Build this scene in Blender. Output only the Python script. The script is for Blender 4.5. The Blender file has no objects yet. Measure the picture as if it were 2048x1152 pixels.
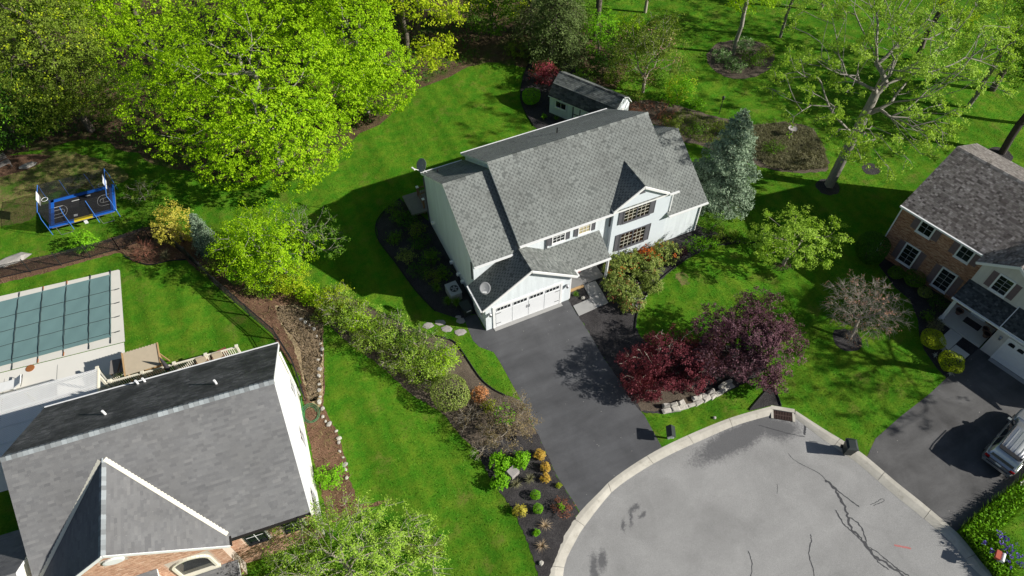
import bpy, math, random
import numpy as np
from mathutils import Matrix, Vector
from mathutils.geometry import delaunay_2d_cdt

# ------------------------------------------------------------------ camera, sky, sun, exposure
scene = bpy.context.scene
R = math.radians
cam_d = bpy.data.cameras.new('camera')
cam_d.sensor_width = 36.0
cam_d.lens = 36.0 * 1405.55 / 2048.0
cam_d.clip_start = 0.5
cam_d.clip_end = 2000.0
cam = bpy.data.objects.new('camera', cam_d)
scene.collection.objects.link(cam)
YAW, PITCH, ROLL = 0.42908, 0.90006, -0.00676
_fw = Vector((math.sin(YAW) * math.cos(PITCH), math.cos(YAW) * math.cos(PITCH), -math.sin(PITCH)))
_r = Vector((math.cos(YAW), -math.sin(YAW), 0))
_u = _r.cross(_fw)
_r2 = _r * math.cos(ROLL) + _u * math.sin(ROLL)
_u2 = -_r * math.sin(ROLL) + _u * math.cos(ROLL)
_m = Matrix((_r2, _u2, -_fw)).transposed().to_4x4()
_m.translation = Vector((-9.8395, -25.7373, 39.310))
cam.matrix_world = _m
scene.camera = cam

SUN_EL = R(29.5)
SUN_TO = Vector((0.82 * math.cos(SUN_EL), -0.572 * math.cos(SUN_EL), math.sin(SUN_EL))).normalized()
world = bpy.data.worlds.new('World')
scene.world = world
world.use_nodes = True
_nt = world.node_tree
_nt.nodes.clear()
_sky = _nt.nodes.new('ShaderNodeTexSky')
_sky.sky_type = 'NISHITA'
_sky.sun_disc = False
_sky.sun_elevation = SUN_EL
_sky.sun_rotation = math.atan2(SUN_TO.x, SUN_TO.y)
_sky.air_density = 1.0
_sky.dust_density = 1.0
_bg = _nt.nodes.new('ShaderNodeBackground')
_bg.inputs['Strength'].default_value = 0.05
_wo = _nt.nodes.new('ShaderNodeOutputWorld')
_nt.links.new(_sky.outputs[0], _bg.inputs['Color'])
_nt.links.new(_bg.outputs[0], _wo.inputs['Surface'])
sun_d = bpy.data.lights.new('sun', 'SUN')
sun_d.energy = 5.0
sun_d.angle = R(0.6)
sun_d.color = (1.0, 0.965, 0.90)
sun = bpy.data.objects.new('sun', sun_d)
scene.collection.objects.link(sun)
sun.rotation_euler = SUN_TO.to_track_quat('Z', 'Y').to_euler()
sun.location = (40, -30, 60)
scene.view_settings.view_transform = 'Standard'
scene.view_settings.look = 'None'
scene.view_settings.gamma = 1.0
scene.view_settings.exposure = 0.44
scene.view_settings.use_curve_mapping = False
scene.render.engine = 'CYCLES'
scene.cycles.max_bounces = 6
scene.cycles.transparent_max_bounces = 12

# ------------------------------------------------------------------ helpers
COL = scene.collection
RNG = np.random.default_rng(7)
random.seed(7)


def tag(o, label=None, cat=None, group=None, kind=None):
    if label: o['label'] = label
    if cat: o['category'] = cat
    if group: o['group'] = group
    if kind: o['kind'] = kind
    return o


def thing(name, label, cat, loc=(0, 0, 0), rz=0.0, group=None):
    o = bpy.data.objects.new(name, None)
    o.empty_display_size = 0.3
    COL.objects.link(o)
    o.location = loc if len(loc) == 3 else (loc[0], loc[1], 0)
    o.rotation_euler = (0, 0, rz)
    return tag(o, label, cat, group)


def raw_mesh(name, V, counts, idx, tint=None, smooth=False):
    """numpy arrays to a mesh: V (n,3), loop counts per face, flat indices"""
    me = bpy.data.meshes.new(name)
    V = np.asarray(V, np.float32)
    counts = np.asarray(counts, np.int32)
    idx = np.asarray(idx, np.int32)
    me.vertices.add(len(V))
    me.vertices.foreach_set('co', V.ravel())
    me.loops.add(len(idx))
    me.loops.foreach_set('vertex_index', idx)
    me.polygons.add(len(counts))
    starts = np.zeros(len(counts), np.int32)
    starts[1:] = np.cumsum(counts)[:-1]
    me.polygons.foreach_set('loop_start', starts)
    me.polygons.foreach_set('use_smooth', np.full(len(counts), bool(smooth)))
    me.update(calc_edges=True)
    if tint is not None:
        a = me.attributes.new('tint', 'FLOAT', 'FACE')
        a.data.foreach_set('value', np.asarray(tint, np.float32))
    me.validate()
    return me


def link(name, me, mat, parent=None):
    o = bpy.data.objects.new(name, me)
    if mat is not None and not me.materials:
        for m in (mat if isinstance(mat, (list, tuple)) else [mat]):
            me.materials.append(M[m] if isinstance(m, str) else m)
    COL.objects.link(o)
    if parent is not None:
        o.parent = parent
    return o


class MB:
    def __init__(s):
        s.v, s.f, s.t, s.mi = [], [], [], []

    def add(s, verts, faces, tint=0.5, mi=0):
        n = len(s.v)
        s.v.extend([tuple(map(float, p)) for p in verts])
        for f in faces:
            s.f.append([i + n for i in f])
            s.t.append(tint)
            s.mi.append(mi)
        return s

    def box(s, x0, y0, z0, x1, y1, z1, tint=0.5, mi=0):
        x0, x1 = min(x0, x1), max(x0, x1)
        y0, y1 = min(y0, y1), max(y0, y1)
        z0, z1 = min(z0, z1), max(z0, z1)
        v = [(x0, y0, z0), (x1, y0, z0), (x1, y1, z0), (x0, y1, z0), (x0, y0, z1), (x1, y0, z1), (x1, y1, z1), (x0, y1, z1)]
        f = [(3, 2, 1, 0), (4, 5, 6, 7), (0, 1, 5, 4), (1, 2, 6, 5), (2, 3, 7, 6), (3, 0, 4, 7)]
        return s.add(v, f, tint, mi)

    def ext(s, poly, vec, tint=0.5, mi=0):
        """extrude a planar 3D polygon by a vector (closed solid)"""
        n = len(poly)
        vec = Vector(vec)
        P = [Vector(p) for p in poly]
        nrm = Vector((0, 0, 0))
        for i in range(n):
            a, b = P[i], P[(i + 1) % n]
            nrm += a.cross(b)
        if nrm.dot(vec) > 0:
            P = P[::-1]
        v = [tuple(p) for p in P] + [tuple(p + vec) for p in P]
        f = [list(range(n)), list(range(2 * n - 1, n - 1, -1))]
        for i in range(n):
            j = (i + 1) % n
            f.append([i, i + n, j + n, j])
        return s.add(v, f, tint, mi)

    def bar(s, p, q, w, h, up=(0, 0, 1), tint=0.5, mi=0):
        p, q = Vector(p), Vector(q)
        d = (q - p).normalized()
        u = Vector(up)
        sd = d.cross(u)
        if sd.length < 1e-4:
            sd = d.cross(Vector((1, 0, 0)))
        sd.normalize()
        u = sd.cross(d).normalized()
        a, b = sd * (w / 2), u * (h / 2)
        return s.ext([p - a - b, p + a - b, p + a + b, p - a + b], q - p, tint, mi)

    def tube(s, pts, radii, n=6, tint=0.5, cap=True, mi=0):
        pts = [Vector(p) for p in pts]
        if not isinstance(radii, (list, tuple)):
            radii = [radii] * len(pts)
        vs, fs = [], []
        ref = Vector((0.31, 0.17, 0.93))
        for i, p in enumerate(pts):
            d = (pts[min(i + 1, len(pts) - 1)] - pts[max(i - 1, 0)])
            if d.length < 1e-7:
                d = Vector((0, 0, 1))
            d.normalize()
            a = d.cross(ref)
            if a.length < 1e-3:
                a = d.cross(Vector((1, 0, 0)))
            a.normalize()
            b = d.cross(a)
            for k in range(n):
                t = 2 * math.pi * k / n
                vs.append(p + (a * math.cos(t) + b * math.sin(t)) * radii[i])
        for i in range(len(pts) - 1):
            for k in range(n):
                k2 = (k + 1) % n
                fs.append([i * n + k, (i + 1) * n + k, (i + 1) * n + k2, i * n + k2])
        if cap:
            fs.append(list(range(n)))
            fs.append([(len(pts) - 1) * n + k for k in range(n - 1, -1, -1)])
        return s.add(vs, fs, tint, mi)

    def lathe(s, prof, c=(0, 0, 0), n=16, tint=0.5, sx=1, sy=1, jit=0, mi=0):
        vs, fs = [], []
        for (r, z) in prof:
            for k in range(n):
                t = 2 * math.pi * k / n
                j = 1 + (random.uniform(-jit, jit) if jit else 0)
                vs.append((c[0] + r * sx * math.cos(t) * j, c[1] + r * sy * math.sin(t) * j, c[2] + z))
        for i in range(len(prof) - 1):
            for k in range(n):
                k2 = (k + 1) % n
                fs.append([i * n + k, i * n + k2, (i + 1) * n + k2, (i + 1) * n + k])
        fs.append([k for k in range(n - 1, -1, -1)])
        fs.append([(len(prof) - 1) * n + k for k in range(n)])
        return s.add(vs, fs, tint, mi)

    def build(s, name, mat, parent=None, smooth=False, loc=None):
        counts = [len(f) for f in s.f]
        idx = [i for f in s.f for i in f]
        me = raw_mesh(name, s.v, counts, idx, s.t, smooth)
        mats = mat if isinstance(mat, (list, tuple)) else [mat]
        for m in mats:
            me.materials.append(M[m])
        if len(mats) > 1:
            me.polygons.foreach_set('material_index', np.asarray(s.mi, np.int32))
        o = link(name, me, None, parent)
        if loc is not None:
            o.location = loc
        return o


def part_box(name, mat, parent, *b):
    return MB().box(*b).build(name, mat, parent)


def inside(poly, X, Y):
    poly = np.asarray(poly, float)
    r = np.zeros(X.shape, bool)
    lo, hi = poly.min(0), poly.max(0)
    sel = (X >= lo[0]) & (X <= hi[0]) & (Y >= lo[1]) & (Y <= hi[1])
    if not sel.all():
        if sel.any():
            r[sel] = inside(poly, X[sel], Y[sel])
        return r
    j = len(poly) - 1
    for i in range(len(poly)):
        xi, yi, xj, yj = poly[i, 0], poly[i, 1], poly[j, 0], poly[j, 1]
        c = ((yi > Y) != (yj > Y)) & (X < (xj - xi) * (Y - yi) / (yj - yi + 1e-12) + xi)
        r ^= c
        j = i
    return r


def smooth_line(pts, n=6, closed=False):
    """Catmull-Rom through 2D/3D points"""
    P = [np.array(p, float) for p in pts]
    out = []
    N = len(P)
    rng = range(N if closed else N - 1)
    for i in rng:
        if closed:
            p0, p1, p2, p3 = P[(i - 1) % N], P[i], P[(i + 1) % N], P[(i + 2) % N]
        else:
            p0, p1, p2, p3 = P[max(i - 1, 0)], P[i], P[i + 1], P[min(i + 2, N - 1)]
        for k in range(n):
            t = k / n
            out.append(0.5 * ((2 * p1) + (-p0 + p2) * t + (2 * p0 - 5 * p1 + 4 * p2 - p3) * t * t + (-p0 + 3 * p1 - 3 * p2 + p3) * t ** 3))
    if not closed:
        out.append(P[-1])
    return [tuple(map(float, p)) for p in out]


# ------------------------------------------------------------------ materials
M = {}


class NT:
    def __init__(s, name):
        s.m = bpy.data.materials.new(name)
        s.m.use_nodes = True
        s.nt = s.m.node_tree
        s.nt.nodes.clear()
        s.out = s.n('ShaderNodeOutputMaterial')
        M[name] = s.m

    def n(s, t, **k):
        nd = s.nt.nodes.new(t)
        for a, b in k.items():
            setattr(nd, a, b)
        return nd

    def l(s, a, b):
        s.nt.links.new(a, b)

    def pos(s):
        return s.n('ShaderNodeNewGeometry').outputs['Position']

    def obj(s):
        return s.n('ShaderNodeTexCoord').outputs['Object']

    def noise(s, scale, detail=3.0, rough=0.55, co=None, out='Fac', dist=0.0):
        nd = s.n('ShaderNodeTexNoise')
        nd.inputs['Scale'].default_value = scale
        nd.inputs['Detail'].default_value = detail
        nd.inputs['Roughness'].default_value = rough
        nd.inputs['Distortion'].default_value = dist
        s.l(co if co is not None else s.pos(), nd.inputs['Vector'])
        return nd.outputs[out]

    def ramp(s, fac, stops, interp='LINEAR'):
        nd = s.n('ShaderNodeValToRGB')
        nd.color_ramp.interpolation = interp
        e = nd.color_ramp.elements
        while len(e) > 1:
            e.remove(e[-1])
        for i, (p, c) in enumerate(stops):
            if i == 0:
                e[0].position = p
                el = e[0]
            else:
                el = e.new(p)
            if isinstance(c, (int, float)):
                c = (c, c, c)
            el.color = (c[0], c[1], c[2], 1)
        s.l(fac, nd.inputs['Fac'])
        return nd.outputs['Color']

    def mix(s, fac, a, b, mode='MIX'):
        nd = s.n('ShaderNodeMix', data_type='RGBA', blend_type=mode)
        for v, i in ((fac, 0), (a, 6), (b, 7)):
            if isinstance(v, (int, float)):
                nd.inputs[i].default_value = v if i == 0 else (v, v, v, 1)
            elif isinstance(v, tuple):
                nd.inputs[i].default_value = (v[0], v[1], v[2], 1)
            else:
                s.l(v, nd.inputs[i])
        return nd.outputs[2]

    def math(s, op, a, b=0.0, c=None, clamp=False):
        nd = s.n('ShaderNodeMath', operation=op, use_clamp=clamp)
        for i, v in enumerate((a, b, c)):
            if v is None:
                continue
            if isinstance(v, (int, float)):
                nd.inputs[i].default_value = v
            else:
                s.l(v, nd.inputs[i])
        return nd.outputs[0]

    def vmath(s, op, a, b=None):
        nd = s.n('ShaderNodeVectorMath', operation=op)
        for i, v in enumerate((a, b)):
            if v is None:
                continue
            if isinstance(v, tuple):
                nd.inputs[i].default_value = v
            else:
                s.l(v, nd.inputs[i])
        return nd.outputs['Value'] if op in ('DISTANCE', 'LENGTH', 'DOT_PRODUCT') else nd.outputs[0]

    def attr(s, name='tint'):
        return s.n('ShaderNodeAttribute', attribute_name=name).outputs['Fac']

    def bsdf(s, color, rough=0.8, metal=0.0, spec=0.3, bump=None, bdist=0.02, bstr=0.6, alpha=None, trans=None, coat=None):
        b = s.n('ShaderNodeBsdfPrincipled')
        if isinstance(color, tuple):
            b.inputs['Base Color'].default_value = (*color, 1)
        else:
            s.l(color, b.inputs['Base Color'])
        if isinstance(rough, (int, float)):
            b.inputs['Roughness'].default_value = rough
        else:
            s.l(rough, b.inputs['Roughness'])
        b.inputs['Metallic'].default_value = metal
        b.inputs['Specular IOR Level'].default_value = spec
        if alpha is not None:
            if isinstance(alpha, (int, float)):
                b.inputs['Alpha'].default_value = alpha
            else:
                s.l(alpha, b.inputs['Alpha'])
        if trans is not None:
            b.inputs['Transmission Weight'].default_value = trans
        if coat is not None:
            b.inputs['Coat Weight'].default_value = coat
            b.inputs['Coat Roughness'].default_value = 0.05
        if bump is not None:
            bp = s.n('ShaderNodeBump')
            bp.inputs['Strength'].default_value = bstr
            bp.inputs['Distance'].default_value = bdist
            s.l(bump, bp.inputs['Height'])
            s.l(bp.outputs[0], b.inputs['Normal'])
        s.l(b.outputs[0], s.out.inputs['Surface'])
        return b


def simple(name, c, rough=0.6, var=0.12, scale=3.0, metal=0.0, spec=0.3, bump=0.0, bscale=40.0, coat=None):
    t = NT(name)
    n = t.noise(scale, 4)
    col = t.mix(n, tuple(x * (1 - var) for x in c), tuple(min(1, x * (1 + var)) for x in c))
    t.bsdf(col, rough, metal, spec, bump=t.noise(bscale, 3) if bump else None, bdist=bump, coat=coat)
    return M[name]


def leaf_mat(name, stops, trans=0.35, rough=0.55, hue=0.0):
    """leaf colours spread over the per-leaf tint, some light passes through the leaf"""
    t = NT(name)
    col = t.ramp(t.attr(), [(i / (len(stops) - 1), c) for i, c in enumerate(stops)])
    n = t.noise(0.55, 2)
    col = t.mix(t.math('MULTIPLY', t.math('SUBTRACT', n, 0.3, clamp=True), 0.9), col, tuple(0.72 * x for x in stops[len(stops) // 2]))
    b = t.n('ShaderNodeBsdfPrincipled')
    t.l(col, b.inputs['Base Color'])
    b.inputs['Roughness'].default_value = rough
    b.inputs['Specular IOR Level'].default_value = 0.12
    tr = t.n('ShaderNodeBsdfTranslucent')
    t.l(t.mix(1.0, col, (1.0, 1.0, 0.55), 'MULTIPLY'), tr.inputs['Color'])
    mx = t.n('ShaderNodeMixShader')
    mx.inputs[0].default_value = trans
    t.l(b.outputs[0], mx.inputs[1])
    t.l(tr.outputs[0], mx.inputs[2])
    t.l(mx.outputs[0], t.out.inputs['Surface'])
    return M[name]


def tint_mat(name, stops, rough=0.85, spec=0.2, nscale=9.0, nvar=0.25, stain=None, bump=None):
    """pieces coloured by their own tint, with fine grain and slow weathering"""
    t = NT(name)
    col = t.ramp(t.attr(), [(i / (len(stops) - 1), c) for i, c in enumerate(stops)])
    n = t.noise(nscale * 6, 3, 0.7)
    col = t.mix(1.0, col, t.ramp(n, [(0.25, 1 - nvar), (0.75, 1 + nvar)]), 'MULTIPLY')
    w = t.noise(0.35, 4, 0.6)
    col = t.mix(1.0, col, t.ramp(w, [(0.3, 0.86), (0.7, 1.12)]), 'MULTIPLY')
    if stain:
        sn = t.noise(stain[0], 5, 0.7)
        col = t.mix(t.math('MULTIPLY', t.ramp(sn, [(0.42, 0.0), (0.62, 1.0)]), stain[2]), col, stain[1])
    t.bsdf(col, rough, 0, spec, bump=t.noise(90, 2) if bump else None, bdist=bump or 0.0)
    return M[name]

# lawn: mown grass with mottling, pale worn spots and soft mowing bands
t = NT('lawn')
P_ = t.pos()
fine = t.noise(11.0, 5, 0.75)
mid = t.noise(1.1, 4, 0.6)
big = t.noise(0.16, 3, 0.5)
col = t.ramp(fine, [(0.25, (0.030, 0.108, 0.006)), (0.5, (0.062, 0.204, 0.011)), (0.75, (0.117, 0.300, 0.020))])
col = t.mix(t.ramp(mid, [(0.38, 0.0), (0.64, 1.0)]), col, t.ramp(fine, [(0.25, (0.073, 0.144, 0.007)), (0.75, (0.191, 0.330, 0.028))]))
col = t.mix(1.0, col, t.ramp(big, [(0.3, (0.80,0.88,0.8)), (0.7, (1.15,1.08,1.1))]), 'MULTIPLY')
mp = t.n('ShaderNodeMapping')
mp.inputs['Rotation'].default_value = (0, 0, R(62))
mp.inputs['Scale'].default_value = (1.0, 0.07, 1.0)
t.l(P_, mp.inputs['Vector'])
col = t.mix(1.0, col, t.ramp(t.noise(0.75, 2, 0.5, co=mp.outputs[0]), [(0.38, 0.84), (0.62, 1.14)]), 'MULTIPLY')
dry = t.math('MULTIPLY', t.ramp(t.noise(0.55, 5, 0.65), [(0.565, 0.0), (0.72, 1.0)]), t.ramp(t.noise(6, 4, 0.7), [(0.35, 0.0), (0.6, 0.8)]))
col = t.mix(dry, col, (0.19, 0.165, 0.055))
bh = t.math('ADD', t.noise(28, 4, 0.8), t.math('MULTIPLY', mid, 1.5))
t.bsdf(col, 0.95, 0, 0.04, bump=bh, bdist=0.09, bstr=0.9)

leaf_mat('grass_blades', [(0.048, 0.157, 0.006), (0.081, 0.240, 0.008), (0.131, 0.305, 0.016), (0.179, 0.322, 0.030)], trans=0.3)


def ground_mat(name, stops, fine=14.0, mid=1.2, bump=0.04, patch=None, rough=0.95, midvar=0.3):
    t = NT(name)
    f = t.noise(fine, 5, 0.8)
    col = t.ramp(f, [(0.28 + 0.44 * i / (len(stops) - 1), c) for i, c in enumerate(stops)])
    col = t.mix(1.0, col, t.ramp(t.noise(mid, 4, 0.6), [(0.3, 1 - midvar), (0.7, 1 + midvar)]), 'MULTIPLY')
    if patch:
        k = t.ramp(t.noise(patch[0], 5, 0.65), [(patch[1], 0.0), (patch[1] + 0.12, 1.0)])
        col = t.mix(t.math('MULTIPLY', k, t.ramp(f, [(0.3, 0.5), (0.6, 1.0)])), col, patch[2])
    t.bsdf(col, rough, 0, 0.15, bump=f, bdist=bump, bstr=1.0)


ground_mat('black_mulch', [(0.010, 0.009, 0.010), (0.030, 0.029, 0.031), (0.065, 0.060, 0.060), (0.15, 0.13, 0.115)], fine=26, bump=0.05)
ground_mat('brown_mulch', [(0.03, 0.018, 0.012), (0.10, 0.055, 0.035), (0.21, 0.12, 0.075), (0.33, 0.22, 0.15)], fine=18, bump=0.05, patch=(0.8, 0.60, (0.17, 0.16, 0.06)))
ground_mat('grey_mulch', [(0.035, 0.027, 0.02), (0.085, 0.066, 0.05), (0.15, 0.12, 0.09), (0.24, 0.2, 0.15)], fine=20, bump=0.05)
ground_mat('forest_litter', [(0.02, 0.014, 0.008), (0.07, 0.047, 0.026), (0.14, 0.095, 0.055), (0.23, 0.16, 0.10)], fine=9, bump=0.07, patch=(0.35, 0.50, (0.055, 0.10, 0.012)))
ground_mat('dry_straw', [(0.24, 0.17, 0.09), (0.40, 0.30, 0.17), (0.50, 0.39, 0.23), (0.62, 0.50, 0.32)], fine=10, bump=0.10, patch=(1.3, 0.64, (0.20, 0.10, 0.045)))
ground_mat('worn_turf', [(0.05, 0.06, 0.012), (0.12, 0.12, 0.03), (0.22, 0.185, 0.075), (0.32, 0.27, 0.13)], fine=12, bump=0.05, patch=(0.8, 0.50, (0.06, 0.14, 0.012)))
ground_mat('red_stone', [(0.10, 0.03, 0.02), (0.22, 0.075, 0.05), (0.33, 0.13, 0.09)], fine=20, bump=0.03)

# sealed driveway
def asphalt(name, base, fine=0.25, patchv=0.22, speck=0.0):
    t = NT(name)
    g = t.noise(34, 4, 0.9)
    col = t.mix(1.0, base, t.ramp(g, [(0.25, 1 - fine), (0.75, 1 + fine)]), 'MULTIPLY')
    col = t.mix(1.0, col, t.ramp(t.noise(0.42, 5, 0.62, dist=0.6), [(0.3, 1 - patchv), (0.7, 1 + patchv)]), 'MULTIPLY')
    mp = t.n('ShaderNodeMapping')
    mp.inputs['Rotation'].default_value = (0, 0, R(-62 if speck < 1 else 10))
    mp.inputs['Scale'].default_value = (0.12, 1.0, 1.0)
    t.l(t.pos(), mp.inputs['Vector'])
    col = t.mix(1.0, col, t.ramp(t.noise(1.1, 4, 0.6, co=mp.outputs[0]), [(0.35, 0.88 if speck else 0.97), (0.65, 1.13 if speck else 1.03)]), 'MULTIPLY')
    if speck:
        v = t.n('ShaderNodeTexVoronoi', feature='F1')
        v.inputs['Scale'].default_value = 1.9
        t.l(t.pos(), v.inputs['Vector'])
        k = t.math('LESS_THAN', v.outputs['Distance'], 0.045)
        col = t.mix(t.math('MULTIPLY', k, speck), col, (0.4, 0.38, 0.35))
    return t, col, g


t, col, g = asphalt('driveway_asphalt', (0.083, 0.084, 0.088), speck=0.7)
t.bsdf(col, 0.8, 0, 0.3, bump=g, bdist=0.008)
t, col, g = asphalt('worn_driveway', (0.090, 0.088, 0.087), fine=0.35, patchv=0.35, speck=1.0)
t.bsdf(col, 0.85, 0, 0.25, bump=g, bdist=0.01)

# pale aged road: damp run-off near the drain and dark spill marks have their own outlines
t, col, g = asphalt('road_asphalt', (0.285, 0.281, 0.272), fine=0.5, patchv=0.14)
P_ = t.pos()
wob = t.vmath('ADD', P_, t.vmath('SCALE', t.n('ShaderNodeTexNoise').outputs['Color']))
ns = t.nt.nodes
nzn = [n for n in ns if n.bl_idname == 'ShaderNodeTexNoise'][-1]
nzn.inputs['Scale'].default_value = 1.3
nzn.inputs['Detail'].default_value = 7
nzn.inputs['Roughness'].default_value = 0.85
t.l(P_, nzn.inputs['Vector'])
sc_ = [n for n in ns if n.bl_idname == 'ShaderNodeVectorMath' and n.operation == 'SCALE'][-1]
sc_.inputs['Scale'].default_value = 1.0


def blob(t, co, c, rx, ry, ang, soft=0.25, squeeze=1.0):
    mp = t.n('ShaderNodeMapping', vector_type='TEXTURE')
    mp.inputs['Location'].default_value = (c[0], c[1], 0)
    mp.inputs['Rotation'].default_value = (0, 0, ang)
    mp.inputs['Scale'].default_value = (rx, ry, 1000)
    t.l(co, mp.inputs['Vector'])
    d = t.vmath('LENGTH', mp.outputs[0])
    d = t.math('ADD', d, t.math('MULTIPLY', t.math('SUBTRACT', t.noise(7.0, 6, 0.85), 0.5), 1.3))
    return t.ramp(d, [(max(0.0, 0.95 - soft), 1.0), (1.0, 0.0)])


off = (0.5, 0.5)
def mk(c, *a, **k):
    return blob(t, wob, (c[0] + off[0], c[1] + off[1]), *a, **k)


wet = mk((10.90, -13.75), 4.2, 0.95, R(4), soft=0.35)
wet2 = mk((13.45, -14.34), 1.6, 0.9, R(-20), soft=0.4)
wet = t.math('MAXIMUM', wet, wet2)
for c, rx, ry, an in (((2.71, -14.87), 0.55, 0.22, R(10)), ((2.29, -15.24), 0.8, 0.16, R(60)), ((1.68, -15.50), 0.5, 0.14, R(60)),
                      ((2.97, -15.37), 0.3, 0.18, 0), ((-0.37, -16.67), 0.8, 0.35, R(60)), ((-1.04, -16.93), 1.2, 0.3, R(62))):
    wet = t.math('MAXIMUM', wet, mk(c, rx, ry, an, soft=0.5))
col = t.mix(t.math('MULTIPLY', wet, 0.78), col, t.mix(g, (0.055, 0.055, 0.06), (0.10, 0.10, 0.105)))
# dark worn ring towards the kerb
t.bsdf(col, 0.9, 0, 0.2, bump=g, bdist=0.01)

t = NT('concrete')
n = t.noise(0.9, 6, 0.65)
col = t.ramp(n, [(0.3, (0.40, 0.375, 0.32)), (0.7, (0.55, 0.52, 0.45))])
col = t.mix(t.ramp(t.noise(3.2, 6, 0.7), [(0.55, 0.0), (0.75, 0.5)]), col, (0.22, 0.19, 0.14))
col = t.mix(1.0, col, t.ramp(t.noise(50, 3, 0.7), [(0.3, 0.86), (0.7, 1.12)]), 'MULTIPLY')
t.bsdf(col, 0.85, 0, 0.25, bump=t.noise(45, 3), bdist=0.01)
simple('pool_concrete', (0.690, 0.667, 0.605), 0.8, 0.06, 0.7, bump=0.006)
simple('coping_concrete', (0.634, 0.612, 0.550), 0.8, 0.08, 1.2, bump=0.006)
simple('porch_concrete', (0.20, 0.195, 0.19), 0.75, 0.10, 1.4, bump=0.006)
simple('walk_concrete', (0.33, 0.325, 0.315), 0.8, 0.12, 1.6, bump=0.01)
simple('flagstone', (0.36, 0.33, 0.31), 0.85, 0.25, 2.5, bump=0.03)
simple('white_rock', (0.45, 0.425, 0.375), 0.9, 0.30, 3.0, bump=0.05, bscale=9)
simple('grey_rock', (0.34, 0.32, 0.29), 0.9, 0.35, 3.0, bump=0.05, bscale=9)

# roofs (pieces tinted one by one)
tint_mat('grey_green_shingle', [(0.095, 0.103, 0.098), (0.128, 0.138, 0.130), (0.190, 0.202, 0.190), (0.225, 0.240, 0.226)], stain=(0.5, (0.10, 0.097, 0.088), 0.18))
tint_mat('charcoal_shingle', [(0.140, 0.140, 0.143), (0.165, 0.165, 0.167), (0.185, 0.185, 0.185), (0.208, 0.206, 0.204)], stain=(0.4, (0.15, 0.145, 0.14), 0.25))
tint_mat('black_rear_shingle', [(0.053, 0.053, 0.055), (0.076, 0.076, 0.076), (0.113, 0.112, 0.111), (0.151, 0.151, 0.151)], stain=(0.6, (0.027, 0.027, 0.027), 0.8), rough=0.6, spec=0.4)  # rear slope tabs: darker and glossier than the front slope
tint_mat('ridge_tile', [(0.17, 0.18, 0.185), (0.22, 0.235, 0.24), (0.28, 0.305, 0.315), (0.34, 0.37, 0.38)])
tint_mat('brown_grey_shingle', [(0.07, 0.062, 0.057), (0.14, 0.125, 0.115), (0.24, 0.22, 0.205), (0.36, 0.335, 0.315)], stain=(0.5, (0.12, 0.10, 0.085), 0.3))
tint_mat('dark_shingle', [(0.03, 0.033, 0.034), (0.05, 0.055, 0.056), (0.085, 0.09, 0.09), (0.13, 0.135, 0.13)])
simple('roof_deck', (0.06, 0.06, 0.06), 0.9, 0.2)


def siding(name, c, lap=0.13, var=0.05, depth=0.014):
    t = NT(name)
    sp = t.n('ShaderNodeSeparateXYZ')
    t.l(t.pos(), sp.inputs[0])
    fr = t.math('FRACT', t.math('DIVIDE', sp.outputs['Z'], lap))
    n = t.noise(0.8, 4, 0.6)
    col = t.mix(n, tuple(x * (1 - var) for x in c), tuple(min(0.95, x * (1 + var)) for x in c))
    mp = t.n('ShaderNodeMapping')
    mp.inputs['Scale'].default_value = (2.0, 2.0, 0.22)
    t.l(t.pos(), mp.inputs['Vector'])
    col = t.mix(1.0, col, t.ramp(t.noise(1.6, 5, 0.65, co=mp.outputs[0]), [(0.35, 0.90), (0.65, 1.04)]), 'MULTIPLY')
    t.bsdf(col, 0.55, 0, 0.3, bump=t.math('SUBTRACT', 1.0, fr), bdist=depth, bstr=0.8)


siding('white_siding', (0.68, 0.725, 0.745))
siding('cream_siding', (0.80, 0.79, 0.70))
siding('tan_siding', (0.60, 0.57, 0.52))
simple('white_stucco', (0.64, 0.69, 0.725), 0.7, 0.06, 0.9, bump=0.006)
simple('white_trim', (0.78, 0.78, 0.77), 0.45, 0.05)
simple('white_paint', (0.74, 0.74, 0.72), 0.5, 0.08, 2.0)
simple('cream_vinyl', (0.72, 0.68, 0.56), 0.5, 0.06, 2.0)
simple('door_white', (0.72, 0.73, 0.74), 0.4, 0.05)
simple('shutter_grey', (0.105, 0.105, 0.115), 0.6, 0.15, 5)
simple('shutter_plum', (0.20, 0.145, 0.145), 0.65, 0.2, 5)
simple('dark_metal', (0.022, 0.022, 0.025), 0.45, 0.2, spec=0.5)
simple('steel', (0.42, 0.42, 0.43), 0.35, 0.1, metal=0.8)
simple('grey_plastic', (0.36, 0.37, 0.38), 0.5, 0.08)
simple('dish_grey', (0.24, 0.245, 0.25), 0.5, 0.06)
simple('dark_plastic', (0.02, 0.028, 0.026), 0.45, 0.2, spec=0.5)
simple('black_rubber', (0.018, 0.018, 0.019), 0.8, 0.2)
simple('white_pvc', (0.78, 0.78, 0.77), 0.4, 0.03)
simple('wood_tan', (0.42, 0.27, 0.13), 0.6, 0.2, 6)
simple('wood_brown', (0.19, 0.105, 0.065), 0.7, 0.25, 6)
simple('wood_grey', (0.20, 0.18, 0.165), 0.8, 0.25, 6)
simple('tan_fabric', (0.43, 0.36, 0.26), 0.9, 0.10, 3)
simple('dark_fabric', (0.05, 0.045, 0.05), 0.9, 0.2, 3)
simple('terracotta', (0.17, 0.10, 0.075), 0.8, 0.2)
simple('rust', (0.30, 0.11, 0.035), 0.9, 0.4, 20)
simple('rust_iron', (0.055, 0.032, 0.026), 0.75, 0.35, 12)
simple('tar', (0.055, 0.055, 0.058), 0.55, 0.25, 8, spec=0.4)
simple('red_paint', (0.42, 0.15, 0.14), 0.8, 0.25, 8)
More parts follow.
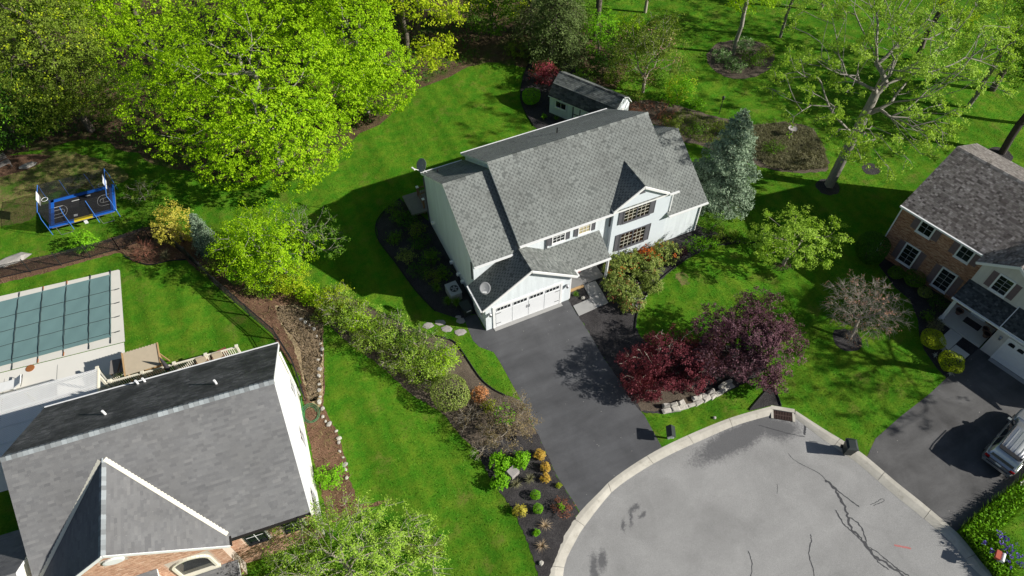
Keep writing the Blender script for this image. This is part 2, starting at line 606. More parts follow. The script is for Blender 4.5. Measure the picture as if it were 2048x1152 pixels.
simple('copper_gutter', (0.025, 0.022, 0.02), 0.5, 0.2)
simple('hose_green', (0.05, 0.22, 0.10), 0.45, 0.1)
simple('grey_bark', (0.20, 0.18, 0.155), 0.95, 0.3, 5, bump=0.04, bscale=18)
simple('bark', (0.12, 0.10, 0.082), 0.95, 0.35, 5, bump=0.04, bscale=18)
simple('pale_bark', (0.27, 0.245, 0.21), 0.95, 0.25, 5, bump=0.03, bscale=18)
simple('grey_twig', (0.33, 0.29, 0.235), 0.95, 0.25, 4)
simple('red_twig', (0.21, 0.085, 0.055), 0.9, 0.3, 4)
simple('dark_bark', (0.05, 0.042, 0.037), 0.95, 0.3, 5, bump=0.04, bscale=18)
simple('pool_green', (0.137, 0.231, 0.229), 0.75, 0.10, 0.45, bump=0.012, bscale=2.5)
simple('strap', (0.030, 0.042, 0.042), 0.8, 0.2, 6)
simple('pad_blue', (0.012, 0.115, 0.50), 0.45, 0.12, 4, spec=0.5, bump=0.01, bscale=14)
simple('pole_blue', (0.06, 0.20, 0.62), 0.35, 0.08, spec=0.5)
simple('pad_yellow', (0.66, 0.50, 0.02), 0.5, 0.1)
simple('mat_black', (0.020, 0.020, 0.021), 0.75, 0.15, 6)
simple('board_white', (0.80, 0.80, 0.80), 0.4, 0.03)
simple('line_white', (0.62, 0.62, 0.60), 0.6, 0.08, 12)
t = NT('net_mesh')
t.bsdf((0.028, 0.028, 0.03), 0.9, 0, 0.1, alpha=0.5)
t = NT('clear_board')
t.bsdf((0.75, 0.78, 0.8), 0.1, 0, 0.5, alpha=0.45)
t = NT('glass')
n = t.noise(1.3, 3)
t.bsdf(t.ramp(n, [(0.35, (0.006, 0.008, 0.009)), (0.7, (0.028, 0.035, 0.038))]), 0.06, 0, 0.6)
t = NT('warm_glass')
n = t.noise(1.6, 2)
t.bsdf(t.ramp(n, [(0.50, (0.008, 0.008, 0.009)), (0.70, (0.05, 0.022, 0.010))]), 0.08, 0, 0.6)
t = NT('blind_glass')
n = t.noise(1.3, 2)
t.bsdf(t.ramp(n, [(0.47, (0.015, 0.015, 0.016)), (0.53, (0.42, 0.36, 0.20))]), 0.1, 0, 0.6)
t = NT('car_silver')
t.bsdf((0.50, 0.51, 0.52), 0.28, 0.75, 0.5, coat=0.6)
t = NT('tail_red')
t.bsdf((0.30, 0.012, 0.012), 0.12, 0, 0.6)
simple('red_box', (0.42, 0.085, 0.05), 0.5, 0.2, 5)

# bricks: one tint each
tint_mat('brick_brown', [(0.25, 0.12, 0.075), (0.38, 0.19, 0.115), (0.48, 0.26, 0.16), (0.56, 0.36, 0.24)], nscale=5)
tint_mat('brick_pink', [(0.36, 0.20, 0.13), (0.47, 0.27, 0.18), (0.56, 0.35, 0.24), (0.66, 0.46, 0.34)], nscale=5)
simple('mortar', (0.42, 0.36, 0.30), 0.95, 0.12, 4)
simple('pale_mortar', (0.52, 0.45, 0.38), 0.95, 0.10, 4)

# foliage
leaf_mat('leaf_maple', [(0.168, 0.314, 0.006), (0.268, 0.486, 0.008), (0.387, 0.628, 0.012), (0.538, 0.737, 0.025)], 0.36)
leaf_mat('leaf_yellowgreen', [(0.265, 0.396, 0.012), (0.425, 0.578, 0.018), (0.583, 0.694, 0.030), (0.743, 0.793, 0.059)], 0.42)
leaf_mat('leaf_bright', [(0.102, 0.266, 0.009), (0.174, 0.420, 0.013), (0.246, 0.560, 0.020), (0.348, 0.644, 0.033)], 0.40)
leaf_mat('leaf_mid', [(0.052, 0.129, 0.010), (0.089, 0.197, 0.014), (0.133, 0.272, 0.019), (0.208, 0.363, 0.036)], 0.32)
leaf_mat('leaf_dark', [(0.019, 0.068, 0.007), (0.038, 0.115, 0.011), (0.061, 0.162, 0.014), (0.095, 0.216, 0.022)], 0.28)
leaf_mat('leaf_olive', [(0.084, 0.132, 0.016), (0.141, 0.212, 0.022), (0.215, 0.305, 0.034), (0.314, 0.406, 0.062)], 0.32)
leaf_mat('leaf_spring', [(0.194, 0.333, 0.036), (0.312, 0.500, 0.054), (0.431, 0.635, 0.084), (0.564, 0.756, 0.132)], 0.40)
leaf_mat('leaf_rhodo', [(0.11, 0.17, 0.035), (0.20, 0.28, 0.055), (0.30, 0.37, 0.085), (0.42, 0.46, 0.16)], 0.28)
leaf_mat('leaf_purple', [(0.048, 0.018, 0.028), (0.103, 0.041, 0.057), (0.190, 0.092, 0.115), (0.310, 0.184, 0.213)], 0.2)
leaf_mat('leaf_red', [(0.063, 0.014, 0.021), (0.132, 0.025, 0.037), (0.230, 0.052, 0.067), (0.368, 0.115, 0.132)], 0.28)
leaf_mat('leaf_crimson', [(0.16, 0.022, 0.035), (0.28, 0.045, 0.06), (0.42, 0.09, 0.11), (0.55, 0.17, 0.19)], 0.3)
leaf_mat('leaf_barberry', [(0.022, 0.006, 0.012), (0.045, 0.012, 0.022), (0.085, 0.022, 0.038)], 0.2)
leaf_mat('leaf_gold', [(0.40, 0.36, 0.04), (0.52, 0.46, 0.06), (0.64, 0.57, 0.09), (0.74, 0.67, 0.16)], 0.3)
leaf_mat('leaf_amber', [(0.55, 0.36, 0.05), (0.68, 0.46, 0.08), (0.80, 0.58, 0.14)], 0.3)
leaf_mat('leaf_orange', [(0.45, 0.09, 0.015), (0.60, 0.14, 0.02), (0.70, 0.22, 0.05)], 0.3)
leaf_mat('leaf_peach', [(0.5, 0.20, 0.07), (0.62, 0.29, 0.12), (0.70, 0.40, 0.2)], 0.3)
leaf_mat('leaf_lime', [(0.270, 0.365, 0.014), (0.405, 0.499, 0.022), (0.540, 0.608, 0.036)], 0.3)
leaf_mat('leaf_blue', [(0.091, 0.151, 0.095), (0.173, 0.253, 0.164), (0.272, 0.365, 0.242), (0.426, 0.527, 0.362)], 0.15)
leaf_mat('leaf_hemlock', [(0.047, 0.081, 0.022), (0.088, 0.135, 0.036), (0.135, 0.196, 0.054), (0.209, 0.270, 0.090)], 0.22)
leaf_mat('leaf_variegated', [(0.054, 0.149, 0.024), (0.108, 0.243, 0.048), (0.270, 0.405, 0.168), (0.567, 0.648, 0.408)], 0.25)
leaf_mat('leaf_rust', [(0.216, 0.074, 0.036), (0.338, 0.121, 0.060), (0.486, 0.203, 0.108)], 0.25)
leaf_mat('leaf_pink', [(0.405, 0.189, 0.132), (0.513, 0.284, 0.204), (0.634, 0.405, 0.312)], 0.25)
leaf_mat('leaf_grey', [(0.135, 0.135, 0.066), (0.216, 0.209, 0.108), (0.311, 0.297, 0.168)], 0.2)
leaf_mat('leaf_brown', [(0.114, 0.089, 0.043), (0.211, 0.162, 0.079), (0.324, 0.251, 0.130)], 0.2)
leaf_mat('petal_violet', [(0.10, 0.055, 0.42), (0.17, 0.11, 0.55), (0.27, 0.2, 0.66)], 0.3)
leaf_mat('petal_white', [(0.66, 0.66, 0.60), (0.75, 0.75, 0.70), (0.82, 0.82, 0.8)], 0.3)
leaf_mat('straw', [(0.364, 0.260, 0.156), (0.520, 0.390, 0.247), (0.676, 0.546, 0.390)], 0.2)

# ------------------------------------------------------------------ ground, road, drives, beds
NOGRASS = []


def rough(pts, step=.5, amp=.12, seed=1):
    """uneven natural outline"""
    rr = random.Random(seed)
    out = []
    for i in range(len(pts)):
        a, b = pts[i], pts[(i + 1) % len(pts)]
        n = max(1, int(math.dist(a, b) / step)) if math.dist(a, b) < 40 else 1
        for k in range(n):
            f = k / n
            out.append((a[0] + (b[0] - a[0]) * f + rr.uniform(-amp, amp), a[1] + (b[1] - a[1]) * f + rr.uniform(-amp, amp)))
    return out


def sheet(name, pts, z, mat, kind='structure', label=None, block=True, parent=None, smooth=0, closed=True, ragged=0.0):
    if smooth:
        pts = smooth_line(pts, smooth, closed=True)
    if ragged:
        pts = rough(pts, ragged * 3, ragged, len(pts))
    vv, ee, ff, _, _, _ = delaunay_2d_cdt([Vector((p[0], p[1])) for p in pts], [], [list(range(len(pts)))], 1, 1e-5)
    V = [(p[0], p[1], z) for p in vv]
    idx, cnt = [], []
    for f in ff:
        f = list(f)
        ar = sum(V[f[i]][0] * V[f[(i + 1) % len(f)]][1] - V[f[(i + 1) % len(f)]][0] * V[f[i]][1] for i in range(len(f)))
        idx += f if ar > 0 else f[::-1]
        cnt.append(len(f))
    o = link(name, raw_mesh(name, V, cnt, idx, [0.5] * len(cnt)), mat, parent)
    if parent is None:
        tag(o, label, None, None, kind)
    if block:
        NOGRASS.append([(p[0], p[1]) for p in pts])
    return o


KB = [(3.0, -200), (3.0, -42), (0.5, -35), (-3.2, -29.5), (-4.9, -24), (-4.7, -20)] + [(-3.38, -16.16), (-1.60, -14.56), (-0.21, -13.79), (1.42, -13.21), (2.30, -12.90), (4.09, -12.58), (6.17, -12.38), (8.89, -12.37), (11.39, -12.51), (13.96, -12.90)]
KF = [(3.6, -200), (3.6, -42), (1.1, -35.4), (-2.6, -29.9), (-4.25, -24), (-4.05, -20)] + [(-2.70, -16.48), (-1.06, -15.02), (0.03, -14.41), (1.19, -13.86), (2.26, -13.44), (4.13, -13.12), (6.38, -12.95), (8.88, -12.96), (11.27, -13.03), (13.59, -13.38)]
KB2 = [(15.09, -13.78), (15.89, -15.63), (16.48, -16.83), (16.94, -18.08), (17.38, -20.00), (17.87, -21.76), (18.29, -23.64), (18.32, -24.53), (18.33, -26.30)] + [(19.6, -29.5), (18, -33.5), (14.5, -37), (13, -42), (13, -200)]
KF2 = [(14.77, -14.09), (15.35, -15.90), (15.81, -17.02), (16.25, -18.25), (16.70, -20.24), (17.19, -21.99), (17.64, -23.79), (17.67, -24.59), (17.75, -26.02)] + [(18.9, -29.2), (17.4, -33), (13.9, -36.6), (12.4, -42), (12.4, -200)]
sKB, sKF = smooth_line(KB, 5), smooth_line(KF, 5)
sKB2, sKF2 = smooth_line(KB2, 5), smooth_line(KF2, 5)
lawn_poly = [(-220, -200)] + sKB[:] + [(15.09, -13.78)] + sKB2[1:] + [(220, -200), (220, 240), (-220, 240)]
sheet('lawn', lawn_poly, 0.0, 'lawn', block=False)
ROAD_Z = -0.11
road_poly = sKF + [(13.59, -13.38), (14.77, -14.09)] + sKF2
sheet('road', [(-2.5, -200)] + [(p[0] - 0.2, p[1] + 0.3) for p in sKB] + [(p[0] + 0.2, p[1] + 0.3) for p in sKB2] + [(13.5, -200)], ROAD_Z, 'road_asphalt')

# kerb: concrete sections with open joints
kerb = thing('kerb', None, None, (0, 0, 0))
kerb['kind'] = 'structure'


def kerb_run(B, F, step=3.0):
    B, F = np.array(B), np.array(F)
    keep = B[:, 1] > -44
    B, F = B[keep], F[keep]
    s = np.concatenate([[0], np.cumsum(np.linalg.norm(np.diff(B, axis=0), axis=1))])
    nsec = max(1, int(round(s[-1] / step)))
    for k in range(nsec):
        a, b = s[-1] * k / nsec + 0.012, s[-1] * (k + 1) / nsec - 0.012
        ts = np.linspace(a, b, 6)
        bx = [np.interp(ts, s, B[:, i]) for i in (0, 1)]
        fx = [np.interp(ts, s, F[:, i]) for i in (0, 1)]  # both lines carry the same stations
        vs, fs = [], []
        for i in range(6):
            pb = np.array([bx[0][i], bx[1][i]])
            pf = np.array([fx[0][i], fx[1][i]])
            q1 = pb * 0.62 + pf * 0.38
            q2 = pb * 0.28 + pf * 0.72
            for p, z in ((pb, -0.16), (pb, 0.008), (q1, 0.002), (q2, -0.050), (pf, -0.104), (pf, -0.16)):
                vs.append((p[0], p[1], z))
        for i in range(5):
            for j in range(5):
                fs.append([i * 6 + j, (i + 1) * 6 + j, (i + 1) * 6 + j + 1, i * 6 + j + 1])
        fs.append([0, 1, 2, 3, 4, 5])
        fs.append([30 + j for j in (5, 4, 3, 2, 1, 0)])
        MB().add(vs, fs).build('kerb_section', 'concrete', kerb)


kerb_run(sKB, sKF)
kerb_run(sKB2, sKF2)
NOGRASS.append([(p[0], p[1]) for p in road_poly])
NOGRASS.append([(p[0], p[1]) for p in sKB + sKB2])

# storm inlet with iron grate
dr = thing('storm_drain', 'rusty iron storm grate set in a concrete inlet at the bend of the kerb', 'drain', (14.25, -13.63), R(-36))
mb = MB()
mb.box(-0.72, 0.20, -0.16, 0.72, 0.46, 0.012)
mb.box(-0.72, -0.42, -0.16, -0.575, 0.199, -0.04)
mb.box(0.575, -0.42, -0.16, 0.72, 0.199, -0.04)
mb.build('inlet_frame', 'concrete', dr)
MB().box(-0.573, -0.40, -0.3, 0.573, 0.197, -0.107).build('pit', 'rust_iron', dr)
for i in range(12):
    x = -0.53 + i * 0.0964
    MB().box(x - 0.026, -0.395, -0.104, x + 0.026, 0.19, -0.06).build('grate_bar', 'rust_iron', dr)
MB().box(-0.57, -0.13, -0.095, 0.57, -0.07, -0.055).build('grate_rib', 'rust_iron', dr)

# tar-sealed cracks and hairline cracks on the road
def strip(name, pts, w, z, mat, label, cat, jit=0.35, parent=None):
    P = smooth_line(pts, 8)
    vs, fs = [], []
    n = len(P)
    rr = random.Random(len(pts) * 31 + int(abs(pts[0][0]) * 100))
    for i in range(n):
        a, b = P[max(i - 1, 0)], P[min(i + 1, n - 1)]
        d = Vector((b[0] - a[0], b[1] - a[1], 0)).normalized()
        s_ = Vector((-d.y, d.x, 0))
        ww = w * (1 + rr.uniform(-jit, jit)) * (0.35 if i in (0, n - 1) else 1)
        o_ = rr.uniform(-w, w) * 1.4 * jit
        c = Vector((P[i][0], P[i][1], z)) + s_ * o_
        vs += [c - s_ * ww / 2, c + s_ * ww / 2]
    for i in range(n - 1):
        fs.append([2 * i, 2 * i + 2, 2 * i + 3, 2 * i + 1])
    o = MB().add(vs, fs).build(name, mat, parent)
    if parent is None:
        tag(o, label, cat)
    return o


zr = ROAD_Z + 0.004
sealt = thing('crack_seal', 'dark braided tar sealing on long road cracks right of the road middle', 'road crack', (0, 0, 0))
for w, pts in ((0.13, [(13.81, -18.12), (13.91, -18.87), (13.68, -20.01), (13.20, -20.92), (13.27, -21.57), (13.26, -22.56), (13.63, -23.42), (13.97, -24.24), (14.14, -24.80)]),
               (0.08, [(13.88, -18.39), (14.13, -19.37), (14.44, -20.27)]),
               (0.07, [(13.10, -19.80), (12.98, -20.60), (13.14, -21.39), (13.29, -22.13), (13.25, -23.06), (13.49, -23.64)]),
               (0.075, [(13.54, -20.46), (13.75, -21.12), (13.51, -21.78), (13.28, -22.19)]),
               (0.07, [(13.29, -22.13), (13.62, -22.82), (13.91, -23.75), (14.25, -24.40)])):
    strip('seal_strip', pts, w, zr + 0.001 * random.randint(0, 3), 'tar', None, None, parent=sealt)
strip('crack', [(7.18, -19.59), (6.99, -20.15), (6.68, -20.61), (6.38, -20.79)], 0.05, zr, 'tar', 'short curved dark crack in the road near the lower edge, leftmost of the cracks', 'road crack')
strip('crack', [(10.89, -20.31), (10.70, -20.62), (10.13, -21.11), (9.73, -21.95), (9.51, -22.30)], 0.055, zr, 'tar', 'wavy dark crack in the middle of the road near the lower edge', 'road crack')
strip('crack', [(12.88, -15.87), (12.97, -16.45), (13.42, -17.18), (13.74, -17.68), (13.81, -18.12)], 0.035, zr, 'tar', 'hairline crack running from the damp patch to the tar sealing', 'road crack')
strip('crack', [(12.43, -13.60), (13.03, -14.15), (13.79, -14.88), (14.54, -15.45)], 0.05, zr, 'tar', 'thin crack in front of the storm drain', 'road crack')
strip('crack', [(15.09, -20.41), (15.46, -20.45), (15.96, -20.42), (16.01, -20.57), (15.57, -20.56), (15.23, -20.53)], 0.035, zr, 'tar', 'small looped crack mark near the right kerb', 'road crack')
strip('crack', [(11.07, -17.14), (10.90, -17.40), (10.68, -17.63)], 0.03, zr, 'tar', 'tiny straight crack alone in the upper middle of the road', 'road crack')
strip('paint_mark', [(14.69, -22.75), (15.03, -23.00), (15.40, -23.29)], 0.10, zr, 'red_paint', 'short faded red paint line on the road', 'paint mark', jit=.08)
strip('patch_seam', [(15.11, -14.71), (14.87, -15.01), (14.57, -15.32)], 0.12, zr + 0.002, 'tar', 'short dark patch seam at the kerb right of the storm drain', 'road patch', jit=.1)

# driveways
DRV = [(-1.01, 1.46), (-1.15, -0.36), (-0.96, -1.03), (-0.27, -1.79), (-0.20, -2.69), (-0.17, -5.79), (-0.25, -8.40), (-0.41, -11.25), (-0.21, -13.79), (1.42, -13.21), (2.30, -12.90), (4.09, -12.58), (6.17, -12.38), (6.35, -10.08), (6.31, -9.80), (6.17, -8.87), (6.22, -7.24), (6.14, -5.35), (6.24, -3.68), (6.27, -1.62), (6.29, -0.04), (6.32, 0.15), (-0.1, 0.15), (-0.05, 1.5), (-1.04, 1.85)]
sheet('driveway', DRV, 0.006, 'driveway_asphalt')
DRV2 = [(16.94, -18.08), (18.26, -17.37), (20.68, -16.88), (23.62, -16.42), (25.44, -16.01), (29.12, -15.21), (31.9, -15.4), (33.4, -21), (35, -27), (31, -28.5), (24.23, -23.07), (21.15, -23.23), (18.29, -23.64), (17.87, -21.76), (17.38, -20.00)]
sheet('driveway', DRV2, 0.006, 'worn_driveway')

# planting beds (mulch)
BED_FRONT = [(6.27, -1.62), (6.24, -3.68), (6.14, -5.35), (6.22, -7.24), (6.17, -8.87), (6.31, -9.80), (7.00, -10.27), (7.72, -10.57), (9.00, -10.82), (10.68, -10.90), (12.29, -10.85), (14.30, -10.77), (15.40, -10.48), (15.59, -9.55), (14.52, -8.26), (13.19, -7.28), (10.98, -6.43), (9.42, -5.79), (9.22, -4.71), (9.44, -3.89), (9.97, -3.21), (10.99, -2.34), (12.43, -1.47), (13.97, -0.91), (16.28, -0.30), (18.32, -0.16), (20.87, -0.91), (18.6, 2.2), (6.2, 2.2), (6.3, 0.0)]
sheet('mulch_bed', BED_FRONT, 0.010, 'black_mulch', ragged=.05)
BED_STRAW = [(-12.59, 8.21), (-11.30, 7.70), (-10.52, 6.57), (-10.18, 4.82), (-10.42, 3.57), (-10.75, 2.12), (-11.45, -0.17), (-11.86, -0.96), (-12.32, -0.28), (-12.32, 1.38), (-12.25, 2.94), (-12.26, 4.79), (-12.56, 6.39)]
sheet('mulch_bed', BED_STRAW, 0.016, 'dry_straw', ragged=.05)
BED_TREE = [(6.57, -8.58), (6.35, -9.74), (7.68, -10.36), (9.12, -10.64), (10.78, -10.75), (10.15, -9.44), (8.21, -8.33)]
sheet('mulch_bed', BED_TREE, 0.016, 'grey_mulch', ragged=.05)
BED_TRI = [(14.93, -11.55), (14.80, -12.22), (14.46, -13.21), (14.03, -12.86), (13.17, -12.73), (12.41, -12.57), (13.66, -12.09)]
sheet('mulch_bed', BED_TRI, 0.012, 'black_mulch')
BED_HEDGE = [(-9.10, 8.35), (-7.62, 6.66), (-6.51, 5.17), (-5.36, 3.49), (-4.49, 2.25), (-3.06, 0.85), (-2.35, 0.07), (-2.13, -1.14), (-1.89, -3.20), (-1.47, -4.34), (-0.94, -5.11), (-0.19, -5.82), (-0.23, -7.28), (-0.25, -8.40), (-2.23, -7.92), (-4.00, -7.82), (-4.48, -6.83), (-4.96, -4.65), (-6.26, -2.63), (-7.47, 0.46), (-9.03, 3.46), (-9.80, 5.57)]
sheet('mulch_bed', BED_HEDGE, 0.010, 'grey_mulch', ragged=.05)
BED_LOW = [(-0.25, -8.40), (-0.41, -11.25), (-0.24, -13.78), (-1.60, -14.56), (-3.38, -16.16), (-4.7, -19), (-3.92, -16.17), (-3.89, -15.92), (-3.70, -14.67), (-3.64, -13.76), (-3.61, -12.72), (-3.65, -11.80), (-3.87, -10.82), (-4.04, -9.76), (-4.06, -8.33), (-3.97, -7.73), (-2.17, -7.80)]
sheet('mulch_bed', BED_LOW, 0.014, 'black_mulch', ragged=.05)
BED_SIDE = [(0.15, 11.2), (-1.12, 14.59), (-2.59, 13.92), (-3.74, 12.68), (-4.05, 10.99), (-3.65, 8.45), (-3.20, 5.39), (-2.58, 3.04), (-1.12, 1.46), (-0.53, 1.80), (-0.05, 1.5), (0.15, 1.5)]
sheet('mulch_bed', BED_SIDE, 0.010, 'black_mulch')
BED_SHED = [(16.18, 26.87), (14.91, 25.33), (13.43, 22.97), (12.72, 21.03), (12.44, 18.22), (13.5, 13.2), (18, 14.5), (20.5, 20), (20.00, 24.71), (18.29, 26.60)]
sheet('mulch_bed', BED_SHED, 0.010, 'black_mulch')
BED_BACK = [(21.18, 17.37), (23.59, 17.04), (25.73, 14.83), (27.85, 12.27), (29.92, 10.15), (32.63, 9.33), (34.17, 7.55), (33.35, 5.10), (31.98, 2.93), (30.28, 3.19), (29.07, 3.82), (27.48, 5.10), (26.07, 6.92), (24.14, 9.93), (23.17, 10.74), (22.60, 12.99), (21.68, 14.79)]
sheet('mulch_bed', BED_BACK, 0.010, 'grey_mulch', smooth=4, ragged=.1)
ISLAND = [(32.37, 20.79), (31.63, 19.23), (31.52, 17.94), (32.40, 16.40), (34.67, 15.85), (37.34, 16.98), (38.61, 19.16), (37.64, 21.05), (34.71, 21.96)]
sheet('mulch_bed', ISLAND, 0.010, 'grey_mulch', smooth=4, ragged=.1)
BED_RIGHT = [(28.30, -6.78), (27.87, -8.90), (28.00, -10.20), (27.22, -11.74), (26.35, -12.72), (25.75, -13.77), (25.44, -15.13), (25.44, -16.01), (29.12, -15.21), (32.5, -14.5), (29.2, -6.5)]
sheet('mulch_bed', BED_RIGHT, 0.010, 'black_mulch')
for c, r_ in (((21.67, -10.98), 0.95), ((30.47, 1.28), 0.95), ((35.13, 1.44), 0.75), ((46.09, -1.79), 1.0)):
    pts = [(c[0] + r_ * math.cos(a) * (1 + random.uniform(-.08, .08)), c[1] + r_ * math.sin(a) * (1 + random.uniform(-.08, .08))) for a in np.linspace(0, 2 * math.pi, 19)[:-1]]
    sheet('mulch_ring', pts, 0.012, 'black_mulch')
FOREST = [(-29.98, 33.80), (-27.69, 32.31), (-24.48, 33.50), (-21.42, 31.34), (-17.51, 26.71), (-13.38, 22.44), (-9.12, 21.42), (-5.82, 21.22), (-2.73, 22.92), (1.58, 25.02), (5.26, 27.32), (8.62, 28.30), (11.87, 28.72), (13.97, 27.55), (15.77, 25.81), (19.25, 23.29), (21.35, 19.91), (23.28, 21.39), (26.70, 28.19), (24, 45), (30, 110), (-70, 110), (-70, 40)]
sheet('forest_floor', FOREST, 0.005, 'forest_litter', smooth=3, ragged=.28)
sheet('worn_ground', [(-29.99, 32.57), (-25.72, 32.65), (-22.36, 29.67), (-20.29, 26.67), (-22.29, 25.98), (-25.62, 27.21), (-26.77, 26.49), (-27.93, 24.60), (-30.05, 24.72), (-40, 25), (-40, 34)], 0.008, 'worn_turf', smooth=4, block=False, ragged=.12)
sheet('leaf_strip', [(-29.98, 33.80), (-27.29, 32.82), (-25.95, 31.92), (-27.73, 30.97), (-30.00, 30.90), (-38, 32), (-38, 35)], 0.011, 'brown_mulch')
FENCE_BED = [(-30.09, 20.67), (-28.74, 20.46), (-27.04, 20.10), (-24.62, 19.74), (-22.83, 19.90), (-21.02, 19.96), (-19.55, 19.97), (-18.13, 19.42), (-16.64, 17.00), (-15.05, 13.52), (-13.69, 11.31), (-11.99, 9.25), (-10.11, 8.13), (-9.19, 6.23), (-9.80, 5.57), (-10.29, 4.05), (-10.68, 2.38), (-11.14, 0.50), (-11.61, -0.77), (-11.53, -2.08), (-11.32, -3.24), (-11.39, -5.08), (-11.54, -6.40), (-11.46, -8.10), (-9.6, -8.6), (-13.4, -8.4), (-13.0, -2), (-12.4, 1.8), (-13.14, 4.40), (-13.29, 5.91), (-14.53, 8.97), (-16.31, 12.54), (-17.59, 15.14), (-18.65, 15.74), (-20.06, 15.86), (-21.07, 16.87), (-21.93, 18.09), (-24.03, 18.26), (-27.11, 18.32), (-30.10, 18.59), (-36, 19), (-36, 21)]
sheet('mulch_bed', FENCE_BED, 0.010, 'brown_mulch', ragged=.05)
STRAW = [(-12.27, 8.06), (-11.09, 7.12), (-10.05, 5.68), (-10.48, 3.60), (-11.13, 1.74), (-11.62, -0.09), (-12.30, -0.17), (-12.11, 1.78), (-11.92, 3.83), (-12.29, 5.80), (-12.66, 7.14)]
sheet('straw_bank', STRAW, 0.016, 'dry_straw', smooth=3, ragged=.12)
sheet('stone_bed', [(-20.9, 5.6), (-16.4, 6.2), (-16.2, 4.2), (-20.9, 4.4)], 0.010, 'red_stone')
sheet('bare_patch', [(14.34, -1.40), (14.85, -1.27), (15.09, -1.75), (14.83, -2.34), (14.35, -2.42), (14.18, -1.83)], 0.006, 'worn_turf', smooth=4, block=False, ragged=.12)

# flexible black edging along the beds
def edging(pts, label, r=0.045):
    P = smooth_line([(p[0], p[1], 0.05) for p in pts], 5)
    o = MB().tube(P, r, 5).build('garden_edging', 'black_rubber')
    tag(o, label, 'edging', 'garden edgings')


edging([(9.08, -4.42), (9.44, -3.89), (9.97, -3.21), (10.99, -2.34), (12.43, -1.47), (13.97, -0.91), (16.28, -0.30), (18.32, -0.16), (20.06, -0.64), (21.48, -1.20)], 'black edging curving between the front lawn and the flowering shrubs')
edging([(-9.10, 8.35), (-7.62, 6.66), (-6.51, 5.17), (-5.36, 3.49), (-4.49, 2.25), (-3.06, 0.85), (-2.35, 0.07), (-2.13, -1.14), (-1.89, -3.20), (-1.47, -4.34), (-0.94, -5.11)], 'black edging along the upper side of the long hedge bed')
edging([(14.83, -11.83), (14.80, -12.22), (14.47, -13.14)], 'short black edging on the right side of the small triangular bed by the drain')
edging([(12.51, -12.53), (13.66, -12.09), (14.78, -11.69)], 'short black edging on the left side of the small triangular bed by the drain')
edging([(-21.70, 17.60), (-21.08, 16.77), (-20.06, 15.86), (-18.67, 15.64), (-17.58, 15.24)], 'black edging bowed around the corner bed inside the pool fence')
edging([(-1.12, 14.59), (-2.59, 13.92), (-3.74, 12.68), (-4.05, 10.99), (-3.65, 8.45), (-3.20, 5.39), (-2.58, 3.04)], 'dark edging round the shaded bed beside the white house')
edging([(16.18, 26.87), (14.91, 25.33), (13.43, 22.97), (12.72, 21.03), (12.44, 18.22)], 'dark edging curving past the bed in front of the shed')

# stones
def rock(name, c, sx, sy, sz, mat, seed, label=None, group=None, parent=None, rz=0.0, z=0.0, cat='rock'):
    rr = random.Random(seed)
    prof = [(0.72, 0.0), (1.0, 0.30), (0.88, 0.72), (0.55, 1.0)]
    mb = MB()
    n = 7
    vs, fs = [], []
    for (r_, zz) in prof:
        for k in range(n):
            a = 2 * math.pi * k / n + rr.uniform(-.15, .15)
            q = r_ * rr.uniform(.8, 1.15)
            vs.append((q * sx * math.cos(a), q * sy * math.sin(a), zz * sz * rr.uniform(.9, 1.08)))
    for i in range(len(prof) - 1):
        for k in range(n):
            fs.append([i * n + k, i * n + (k + 1) % n, (i + 1) * n + (k + 1) % n, (i + 1) * n + k])
    fs.append(list(range(n - 1, -1, -1)))
    fs.append([3 * n + k for k in range(n)])
    o = mb.add(vs, fs).build(name, mat, parent)
    o.location = (c[0], c[1], z)
    o.rotation_euler = (0, 0, rz)
    if label:
        tag(o, label, cat, group)
    return o


def block(name, c, sx, sy, sz, mat, seed, parent, rz):
    """rough squared stone"""
    rr = random.Random(seed)
    j = lambda v: v * rr.uniform(.72, 1.12)
    v = []
    for z, k in ((-.02, 1.0), (sz * .75, 1.0), (sz, .72)):
        for (a, b) in ((-1, -1), (1, -1), (1, 1), (-1, 1)):
            v.append((j(a * sx * k), j(b * sy * k), z * rr.uniform(.85, 1.1)))
    f = [(3, 2, 1, 0), (8, 9, 10, 11)]
    for r_ in (0, 4):
        for k in range(4):
            f.append((r_ + k, r_ + (k + 1) % 4, r_ + 4 + (k + 1) % 4, r_ + 4 + k))
    o = MB().add(v, f).build(name, mat, parent)
    o.location = (c[0], c[1], 0)
    o.rotation_euler = (0, 0, rz)


# pale stone wall under the red maple: each block a part
sw = thing('stone_wall', 'low curved wall of white blocks below the red maple', 'stone wall', (0, 0, 0))
L_ = smooth_line([(7.79, -10.41), (8.36, -10.56), (9.29, -10.72), (10.45, -10.79), (11.57, -10.72), (12.49, -10.62)], 30)
last = None
k = 0
gap = 0.0
for i in range(len(L_)):
    if last is None or math.dist(L_[i], last) > gap:
        ang = math.atan2(L_[min(i + 1, len(L_) - 1)][1] - L_[max(i - 1, 0)][1], L_[min(i + 1, len(L_) - 1)][0] - L_[max(i - 1, 0)][0])
        w_ = random.uniform(.16, .36)
        block('stone_block', L_[i], w_, random.uniform(.12, .2), random.uniform(0.10, 0.22), 'white_rock', 100 + k, sw, ang + random.uniform(-.2, .2))
        if k % 4 != 3:
            q = (L_[i][0] - 0.27 * math.sin(ang), L_[i][1] + 0.27 * math.cos(ang))
            block('stone_block', q, random.uniform(.16, .32), random.uniform(.12, .2), random.uniform(0.18, 0.36), 'white_rock' if k % 3 else 'grey_rock', 300 + k, sw, ang + random.uniform(-.3, .3))
        last = L_[i]
        gap = w_ * 1.7
        k += 1
